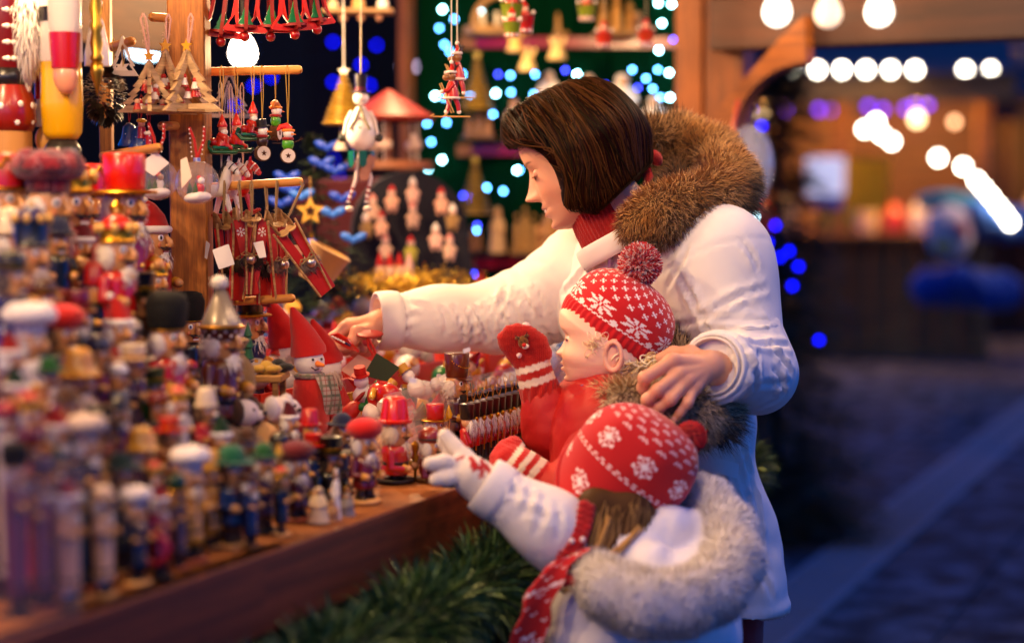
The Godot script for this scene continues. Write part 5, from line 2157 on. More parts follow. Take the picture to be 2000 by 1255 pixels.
	stuff(m, "loose_locks", M.hair, hair)
	# scarf
	var sim := Image.create(40, 96, false, Image.FORMAT_RGB8)
	sim.fill(Color("#b00a14"))
	for r in 16:
		for i in 4:
			stamp(sim, i * 10 + (5 if r % 2 else 0), 3 + r * 6, ["#.#", ".#."] if r % 5 else ["##.##", ".###.", "#.#.#"], snow)
	for y in [33, 35, 66, 68]:
		for i in 40:
			if (i + y) % 3:
				sim.set_pixel(i, y, snow)
	var sp := [P(1120, 1080, 2.37), P(1085, 1110, 2.36), P(1058, 1160, 2.355), P(1038, 1220, 2.36), P(1022, 1300, 2.37), P(1015, 1380, 2.38)]
	pts = PackedVector3Array()
	for i in 26:
		var k := minf(i / 25.0 * 5.0, 4.999)
		var c: Vector3 = sp[int(k)].cubic_interpolate(sp[int(k) + 1], sp[maxi(int(k) - 1, 0)], sp[mini(int(k) + 2, 5)], fmod(k, 1.0))
		for j in 25:
			var a := TAU * j / 24.0
			var ww := 0.026 + 0.004 * sin(i * 0.9)
			pts.append(c + Vector3(cos(a) * ww * 0.95, cos(a) * ww * 0.35, sin(a) * 0.009 + 0.006 * cos(a * 2.0 + 0.5)))
	m = MB.new()
	m.grid(pts, 26, 25, true)
	put(m, "scarf", knit_material(sim), o)
	# white glove: two fingers held together and up, two reaching, red leaf pattern on the back
	var gw := L("#ece2d8")
	var gr := L("#b8101c")
	var gf := hand_field(P(922, 930, 2.435), P(955, 955, 2.44), [
		[P(908, 893, 2.445), P(888, 872, 2.452), P(868, 850, 2.455)],
		[P(896, 896, 2.46), P(880, 884, 2.47), P(866, 864, 2.472)],
		[P(893, 908, 2.43), P(866, 902, 2.42), P(839, 905, 2.412)],
		[P(900, 926, 2.425), P(874, 934, 2.415), P(851, 936, 2.41)]],
		[0.0108, 0.0105, 0.0108, 0.0106], [P(914, 905, 2.465), P(900, 894, 2.49), P(890, 892, 2.505)], 0.0185, 0.0055)
	var leaf := [[P(918, 893, 2.42), P(932, 905, 2.405)], [P(922, 907, 2.41), P(938, 903, 2.405)], [P(926, 915, 2.405), P(946, 912, 2.405)], [P(942, 900, 2.42), P(958, 922, 2.41)], [P(938, 932, 2.4), P(946, 914, 2.4)], [P(893, 897, 2.42), P(904, 892, 2.43)]]
	m = MB.new()
	gf.into(m, 0.0028, func(q: Vector3) -> Color:
		for i in leaf.size():
			var a: Vector3 = leaf[i][0]
			var b: Vector3 = leaf[i][1]
			var t := clampf((q - a).dot(b - a) / (b - a).length_squared(), 0, 1)
			var away := (q - a.lerp(b, t)) * Vector3(1, 1, 0.35)
			if away.length() < (0.0052 if i < 5 else 0.0034) * (1.0 - 0.5 * absf(t - 0.4)) + 0.001 * sin(q.x * 1800.0):
				return gr
		return gw, func(q: Vector3, _n: Vector3) -> float: return 0.0004 * sin((q.x + q.y) * 1500.0))
	put(m, "white_glove", M.knit, o)
	# trousers, shoes and the other glove, below the picture
	m = MB.new()
	m.tint(L("#2a2a33"))
	var tf := Field.new()
	tf.k = 0.04
	for q: Vector3 in [P(1225, 1450, 2.48), P(1295, 1450, 2.54)]:
		tf.chain([q, Vector3(q.x, 0.33, q.z), Vector3(q.x, 0.09, q.z + 0.02)], [0.08, 0.062, 0.052])
	tf.into(m, 0.014)
	put(m, "trousers", M.cloth, o)
	for q: Vector3 in [P(1225, 1450, 2.48), P(1295, 1450, 2.54)]:
		m = MB.new()
		m.tint(L("#5a4636"))
		var bf := Field.new()
		bf.bone(Vector3(q.x, 0.06, q.z + 0.02), Vector3(q.x - 0.05, 0.042, q.z - 0.05), 0.05, 0.042)
		bf.cuts.append(Plane(Vector3.DOWN, Vector3(0, 0.002, 0)))
		bf.into(m, 0.01)
		m = nx(m, "shoe", M.satin, o)
	m.tint(gw)
	var og := hand_field(P(1255, 1405, 2.39), P(1272, 1398, 2.4), [[P(1225, 1420, 2.37), P(1205, 1428, 2.36)], [P(1228, 1430, 2.37), P(1210, 1442, 2.36)], [P(1235, 1440, 2.37), P(1220, 1454, 2.36)], [P(1244, 1446, 2.37), P(1232, 1460, 2.36)]], [0.01, 0.0105, 0.01, 0.009], [P(1240, 1400, 2.36), P(1224, 1398, 2.35)], 0.018, 0.006)
	og.into(m, 0.005)
	put(m, "lowered_glove", M.knit, o)


# ------------------------------------------------------------------ carved and turned figures
const GOLD := "#c08a2a"
const PINE := "#d9a05c"
var plaid_mat: StandardMaterial3D


func tuft(o: Node, called: String, ctr: Vector3, r: Vector3, count: int, length: float, down: Vector3, c: Color, open_to := Vector3.ZERO) -> void:
	# a lock of rabbit fur glued on: a padded core and the hairs on it
	var m := MB.new()
	m.tint(c * 0.85).ball(ctr, r, 10)
	for i in count:
		var d := Vector3(rng.randfn(), rng.randfn(), rng.randfn()).normalized()
		if open_to != Vector3.ZERO and d.dot(open_to) > 0.6:
			continue
		var p := ctr + d * r
		var g := (d * 0.6 + down + Vector3(rng.randfn(), rng.randfn(), rng.randfn()) * 0.2).normalized()
		var k := length * rng.randf_range(0.5, 1.1)
		m.hair(p, p + g * k * 0.5, p + g * k * 0.6 + down * k * 0.4, length * 0.09, g.cross(d + Vector3(0.01, 0.3, 0.2)).normalized(), vary(c, 0.08), vary(c, 0.12), d)
	put(m, called, M.fur, o)


func ring_of(r: float, y: float, n: int) -> PackedVector3Array:
	var p := PackedVector3Array()
	for i in n + 1:
		p.append(Vector3(cos(TAU * i / n) * r, y, sin(TAU * i / n) * r))
	return p


func hat_on(o: Node3D, kind: String, y: float, k: float, c: Color) -> void:
	# y: height of the brow, k: height of the head
	var m := MB.new()
	m.tint(c)
	var mat: Material = M.gloss
	var trim := MB.new()
	trim.tint(L(GOLD))
	var gold: Material = M.gold
	match kind:
		"top":
			m.lathe([0.4 * k, y, 0.47 * k, y + 0.12 * k, 0.5 * k, y + 0.85 * k, 0.46 * k, y + 0.9 * k, 0, y + 0.9 * k], 22)
			trim.lathe([0.44 * k, y - 0.03 * k, 0.74 * k, y - 0.04 * k, 0.78 * k, y, 0.74 * k, y + 0.04 * k, 0.47 * k, y + 0.06 * k], 26)
		"wide":
			m.lathe([0.3 * k, y - 0.02 * k, 1.0 * k, y + 0.02 * k, 1.02 * k, y + 0.06 * k, 0.5 * k, y + 0.1 * k, 0.58 * k, y + 0.7 * k, 0.5 * k, y + 0.74 * k, 0, y + 0.74 * k], 24)
			trim.lathe([0.51 * k, y + 0.1 * k, 0.535 * k, y + 0.12 * k, 0.545 * k, y + 0.22 * k, 0.52 * k, y + 0.24 * k], 24)
		"shako":
			m.lathe([0.44 * k, y, 0.47 * k, y + 0.05 * k, 0.54 * k, y + 1.0 * k, 0.5 * k, y + 1.05 * k, 0, y + 1.03 * k], 26)
			m.pos(Vector3(0, y, 0.3 * k), Basis(Vector3.RIGHT, 0.25)).lathe([0, -0.02 * k, 0.42 * k, -0.02 * k, 0.44 * k, 0.02 * k, 0, 0.05 * k], 20)
			for i in 15:
				var a := lerpf(-1.3, 1.1, i / 14.0)
				trim.sphere(Vector3(sin(a) * 0.54 * k, y + (0.42 + 0.3 * (a / 1.3) * (a / 1.3)) * k, cos(a) * 0.54 * k), 0.032 * k, 6)
		"bear":
			mat = M.matte
			m.lathe([0.46 * k, y - 0.08 * k, 0.56 * k, y + 0.1 * k, 0.62 * k, y + 0.7 * k, 0.52 * k, y + 0.98 * k, 0.3 * k, y + 1.07 * k, 0, y + 1.08 * k], 20)
			for i in 260:
				var a := rng.randf() * TAU
				var h := rng.randf()
				var d := Vector3(cos(a), 0.25, sin(a))
				var p := Vector3(cos(a) * (0.55 + 0.05 * h) * k, y + h * 0.95 * k, sin(a) * (0.55 + 0.05 * h) * k)
				m.hair(p, p + d * 0.05 * k, p + d * 0.08 * k - Vector3(0, 0.05 * k, 0), 0.02 * k, Vector3(-sin(a), 0, cos(a)), c, c, d)
			trim.tube(ring_of(0.5 * k, y - 0.03 * k, 20), [0.025 * k], 6, false)
		"crown", "king":
			var dome_c := L("#c01812") if kind == "crown" else L("#1c1a5e")
			trim.tint(L(GOLD) if kind == "crown" else Color(0.008, 0.008, 0.01))
			trim.lathe([0.5 * k, y - 0.05 * k, 0.58 * k, y, 0.52 * k, y + 0.08 * k, 0.56 * k, y + (0.36 if kind == "crown" else 0.75) * k, 0.48 * k, y + 0.34 * k], 24)
			if kind == "king":
				gold = M.gloss
				y += 0.45 * k
			for i in 8:
				var a := TAU * i / 8.0 + 0.2
				var p := Vector3(cos(a) * 0.54 * k, y + 0.36 * k, sin(a) * 0.54 * k)
				m.tint(L("#d8a850")).ball(p, Vector3(0.12, 0.16, 0.12) * k, 8)
				m.tint(L("#0a5a3a")).sphere(Vector3(cos(a) * 0.57 * k, y + 0.2 * k, sin(a) * 0.57 * k), 0.045 * k, 6)
			m.tint(dome_c).ball(Vector3(0, y + 0.34 * k, 0), Vector3(0.47, 0.4, 0.47) * k, 16)
			m.tint(L(GOLD)).sphere(Vector3(0, y + 0.8 * k, 0), 0.1 * k, 10)
		"chef", "plaid":
			mat = plaid_mat if kind == "plaid" else M.felt
			m.lathe([0.44 * k, y - 0.04 * k, 0.48 * k, y, 0.5 * k, y + 0.28 * k, 0.76 * k, y + 0.36 * k, 0.88 * k, y + 0.56 * k, 0.8 * k, y + 0.78 * k, 0.5 * k, y + 0.95 * k, 0.2 * k, y + 1.0 * k, 0, y + 0.98 * k], 26)
			for i in 9:
				var a := TAU * i / 9.0
				m.ball(Vector3(cos(a) * 0.5 * k, y + (0.62 + 0.06 * (i % 3)) * k, sin(a) * 0.5 * k), Vector3(0.34, 0.28, 0.34) * k, 10)
		"beret":
			mat = M.felt
			m.ball(Vector3(0, y + 0.3 * k, 0), Vector3(0.78, 0.48, 0.78) * k, 20)
			for i in 420:
				var d := Vector3(rng.randfn(), rng.randfn() * 0.7 + 0.2, rng.randfn()).normalized()
				var p := Vector3(0, y + 0.3 * k, 0) + d * Vector3(0.77, 0.47, 0.77) * k
				m.hair(p, p + d * 0.05 * k, p + (d + Vector3(0.2, 0.1, 0)) * 0.08 * k, 0.015 * k, d.cross(Vector3(0.3, 0.5, 0.8)).normalized(), c, vary(c, 0.3), d)
			trim.tint(c * 0.3).tube(ring_of(0.48 * k, y + 0.02 * k, 18), [0.05 * k], 6, false)
			gold = M.felt
		"bell":
			mat = M.gloss
			m.lathe([0.45 * k, y - 0.1 * k, 0.8 * k, y - 0.12 * k, 0.84 * k, y - 0.05 * k, 0.66 * k, y + 0.12 * k, 0.55 * k, y + 0.45 * k, 0.5 * k, y + 0.7 * k, 0.36 * k, y + 0.88 * k, 0, y + 0.94 * k], 24)
			trim.lathe([0.8 * k, y - 0.13 * k, 0.86 * k, y - 0.1 * k, 0.86 * k, y - 0.05 * k, 0.8 * k, y - 0.03 * k], 24)
		"pot":
			m.lathe([0.46 * k, y - 0.05 * k, 0.5 * k, y, 0.64 * k, y + 0.75 * k, 0.72 * k, y + 0.78 * k, 0.72 * k, y + 0.9 * k, 0.6 * k, y + 0.88 * k, 0, y + 0.82 * k], 22)
		"fez":
			m.lathe([0.5 * k, y - 0.02 * k, 0.62 * k, y, 0.64 * k, y + 0.1 * k, 0.52 * k, y + 0.14 * k, 0.42 * k, y + 0.88 * k, 0.34 * k, y + 0.97 * k, 0, y + 1.0 * k], 22)
			for i in 7:
				var a := TAU * i / 7.0
				m.rod(Vector3(cos(a) * 0.53 * k, y + 0.14 * k, sin(a) * 0.53 * k), Vector3(cos(a) * 0.43 * k, y + 0.86 * k, sin(a) * 0.43 * k), 0.035 * k)
		"cone":
			mat = M.foil
			m.lathe([0.6 * k, y + 0.02 * k, 0.56 * k, y + 0.1 * k, 0.1 * k, y + 1.1 * k, 0, y + 1.12 * k], 20)
			trim.lathe([0.5 * k, y - 0.02 * k, 0.66 * k, y, 0.66 * k, y + 0.05 * k, 0.55 * k, y + 0.1 * k], 22)
			tuft(o, "pompom", Vector3(-0.05 * k, y + 1.22 * k, 0), Vector3(0.24, 0.2, 0.24) * k, 160, 0.12 * k, Vector3.ZERO, L("#e9e2dc"))
			var bd := MB.new()
			bd.tint(L("#4a1414")).lathe([0.49 * k, y - 0.3 * k, 0.52 * k, y - 0.28 * k, 0.54 * k, y, 0.5 * k, y], 22)
			for i in 22:
				var a := TAU * i / 11.0 + (0.28 if i > 10 else 0.0)
				bd.tint(L("#eee6e0")).ball(Vector3(cos(a) * 0.535 * k, y - (0.2 if i > 10 else 0.08) * k, sin(a) * 0.535 * k), Vector3(0.05, 0.04, 0.05) * k, 6)
			put(bd, "dotted_band", M.gloss, o)
		"santa":
			mat = M.felt
			m.tube([Vector3(0, y, 0), Vector3(0, y + 0.4 * k, -0.05 * k), Vector3(-0.06 * k, y + 0.75 * k, -0.12 * k), Vector3(-0.2 * k, y + 0.95 * k, -0.2 * k)], [0.5 * k, 0.4 * k, 0.2 * k, 0.06 * k], 14)
			m.tint(L("#ece6e2")).tube(ring_of(0.47 * k, y + 0.02 * k, 20), [0.12 * k], 8, false)
			m.sphere(Vector3(-0.22 * k, y + 0.96 * k, -0.2 * k), 0.13 * k, 10)
		"cap":
			m.ball(Vector3(0, y + 0.1 * k, -0.03 * k), Vector3(0.53, 0.5, 0.55) * k, 16)
			trim.tint(Color(0.015, 0.013, 0.012)).pos(Vector3(0, y + 0.04 * k, 0.38 * k), Basis(Vector3.RIGHT, 0.2)).lathe([0, -0.02 * k, 0.4 * k, -0.03 * k, 0.44 * k, 0.0, 0, 0.06 * k], 18)
			trim.pos(Vector3.ZERO).tube(ring_of(0.52 * k, y + 0.04 * k, 18), [0.05 * k], 6, false)
			gold = M.gloss
		"hunter":
			mat = M.felt
			m.lathe([0.42 * k, y - 0.02 * k, 0.78 * k, y + 0.06 * k, 0.8 * k, y + 0.12 * k, 0.52 * k, y + 0.14 * k, 0.44 * k, y + 0.5 * k, 0.24 * k, y + 0.72 * k, 0, y + 0.74 * k], 20, 1.25)
			trim.tint(c * 0.4).tube(ring_of(0.51 * k, y + 0.18 * k, 18), [0.04 * k], 6, false)
			gold = M.felt
		"bowler":
			m.lathe([0.4 * k, y - 0.02 * k, 0.68 * k, y + 0.03 * k, 0.7 * k, y + 0.07 * k, 0.5 * k, y + 0.1 * k, 0.5 * k, y + 0.35 * k, 0.36 * k, y + 0.58 * k, 0, y + 0.64 * k], 22)
			trim.lathe([0.5 * k, y + 0.09 * k, 0.53 * k, y + 0.1 * k, 0.53 * k, y + 0.2 * k, 0.5 * k, y + 0.21 * k], 22)
		"zig":
			m.lathe([0.48 * k, y, 0.52 * k, y + 0.02 * k, 0.54 * k, y + 0.8 * k, 0.48 * k, y + 0.86 * k, 0, y + 0.84 * k], 22)
			for i in 20:
				var a0 := TAU * i / 20.0
				var a1 := TAU * (i + 1) / 20.0
				var h0 := (0.78 if i % 2 else 0.5) * k
				var h1 := (0.5 if i % 2 else 0.78) * k
				trim.rod(Vector3(cos(a0) * 0.54 * k, y + h0, sin(a0) * 0.54 * k), Vector3(cos(a1) * 0.54 * k, y + h1, sin(a1) * 0.54 * k), 0.04 * k)
			trim.lathe([0.5 * k, y - 0.03 * k, 0.6 * k, y, 0.56 * k, y + 0.06 * k, 0.5 * k, y + 0.06 * k], 22)
	put(m, "hat", mat, o)
	if trim.v.size():
		put(trim, "hat_trim", gold, o)


# head_y: height of the head's middle above the foot; k: height of the head
func figure(label: String, at: Vector3, head_y: float, k: float, hat: String, hatc: Color, coat: Color, legs: Color, beard: Color, extra := "", turn := 0.0) -> Node3D:
	var kinds := {"crown": "king", "king": "king", "chef": "cook", "plaid": "cook", "santa": "santa"}
	var o := thing("nutcracker", label, "nutcracker", at, 0.0, "carved figures on the display")
	o.basis = stall_basis() * Basis(Vector3.UP, turn)
	var flesh := vary(L("#cf9458"), 0.08)
	var chin := head_y - 0.5 * k
	var hip := clampf(chin - 1.35 * k, 0.35 * k, 0.95 * k)
	var foot := 0.16 * k
	# stand
	var m := MB.new()
	m.tint(vary(L([PINE, "#1a1512", "#8a3a1a", "#6a4420"][used.nutcracker % 4]), 0.1))
	if used.nutcracker % 3:
		m.cyl(0.72 * k, 0.0, foot, 22, -1.0, 0.03 * k)
	else:
		m.box(Vector3(0, foot / 2, 0), Vector3(1.3 * k, foot, 1.1 * k), 0.03 * k)
	put(m, "stand", M.satin, o)
	for sx in [-1.0, 1.0]:
		m = MB.new()
		m.tint(Color(0.012, 0.011, 0.011)).pos(Vector3(sx * 0.25 * k, 0, 0))
		var by := foot + minf(0.4 * k, (hip - foot) * 0.6)
		m.lathe([0, foot, 0.2 * k, foot, 0.23 * k, foot + 0.06 * k, 0.2 * k, by, 0, by], 14)
		m.ball(Vector3(0, foot + 0.08 * k, 0.14 * k), Vector3(0.17, 0.1, 0.26) * k, 10)
		put(m, "boot", M.gloss, o)
		if hip > by + 0.1 * k:
			m = MB.new()
			m.tint(legs).pos(Vector3(sx * 0.25 * k, 0, 0))
			m.lathe([0.17 * k, by - 0.02 * k, 0.21 * k, by + 0.1 * k, 0.24 * k, hip + 0.05 * k, 0, hip + 0.1 * k], 14)
			m = nx(m, "leg", M.gloss, o)
		m.tint(coat)
		var sh := Vector3(sx * 0.55 * k, chin - 0.18 * k, 0)
		var el := Vector3(sx * 0.72 * k, chin - 0.75 * k, 0.06 * k)
		var ha := Vector3(sx * 0.5 * k, chin - 0.82 * k, 0.5 * k)
		if extra == "reach" and sx > 0:
			ha = Vector3(sx * 0.45 * k, chin - 0.45 * k, 0.85 * k)
		m.tube([sh, el, ha], [0.19 * k, 0.17 * k, 0.14 * k], 10)
		m = nx(m, "arm", M.gloss, o)
		m.tint(L("#e8e0d8") if extra == "reach" else L(GOLD)).rod(ha.lerp(el, 0.18), ha.lerp(el, -0.02), 0.17 * k, 0.17 * k, 12)
		m = nx(m, "cuff", M.gloss, o)
		m.tint(flesh).sphere(ha + (ha - el).normalized() * 0.12 * k, 0.15 * k, 12)
		put(m, "hand", M.gloss, o)
	# body
	m = MB.new()
	m.tint(coat).lathe([0, hip - 0.05 * k, 0.52 * k, hip - 0.02 * k, 0.54 * k, hip + 0.25 * k, 0.45 * k, hip + 0.4 * k, 0.55 * k, chin - 0.3 * k, 0.5 * k, chin - 0.06 * k, 0.3 * k, chin + 0.04 * k, 0, chin + 0.05 * k], 22)
	m = nx(m, "torso", M.gloss, o)
	m.tint(Color(0.01, 0.01, 0.012)).lathe([0.44 * k, hip + 0.32 * k, 0.5 * k, hip + 0.33 * k, 0.5 * k, hip + 0.45 * k, 0.44 * k, hip + 0.47 * k], 22)
	put(m, "belt", M.gloss, o)
	for i in 3:
		m = MB.new()
		m.tint(L("#e0b860")).sphere(Vector3(0, lerpf(hip + 0.6 * k, chin - 0.15 * k, i / 2.0), 0.53 * k), 0.06 * k, 8)
		put(m, "button", M.gloss, o)
	# head and face, looking along z
	m = MB.new()
	m.tint(flesh).lathe([0, chin, 0.38 * k, chin, 0.44 * k, chin + 0.07 * k, 0.45 * k, head_y + 0.3 * k, 0.36 * k, head_y + 0.48 * k, 0, head_y + 0.54 * k], 24)
	m.tint(Color(flesh.r, flesh.g * 0.6, flesh.b * 0.5))
	for sx in [-1.0, 1.0]:
		m.ball(Vector3(sx * 0.25 * k, head_y - 0.14 * k, 0.36 * k), Vector3(0.1, 0.09, 0.05) * k, 8)
	m = nx(m, "head", M.gloss, o)
	m.tint(flesh).tube([Vector3(0, head_y + 0.2 * k, 0.42 * k), Vector3(0, head_y - 0.02 * k, 0.58 * k), Vector3(0, head_y - 0.12 * k, 0.62 * k), Vector3(0, head_y - 0.15 * k, 0.46 * k)], [0.05 * k, 0.1 * k, 0.11 * k, 0.06 * k], 8)
	put(m, "nose", M.gloss, o)
	for sx in [-1.0, 1.0]:
		m = MB.new()
		var a: float = sx * 0.5
		var e := Basis(Vector3.UP, a)
		m.pos(Vector3(0, head_y + 0.1 * k, 0), e)
		m.tint(L("#f0ece8")).ball(Vector3(0, 0, 0.435 * k), Vector3(0.1, 0.11, 0.035) * k, 12)
		m.tint(L("#2a4a9a") if used.nutcracker % 2 else L("#2a1a10")).ball(Vector3(0, 0, 0.46 * k), Vector3(0.05, 0.065, 0.022) * k, 10)
		m.tint(Color(0.006, 0.005, 0.005)).ball(Vector3(0, 0, 0.474 * k), Vector3(0.022, 0.03, 0.014) * k, 8)
		m.tube([Vector3(-0.11 * k * sx, 0.17 * k, 0.44 * k), Vector3(0, 0.22 * k, 0.455 * k), Vector3(0.12 * k * sx, 0.16 * k, 0.44 * k)], [0.018 * k, 0.03 * k, 0.014 * k], 6)
		m = nx(m, "eye", M.gloss, o)
	m.tint(Color(0.008, 0.006, 0.006))
	for sx in [-1.0, 1.0]:
		m.tube([Vector3(0, head_y - 0.22 * k, 0.46 * k), Vector3(sx * 0.14 * k, head_y - 0.25 * k, 0.46 * k), Vector3(sx * 0.28 * k, head_y - 0.19 * k, 0.4 * k)], [0.05 * k, 0.06 * k, 0.012 * k], 8)
	m = nx(m, "moustache", M.gloss, o)
	m.tint(L("#8a1a14")).box(Vector3(0, head_y - 0.33 * k, 0.42 * k), Vector3(0.3, 0.06, 0.06) * k, 0.01 * k)
	m.tint(L("#efe8e0")).box(Vector3(0, head_y - 0.385 * k, 0.425 * k), Vector3(0.26, 0.07, 0.05) * k, 0.01 * k)
	put(m, "mouth", M.gloss, o)
	if beard.a > 0.0:
		tuft(o, "beard", Vector3(0, chin - 0.08 * k, 0.36 * k), Vector3(0.27, 0.24, 0.14) * k, 150, 0.4 * k, Vector3(0, -0.9, 0.15), beard)
		tuft(o, "hair", Vector3(0, head_y - 0.06 * k, -0.2 * k), Vector3(0.46, 0.46, 0.36) * k, 260, 0.26 * k, Vector3(0, -0.55, -0.25), beard, Vector3(0, 0, 1))
		for sx in [-1.0, 1.0]:
			tuft(o, "side_lock", Vector3(sx * 0.42 * k, head_y - 0.1 * k, -0.02 * k), Vector3(0.12, 0.36, 0.26) * k, 110, 0.24 * k, Vector3(sx * 0.15, -0.7, -0.1), beard)
	hat_on(o, hat, head_y + 0.34 * k, k, hatc)
	var hand := Vector3(0.5 * k, chin - 0.84 * k, 0.64 * k)
	match extra:
		"staff":
			m = MB.new()
			m.tint(L(PINE)).rod(Vector3(hand.x, foot, hand.z), Vector3(hand.x, head_y + 0.4 * k, hand.z), 0.05 * k)
			m.tint(L("#e8b020")).lathe([0, 0], 6)
			m.pos(Vector3(hand.x, head_y + 0.4 * k, hand.z)).lathe([0, -0.05 * k, 0.16 * k, 0.0, 0.2 * k, 0.2 * k, 0, 0.75 * k], 14)
			put(m, "torch", M.gloss, o)
		"scepter", "reach":
			m = MB.new()
			if extra == "reach":
				hand = Vector3(0.45 * k, chin - 0.3 * k, 1.0 * k)
			m.tint(L(GOLD)).pos(hand).lathe([0, -0.9 * k, 0.06 * k, -0.8 * k, 0.06 * k, -0.2 * k, 0.14 * k, -0.1 * k, 0.07 * k, 0.05 * k, 0.17 * k, 0.3 * k, 0.08 * k, 0.5 * k, 0.14 * k, 0.62 * k, 0.18 * k, 0.8 * k, 0, 0.95 * k], 14)
			put(m, "scepter", M.gold, o)
		"drum":
			m = MB.new()
			m.tint(L("#c98a4a")).pos(Vector3(0, chin - 1.25 * k, 0.95 * k)).cyl(0.46 * k, -0.4 * k, 0.4 * k, 22, -1.0, 0.03 * k)
			m = nx(m, "drum", M.satin, o)
			m.tint(L(GOLD)).pos(Vector3(0, chin - 1.25 * k, 0.95 * k))
			for y in [-0.38, 0.38]:
				m.tube(ring_of(0.47 * k, y * k, 22), [0.03 * k], 6, false)
			for i in 14:
				var a := TAU * i / 14.0
				var b := TAU * (i + 0.5) / 14.0
				m.rod(Vector3(cos(a) * 0.475 * k, -0.36 * k, sin(a) * 0.475 * k), Vector3(cos(b) * 0.475 * k, 0.36 * k, sin(b) * 0.475 * k), 0.012 * k, -1.0, 5)
			put(m, "drum_cord", M.gold, o)
			for sx in [-1.0, 1.0]:
				m = MB.new()
				m.tint(L(PINE)).rod(Vector3(sx * 0.5 * k, chin - 0.7 * k, 0.65 * k), Vector3(sx * 0.15 * k, chin - 0.4 * k, 1.0 * k), 0.03 * k).sphere(Vector3(sx * 0.15 * k, chin - 0.4 * k, 1.0 * k), 0.1 * k, 10)
				put(m, "drumstick", M.satin, o)
	return o


func base_at(t: float, s := 0.0) -> float:
	return 1.0 if t < 0.15 or s > 0.76 else (1.07 if t < 0.27 else (1.15 if t < 0.385 else 1.19))


func stand_in(px: float, py: float, head_px: float, t: float, hat: String, hatc: String, coat: String, legs: String, beard: String, label: String, extra := "", turn := 0.0) -> void:
	var p := on_plane(px, py, t)
	var k := head_px * -(cam_basis.inverse() * (p - EYE)).z / FOCAL
	var b := base_at(t, (p - ORG).dot(U)) + 0.001
	figure(label, Vector3(p.x, b, p.z), p.y - b, k, hat, L(hatc), L(coat), L(legs), L(beard) if beard else Color(0, 0, 0, 0), extra, turn + rng.randf_range(-0.35, 0.25))


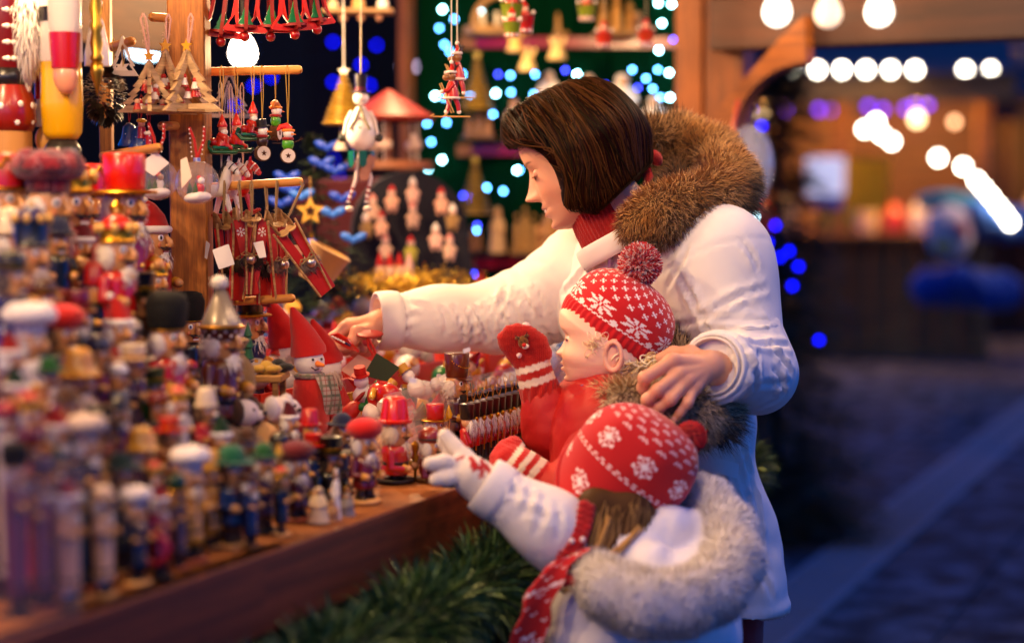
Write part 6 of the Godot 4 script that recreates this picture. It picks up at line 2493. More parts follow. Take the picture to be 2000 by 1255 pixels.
func build_figures() -> void:
	var pi := Image.create(96, 96, false, Image.FORMAT_RGB8)
	for y in 96:
		for x in 96:
			var bx := (x / 8) % 6
			var by := (y / 8) % 6
			var c := Color("#7c0f22") if (bx + by) % 2 else Color("#a5152c")
			if bx < 2 or by < 2:
				c = c.lerp(Color("#141436"), 0.55)
			if x % 48 == 20 or y % 48 == 20:
				c = Color("#d8d0dc")
			pi.set_pixel(x, y, c)
	plaid_mat = M.felt.duplicate()
	plaid_mat.albedo_texture = ImageTexture.create_from_image(pi)
	plaid_mat.uv1_scale = Vector3.ONE * 18
	# back row, on the highest step
	stand_in(95, 404, 84, 0.40, "plaid", "#ffffff", "#7a1020", "#20242e", "#eee6e2", "nutcracker in a puffy red tartan hat")
	stand_in(138, 402, 84, 0.45, "crown", "#c01812", "#a01512", "#e8e0d8", "", "crowned nutcracker behind the tartan hat, holding out a gold scepter", "reach")
	stand_in(172, 404, 70, 0.52, "zig", "#c01410", "#9a1410", "#e8e0d8", "", "dark eyed nutcracker with red hat edged in gold zigzag")
	stand_in(243, 404, 84, 0.43, "top", "#d0160c", "#8a1014", "#1a1a20", "#e8e0da", "nutcracker in a tall bright red top hat with gold brim")
	stand_in(12, 396, 80, 0.46, "zig", "#a81414", "#b01816", "#e8e0d8", "#e8e0da", "nutcracker cut by the left edge with red pointed pattern hat")
	stand_in(368, 642, 52, 0.52, "bear", "#060607", "#101018", "#a01410", "", "tall black bearskin guard against the pine post")
	stand_in(432, 664, 72, 0.26, "cone", "#8a8078", "#5a2a14", "#3a2014", "#efe8e4", "bearded gnome in a metal cone hat with white pompom")
	stand_in(488, 634, 56, 0.53, "top", "#08080a", "#15204a", "#e0d8cc", "#f0ecea", "white haired nutcracker in black top hat with gold brim, facing the camera", "", 0.35)
	stand_in(300, 470, 62, 0.56, "santa", "#b01410", "#8a1210", "#1a1a1a", "#e8e0da", "red santa figure half hidden under the glass baubles")
	# third row
	stand_in(228, 494, 70, 0.32, "crown", "#c01812", "#b81410", "#1c1c24", "#e9dfd8", "small king with gold crown, red ball and white hair")
	stand_in(272, 590, 56, 0.31, "wide", "#09090b", "#3a1a10", "#20140e", "#5a3018", "brown haired figure under a broad black brimmed hat")
	stand_in(62, 500, 64, 0.31, "king", "#0a0a0c", "#5a1020", "#1a1a22", "#c8b8b8", "figure with black crown set with gold teeth and blue top")
	stand_in(326, 664, 68, 0.26, "bear", "#060607", "#b01410", "#101014", "#f0e8e6", "white haired guard in red coat and square black fur hat")
	stand_in(118, 610, 50, 0.30, "cap", "#7a1520", "#e8e4e0", "#20202a", "#c8c0be", "figure in white shirt front under the tartan hat")
	stand_in(186, 570, 44, 0.34, "fez", "#b01814", "#101014", "#a01410", "", "slim black coated figure beside the small king")
	# second row
	stand_in(22, 545, 60, 0.24, "bowler", "#0b0b0d", "#22184e", "#1a1a22", "#6a5a58", "figure in black bowler with yellow band at the left edge")
	stand_in(58, 672, 62, 0.20, "chef", "#eee6e2", "#e6dcd6", "#e0d8d0", "#dcd2cc", "cook with a big round white hat")
	stand_in(122, 655, 56, 0.25, "beret", "#d01a10", "#3a2a1c", "#2a2018", "#6a4a30", "figure in a fluffy red beret next to the white cook")
	stand_in(232, 648, 54, 0.25, "santa", "#cc1612", "#c01410", "#b01410", "#f0eae8", "glossy red santa leaning forward with long white beard")
	stand_in(152, 748, 56, 0.18, "bell", "#c98a28", "#caa27e", "#b98a3a", "#e6d2c8", "pale faced figure under the larger golden bell hat")
	stand_in(288, 832, 42, 0.19, "pot", "#0f4a18", "#3a1420", "#20242e", "#e2d6d0", "figure with upturned green pot hat")
	stand_in(372, 730, 30, 0.28, "cap", "#b02018", "#0f3a1c", "#1a1a1a", "", "tiny red and green drummer standing before the bearskin guard", "drum")
	stand_in(20, 705, 46, 0.17, "santa", "#b81614", "#8a5a2a", "#1a1a1a", "#f0eae8", "bearded santa below the white cook at the left edge")
	stand_in(92, 740, 42, 0.18, "hunter", "#1a5a1c", "#b01a14", "#20201e", "#e8e0dc", "figure with bright green brimmed hat under the white cook")
	stand_in(232, 742, 38, 0.2, "cap", "#e0dcd8", "#58606a", "#20242e", "", "grey coated little figure between bell hat and green pot hat")
	# front rows at the counter's edge
	stand_in(196, 842, 48, 0.12, "wide", "#070708", "#7a4a2a", "#20140e", "#b05a40", "figure under a big square black hat in the near crowd")
	stand_in(276, 888, 44, 0.10, "bell", "#cc9230", "#4a2030", "#20242e", "#d8ccc8", "figure with the smaller golden bell hat, nearer the edge")
	stand_in(58, 815, 48, 0.1, "crown", "#b01410", "#7a1a1a", "#e0d8d0", "#d8ccc8", "small crowned figure behind the plastic sheet")
	stand_in(112, 848, 44, 0.09, "santa", "#b81814", "#3a4a2a", "#1a1a1a", "#eee6e2", "small santa at the sheet's upper corner")
	stand_in(16, 825, 46, 0.12, "cap", "#a01a24", "#c8b8b4", "#2a2a3a", "#c8c0c0", "small figure in dark red cap at the left edge")
	stand_in(168, 872, 48, 0.07, "chef", "#d8bfa8", "#2a1c16", "#20181a", "#ece2da", "figure with tall cream cloth hat and white beard")
	stand_in(236, 930, 44, 0.09, "hunter", "#0c2a22", "#101c1e", "#0c1416", "#8a6a58", "dark green clad hunter in the blurred crowd")
	stand_in(266, 1000, 38, 0.035, "chef", "#e8dcd6", "#10101c", "#101018", "#caa890", "dark coated figure with white round cap at the edge")
	stand_in(330, 912, 40, 0.1, "bowler", "#6a3a18", "#2a2030", "#22181a", "#b08a70", "little figure in brown bowler")
	stand_in(372, 932, 46, 0.05, "chef", "#f0e6e0", "#c98a1c", "#b98018", "#eadfd4", "figure with white round hat, long cream beard and yellow robe")
	stand_in(410, 930, 40, 0.075, "fez", "#d09a34", "#c98a2a", "#b87a20", "", "yellow clad little figure beside the green hunter")
	stand_in(452, 922, 50, 0.055, "hunter", "#0b5a3c", "#1c2c4e", "#0c0c10", "#5a3018", "hunter in emerald green felt hat with brown beard")
	stand_in(515, 905, 38, 0.07, "hunter", "#0f5226", "#3a1c2c", "#1a141c", "#ecdfd8", "smaller hunter in dark green round hat with white beard", "staff")
	stand_in(580, 908, 44, 0.075, "beret", "#6a0f18", "#3a0f14", "#20141a", "#d8d0d4", "figure in dark wine red cap with grey beard")
	stand_in(645, 898, 44, 0.10, "wide", "#0b0a0a", "#141010", "#100d0d", "#3a2a20", "black hatted, black cloaked chimney sweep")
	stand_in(712, 866, 46, 0.06, "beret", "#d01210", "#6a1014", "#20181a", "#eee4e0", "figure in scarlet fluffy beret with white pointed beard")
	stand_in(772, 842, 52, 0.105, "fez", "#d8200f", "#b01814", "#c98a2a", "#e6d2bc", "long faced figure under a shiny bright red ribbed hat", "scepter")
	stand_in(850, 832, 36, 0.14, "top", "#b81a18", "#7a1414", "#c98a2a", "#f2ecea", "white haired figure in red top hat, holding up a yellow torch", "staff")
	stand_in(840, 872, 42, 0.065, "cap", "#8a2a1c", "#5a1010", "#0f0c0c", "#ece2d8", "moustached figure in brown helmet hat and maroon coat")
	stand_in(892, 752, 46, 0.165, "shako", "#5a2412", "#4a1014", "#101014", "#f2eeea", "white bearded drummer in a tall brown hat with gold chain", "drum")
	stand_in(28, 925, 46, 0.06, "bear", "#0c0c14", "#5a1a2a", "#2a2a44", "#b8a8b4", "dim guard behind the plastic sheet, left")
	stand_in(82, 945, 44, 0.05, "top", "#3a2a3a", "#6a2a30", "#3a3a4a", "#d8c8c8", "dim top hatted figure behind the plastic sheet, middle")
	stand_in(132, 985, 42, 0.03, "santa", "#a01a1c", "#c08a5a", "#c8c0c0", "#e8dcd6", "pale santa behind the plastic sheet, right")
	stand_in(200, 985, 40, 0.03, "bowler", "#e0c0a0", "#c89a70", "#8a8a94", "#eee0d4", "cream coloured figure just right of the plastic sheet")
	stand_in(312, 985, 32, 0.03, "santa", "#b01a20", "#8a1a24", "#20202a", "#e8ded8", "tiny santa by the red ring at the edge")
	# smaller figures that fill the gaps of the crowd
	var hats := [["bowler", "bowler"], ["cap", "visored cap"], ["fez", "ribbed hat"], ["top", "gold brimmed top hat"], ["hunter", "felt hat"], ["crown", "crown"], ["wide", "broad brimmed hat"], ["santa", "floppy hat"]]
	var hues := [["wine red", "#6a1018"], ["black", "#0a0a0c"], ["forest green", "#123a1c"], ["navy blue", "#121a3c"], ["scarlet", "#b81610"], ["brown", "#4a2814"], ["cream", "#d8c4a8"]]
	var gaps := [[310, 800, 38, 0.16], [348, 792, 36, 0.13], [402, 806, 38, 0.13], [432, 862, 40, 0.1], [482, 872, 36, 0.1], [546, 876, 36, 0.11], [612, 880, 32, 0.12], [152, 622, 46, 0.27], [192, 694, 46, 0.22], [262, 716, 42, 0.2], [28, 604, 48, 0.28], [86, 588, 46, 0.29], [304, 552, 46, 0.4], [200, 540, 48, 0.4], [158, 486, 50, 0.43], [112, 474, 48, 0.37], [18, 474, 52, 0.39], [30, 770, 44, 0.13], [130, 800, 42, 0.12], [232, 808, 38, 0.12], [330, 852, 36, 0.11], [60, 884, 40, 0.07], [146, 946, 36, 0.05], [300, 936, 34, 0.07], [346, 968, 32, 0.04], [488, 948, 30, 0.03], [548, 940, 28, 0.04], [606, 842, 34, 0.16], [566, 826, 34, 0.15], [668, 842, 34, 0.13], [255, 660, 44, 0.29], [300, 760, 40, 0.2]]
	var near := ["in the first row", "in the second row", "on the middle step", "on the top step"]
	for i in gaps.size():
		var q: Array = gaps[i]
		var hk: Array = hats[(i * 5 + i / 8) % 8]
		var c0: Array = hues[(i * 3) % 7]
		var c1: Array = hues[(i * 5 + 1 + i / 7) % 7]
		stand_in(q[0], q[1], q[2], q[3], hk[0], c0[1], c1[1], "#15151a", ["", "#ece4de", "#6a4a34"][i % 3], "figure with %s %s and %s coat %s" % [c0[0], hk[1], c1[0], near[clampi(int(q[3] / 0.12), 0, 3)]], "", rng.randf_range(-0.6, 0.4))
	build_giants()
	build_dolls()


func build_giants() -> void:
	# the two largest nutcrackers on the high shelf; the picture's upper edge cuts them at the chest
	var u := 2.62 / FOCAL
	var basis := stall_basis() * Basis(Vector3.UP, -0.75)
	var a := thing("large_nutcracker", "large nutcracker in dark red jacket with white beard and dotted breeches", "nutcracker", Vector3(P(18, 312, 2.62).x, 1.472, P(18, 312, 2.62).z))
	a.basis = basis
	var h := func(py: float) -> float: return P(18, py, 2.62).y - 1.472
	var m := MB.new()
	m.tint(L("#c98f48")).cyl(44 * u, -0.002 + h.call(312), h.call(250), 24)
	m = nx(m, "leg", M.satin, a)
	m.tint(L("#8c160f")).lathe([30 * u, h.call(262), 46 * u, h.call(256), 54 * u, h.call(235), 50 * u, h.call(195), 40 * u, h.call(165), 0, h.call(160)], 30)
	put(m, "breeches", M.gloss, a)
	for q in [[0.9, 175], [0.35, 205], [0.95, 207], [1.3, 207], [0.95, 238], [0.2, 240], [-0.4, 210]]:
		m = MB.new()
		m.tint(L("#f0e8e4")).pos(Vector3.ZERO, Basis(Vector3.UP, q[0])).ball(Vector3(0, h.call(q[1]), (51 if q[1] > 180 else 46) * u), Vector3(6, 6.5, 3) * u, 12)
		m = nx(m, "dot", M.gloss, a)
	m.tint(Color(0.01, 0.01, 0.012)).lathe([38 * u, h.call(170), 41 * u, h.call(168), 41 * u, h.call(137), 38 * u, h.call(135)], 26)
	m = nx(m, "belt", M.gloss, a)
	m.tint(L("#6f0f14")).lathe([36 * u, h.call(140), 40 * u, h.call(130), 44 * u, h.call(0), 44 * u, h.call(-60), 20 * u, h.call(-80), 0, h.call(-80)], 28)
	put(m, "jacket", M.gloss, a)
	for i in 5:
		for q in [[-0.1, 5.0], [0.18, 5.0], [-0.25, 3.5]]:
			m = MB.new()
			m.tint(L("#f0e6e2")).pos(Vector3.ZERO, Basis(Vector3.UP, q[0])).ball(Vector3(0, h.call(118 - i * 31), 42 * u), Vector3(q[1] * 1.2, q[1], 3) * u, 10)
			put(m, "frog_button", M.gloss, a)
	tuft(a, "beard", Vector3(0.028, h.call(60), 0.026), Vector3(20 * u, 82 * u, 14 * u), 900, 0.03, Vector3(0, -1.0, 0.0), L("#efe8e4"))
	m = MB.new()
	m.tint(L("#a01614")).pos(Vector3(0.052, 0, -0.012)).cyl(15 * u, h.call(192), h.call(-40), 16)
	m = nx(m, "arm", M.gloss, a)
	m.tint(L("#9a9ca2")).pos(Vector3(0.052, 0, -0.012)).cyl(16 * u, h.call(62), h.call(18), 16)
	m = nx(m, "arm_band", M.gold, a)
	m.tint(L("#e8e2de")).pos(Vector3(0.054, 0, -0.012)).cyl(16 * u, h.call(246), h.call(190), 16, 14 * u)
	m = nx(m, "cuff", M.satin, a)
	m.tint(L("#cf9a50")).ball(Vector3(0.054, h.call(270), -0.012), Vector3(18, 26, 18) * u, 14)
	m = nx(m, "hand", M.satin, a)
	m.tint(L("#d8a878")).lathe([0, h.call(-80), 38 * u, h.call(-82), 40 * u, h.call(-160), 34 * u, h.call(-175), 0, h.call(-178)], 24)
	m = nx(m, "head", M.gloss, a)
	m.tint(L("#8a1014")).cyl(42 * u, h.call(-170), h.call(-260), 24, 46 * u)
	put(m, "hat", M.gloss, a)

	var b := thing("large_nutcracker", "large nutcracker in yellow breeches with white sleeve and gold scepter", "nutcracker", Vector3(P(122, 312, 2.62).x, 1.472, P(122, 312, 2.62).z))
	b.basis = stall_basis() * Basis(Vector3.UP, -0.75)
	m = MB.new()
	m.tint(L("#2b2c2a")).lathe([0, h.call(314), 38 * u, h.call(312), 36 * u, h.call(290), 26 * u, h.call(272), 0, h.call(268)], 26)
	m = nx(m, "boot", M.gloss, b)
	m.tint(L("#e0ac00")).lathe([0, h.call(274), 30 * u, h.call(272), 38 * u, h.call(258), 41 * u, h.call(200), 39 * u, h.call(120), 0, h.call(118)], 30)
	m = nx(m, "breeches", M.gloss, b)
	m.tint(L("#e4dedb")).lathe([38 * u, h.call(124), 42 * u, h.call(120), 40 * u, h.call(40), 44 * u, h.call(-40), 20 * u, h.call(-70), 0, h.call(-72)], 28)
	m = nx(m, "jacket", M.gloss, b)
	m.tint(Color(0.01, 0.01, 0.012)).cyl(42.5 * u, h.call(46), h.call(18), 26)
	put(m, "belt", M.gloss, b)
	var arm := Vector3(0.0, 0, 0.045)
	m = MB.new()
	m.tint(L("#ece6e4")).pos(arm).lathe([26 * u, h.call(72), 31 * u, h.call(60), 32 * u, h.call(-40), 0, h.call(-60)], 24)
	m = nx(m, "sleeve", M.gloss, b)
	m.tint(L("#b40d08")).pos(arm).lathe([22 * u, h.call(140), 26 * u, h.call(139), 30 * u, h.call(74), 30 * u, h.call(71), 24 * u, h.call(70)], 24)
	m = nx(m, "cuff", M.gloss, b)
	m.tint(L("#e8a382")).pos(arm).ball(Vector3(0, h.call(152), 0), Vector3(24, 36, 24) * u, 18)
	m = nx(m, "fist", M.gloss, b)
	m.tint(L("#c29a3a")).pos(Vector3(0.045, 0, 0.055)).lathe([0, h.call(192), 12 * u, h.call(146), 12 * u, h.call(128), 9 * u, h.call(126), 13 * u, h.call(118), 9 * u, h.call(110), 13 * u, h.call(90), 9 * u, h.call(68), 13 * u, h.call(57), 9 * u, h.call(48), 13 * u, h.call(24), 9 * u, h.call(2), 12 * u, h.call(-10), 0, h.call(-40)], 20)
	m = nx(m, "scepter", M.gold, b)
	m.tint(L("#e6e0de")).pos(Vector3(0.058, 0, -0.02)).lathe([0, h.call(128), 26 * u, h.call(126), 25 * u, h.call(100), 14 * u, h.call(40), 9 * u, h.call(30), 12 * u, h.call(0), 0, h.call(-20)], 20)
	m = nx(m, "coat_tail", M.gloss, b)
	m.tint(L("#d8a878")).lathe([0, h.call(-70), 38 * u, h.call(-72), 40 * u, h.call(-150), 0, h.call(-170)], 24)
	m = nx(m, "head", M.gloss, b)
	m.tint(L("#b40d08")).cyl(42 * u, h.call(-160), h.call(-250), 24, 46 * u)
	put(m, "hat", M.gloss, b)


func cloth_doll(label: String, px: float, py: float, t: float, base: float, k: float, snowman: bool) -> void:
	# a soft doll with a long red felt hat; py is the middle of its face
	var p := on_plane(px, py, t)
	var o := thing("felt_doll", label, "doll", Vector3(p.x, base, p.z), 0.0, "felt dolls by the red trays")
	o.basis = stall_basis() * Basis(Vector3.UP, -0.45)
	var y := p.y - base
	var m := MB.new()
	m.tint(L("#b81612")).lathe([0, 0, 0.8 * k, 0.02, 0.95 * k, y * 0.3, 0.75 * k, y - 0.9 * k, 0.3 * k, y - 0.4 * k, 0, y - 0.3 * k], 20)
	m = nx(m, "body", M.felt, o)
	m.tint(L("#ece6e0")).ball(Vector3(0, y, 0), Vector3(0.75, 0.72, 0.72) * k, 18)
	m = nx(m, "head", M.felt, o)
	m.tint(L("#c8140e")).tube([Vector3(0, y + 0.36 * k, -0.06 * k), Vector3(-0.02 * k, y + 0.55 * k, -0.08 * k), Vector3(-0.2 * k, y + 1.3 * k, -0.2 * k), Vector3(-0.5 * k, y + 2.1 * k, -0.35 * k), Vector3(-0.7 * k, y + 2.6 * k, -0.4 * k)], [0.86 * k, 0.88 * k, 0.62 * k, 0.34 * k, 0.1 * k], 20)
	put(m, "pointed_hat", M.felt, o)
	if snowman:
		m = MB.new()
		m.tint(L("#e87a18")).tube([Vector3(0, y - 0.05 * k, 0.65 * k), Vector3(0.05 * k, y - 0.1 * k, 1.15 * k)], [0.16 * k, 0.08 * k], 10)
		put(m, "carrot_nose", M.felt, o)
		for sx in [-1.0, 1.0]:
			m = MB.new()
			m.tint(Color(0.008, 0.008, 0.01)).sphere(Vector3(sx * 0.24 * k, y + 0.16 * k, 0.68 * k), 0.07 * k, 8)
			m = nx(m, "eye", M.gloss, o)
		m.tint(Color(0.03, 0.01, 0.01)).tube([Vector3(-0.3 * k, y - 0.2 * k, 0.62 * k), Vector3(-0.1 * k, y - 0.34 * k, 0.64 * k), Vector3(0.12 * k, y - 0.32 * k, 0.64 * k)], [0.03 * k], 5)
		m = nx(m, "smile", M.felt, o)
		for i in 2:
			var pts := PackedVector3Array()
			for r in 9:
				for c in 4:
					var e := r / 8.0
					pts.append(Vector3((0.05 + 0.5 * i) * k + (c - 1.5) * 0.16 * k + 0.5 * k * e, y - 0.62 * k - 1.9 * k * e, 0.75 * k + 0.25 * k * sin(e * 3.0) + 0.03 * k * c))
			m.tint(L("#b8b0a4") if i else L("#d8c8c0")).grid(pts, 9, 4)
		m.tint(L("#c8b4ac")).tube(ring_of(0.62 * k, y - 0.66 * k, 18), [0.15 * k], 8, false)
		put(m, "checked_scarf", plaid_pale(), o)
	else:
		tuft(o, "beard", Vector3(0, y - 0.5 * k, 0.4 * k), Vector3(0.5, 0.6, 0.35) * k, 220, 0.7 * k, Vector3(0, -1, 0.1), L("#d8c6b4"))


func plaid_pale() -> StandardMaterial3D:
	if not M.has("plaid_pale"):
		var im := Image.create(32, 32, false, Image.FORMAT_RGB8)
		for y in 32:
			for x in 32:
				var c := Color("#e8e0da")
				if x % 16 < 4 or y % 16 < 4:
					c = Color("#8a9a88")
				if x % 16 == 9 or y % 16 == 9:
					c = Color("#c05a5a")
				im.set_pixel(x, y, c)
		M.plaid_pale = M.felt.duplicate()
		M.plaid_pale.albedo_texture = ImageTexture.create_from_image(im)
		M.plaid_pale.uv1_scale = Vector3.ONE * 30
	return M.plaid_pale


func build_dolls() -> void:
	cloth_doll("snowman doll with carrot nose, red felt hat and checked scarf", 604, 706, 0.33, 1.03, 0.034, true)
	cloth_doll("bearded elf doll in red felt hat behind the snowman doll", 640, 720, 0.40, 1.04, 0.033, false)
	cloth_doll("upright dark red felt hat doll against the lowest peg", 560, 690, 0.5, 1.05, 0.038, false)
	# bench with hats, sack, soft toys in front of the gnome
	var bp := on_plane(530, 735, 0.33)
	var o := thing("toy_bench", "small pale wooden bench with black hats on it", "toy bench", Vector3(bp.x, 1.0, bp.z))
	o.basis = stall_basis() * Basis(Vector3.UP, 0.4)
	var y := bp.y - 1.0
	var m := MB.new()
	m.tint(L("#cf9a56")).box(Vector3(0, y, 0), Vector3(0.085, 0.011, 0.045), 0.002)
	put(m, "seat", M.wood, o)
	for sx in [-1.0, 1.0]:
		m = MB.new()
		m.tint(L("#c08a48")).box(Vector3(sx * 0.036, y / 2 - 0.003, 0.012), Vector3(0.009, y - 0.006, 0.009), 0.001)
		put(m, "leg", M.wood, o)
	for i in 2:
		var hp := bp + U * (0.02 if i else -0.015) + Vector3(0, 0.006, 0)
		var hat := thing("toy_hat", ["yellow three cornered toy hat on the bench", "black three cornered toy hat on the bench"][i], "toy hat", hp)
		m = MB.new()
		m.tint(L("#b8923a") if i == 0 else Color(0.01, 0.01, 0.011)).ball(Vector3(0, 0.008, 0), Vector3(0.013, 0.013, 0.012), 12)
		for e in 3:
			var a := TAU * e / 3.0 + 0.5
			m.ball(Vector3(cos(a) * 0.014, 0.008, sin(a) * 0.014), Vector3(0.014, 0.007, 0.014), 8)
		put(m, "felt_body", M.felt, hat)
	o = thing("burlap_sack", "small tied burlap sack leaning before the gnome", "sack", Vector3(on_plane(462, 745, 0.30).x, 1.15, on_plane(462, 745, 0.30).z))
	y = on_plane(462, 745, 0.30).y - 1.15
	m = MB.new()
	m.tint(L("#8a6a3c")).lathe([0, -0.02, 0.022, -0.018, 0.029, 0.005, 0.026, 0.03, 0.01, 0.05, 0.009, 0.054, 0.02, 0.07, 0.012, 0.074, 0, 0.066], 18)
	m = nx(m, "sack", M.felt, o)
	m.tint(L("#b08a50")).tube(ring_of(0.011, 0.052, 14), [0.002], 6, false)
	put(m, "cord", M.felt, o)
	o = thing("green_fir_toy", "little carved green fir beside the gnome's beard", "toy tree", on_plane(484, 665, 0.36) + Vector3(0, -0.03, 0))
	m = MB.new()
	m.tint(L("#1c5a34")).lathe([0, 0, 0.009, 0.002, 0.006, 0.018, 0.0085, 0.02, 0.005, 0.036, 0.007, 0.038, 0, 0.06], 12)
	put(m, "crown", M.satin, o)
	for q in [["plush dog with brown ears lying below the sack", 470, 806, "#4a3020", 0.24], ["white plush bear lying right of the plush dog", 538, 800, "#e6dcd6", 0.22]]:
		var p := on_plane(q[1], q[2], q[4])
		o = thing("plush_toy", q[0], "plush toy", Vector3(p.x, 1.0, p.z))
		o.basis = stall_basis()
		y = maxf(p.y - 1.0, 0.03)
		m = MB.new()
		m.tint(L(q[3])).ball(Vector3(0.035, y - 0.006, -0.01), Vector3(0.04, 0.02, 0.022), 14)
		m.tint(L("#7a5a44") if q[3] == "#4a3020" else L("#d8a868")).ball(Vector3(-0.03, y * 0.4, 0), Vector3(0.03, y * 0.5, 0.03), 12)
		m = nx(m, "body", M.felt, o)
		m.tint(L("#e6d6cc")).ball(Vector3(0, y, 0.006), Vector3(0.022, 0.02, 0.022), 16)
		m.ball(Vector3(0.01, y - 0.004, 0.022), Vector3(0.011, 0.009, 0.01), 10)
		put(m, "head", M.felt, o)
		for sx in [-1.0, 1.0]:
			m = MB.new()
			m.tint(L(q[3])).ball(Vector3(sx * 0.02, y + 0.004, 0.006), Vector3(0.009, 0.019, 0.013), 10)
			m = nx(m, "ear", M.felt, o)
			m.tint(Color(0.01, 0.008, 0.008)).sphere(Vector3(0.004 + sx * 0.009, y + 0.006, 0.025), 0.0026, 8)
			m = nx(m, "eye", M.gloss, o)
		m.tint(Color(0.02, 0.012, 0.01)).sphere(Vector3(0.012, y, 0.033), 0.0035, 8)
		put(m, "nose", M.gloss, o)


# ------------------------------------------------------------------ what hangs from the pegs
func peg(label: String, a: Vector3, b: Vector3, r := 0.0075) -> void:
	var o := thing("wooden_peg", label, "peg", a, 0.0, "pegs for hanging ornaments")
	var m := MB.new()
	m.tint(vary(L("#c98a44"), 0.12))
	var d := b - a
	m.tube([Vector3.ZERO, d * 0.97, d * 0.99, d], [r, r, r * 0.85, r * 0.45], 14)
	put(m, "dowel", M.satin, o)


func string(o: Node, a: Vector3, b: Vector3, c: Color, r := 0.0009, loop := 0.008, called := "string", fuzz := false) -> void:
	var m := MB.new()
	m.tint(c)
	for sx in [-1.0, 1.0]:
		var side := Vector3(loop * sx * 0.5, 0, 0)
		m.tube([a + Vector3(0, 0.008, 0), a + side * 0.7, a.lerp(b, 0.5) + side * (0.6 if sx > 0 else 0.2), b], [r], 5, false)
	if fuzz:
		for i in 90:
			var p := a.lerp(b, rng.randf()) + Vector3(rng.randf_range(-0.5, 0.5) * loop, 0, 0)
			var d := Vector3(rng.randfn(), rng.randfn(), rng.randfn()).normalized() * 0.0045
			m.hair(p, p + d * 0.5, p + d, 0.0006, d.cross(Vector3(0.2, 0.5, 0.8)).normalized(), c, c)
	put(m, called, M.felt, o)


func price_tag(label: String, q: Array, depth: float, c: Color, tilt := 0.0) -> void:
	var o := thing("paper_tag", label, "paper tag", P(q[0][0], q[0][1], depth))
	var m := MB.new()
	m.tint(c)
	var p: Array[Vector3] = []
	for i in 4:
		p.append(P(q[i][0], q[i][1], depth + (tilt if i > 1 else 0.0)) - o.position)
	var n := (p[1] - p[0]).cross(p[3] - p[0]).normalized() * 0.0006
	var cen := (p[0] + p[1] + p[2] + p[3]) / 4.0
	var ring: Array[Vector3] = []
	for i in 4:      # softly rounded corners
		ring.append(p[i].lerp(p[(i + 3) % 4], 0.07))
		ring.append(p[i].lerp(cen, 0.02))
		ring.append(p[i].lerp(p[(i + 1) % 4], 0.07))
	for sg in [1.0, -1.0]:
		var mid := m.vert(cen + n * sg, n * sg)
		var base := m.v.size()
		for e in ring:
			m.vert(e + n * sg, n * sg)
		for i in 12:
			m.tri(mid, base + i, base + (i + 1) % 12)
	for i in 12:
		var a := ring[i]
		var b := ring[(i + 1) % 12]
		var out := (a - cen).normalized()
		m.quad(m.vert(a + n, out), m.vert(b + n, out), m.vert(b - n, out), m.vert(a - n, out))
	put(m, "card", M.paper, o)


func tree_outline(w: float, h: float, steps: int, inset := 0.0) -> PackedVector2Array:
	var p := PackedVector2Array()
	var right := []
	for i in steps:
		var y0 := h * (1.0 - float(i) / steps)
		var y1 := h * (1.0 - (i + 1.0) / steps)
		var x0 := w * 0.5 * (float(i) / steps)
		right.append(Vector2(x0 * 0.72 + w * 0.03, y0))
		right.append(Vector2(w * 0.5 * (i + 1.0) / steps, y1 + h * 0.02))
	var ctr := Vector2(0, h * 0.4)
	for q: Vector2 in right:
		p.append(q)
	right.reverse()
	for q: Vector2 in right:
		p.append(Vector2(-q.x, q.y))
	if inset > 0.0:
		for i in p.size():
			p[i] = ctr + (p[i] - ctr) * (1.0 - inset)
	return p


func star_outline(r: float, r2: float, n := 5) -> PackedVector2Array:
	var p := PackedVector2Array()
	for i in n * 2:
		var a := PI / 2 + PI * i / n
		var k := r if i % 2 == 0 else r2
		p.append(Vector2(cos(a), sin(a)) * k)
	return p


func bell_outline(w: float, h: float, inset := 0.0) -> PackedVector2Array:
	var p := PackedVector2Array()
	var side := [Vector2(0.06, 1.0), Vector2(0.2, 0.95), Vector2(0.27, 0.78), Vector2(0.29, 0.5), Vector2(0.34, 0.25), Vector2(0.46, 0.1), Vector2(0.52, 0.03), Vector2(0.48, 0.0), Vector2(0.2, -0.01)]
	for q: Vector2 in side:
		p.append(q)
	side.reverse()
	for q: Vector2 in side:
		p.append(Vector2(-q.x, q.y))
	for i in p.size():
		p[i] = (Vector2(0, 0.42) + (p[i] - Vector2(0, 0.42)) * (1.0 - inset)) * Vector2(w, h)
	return p


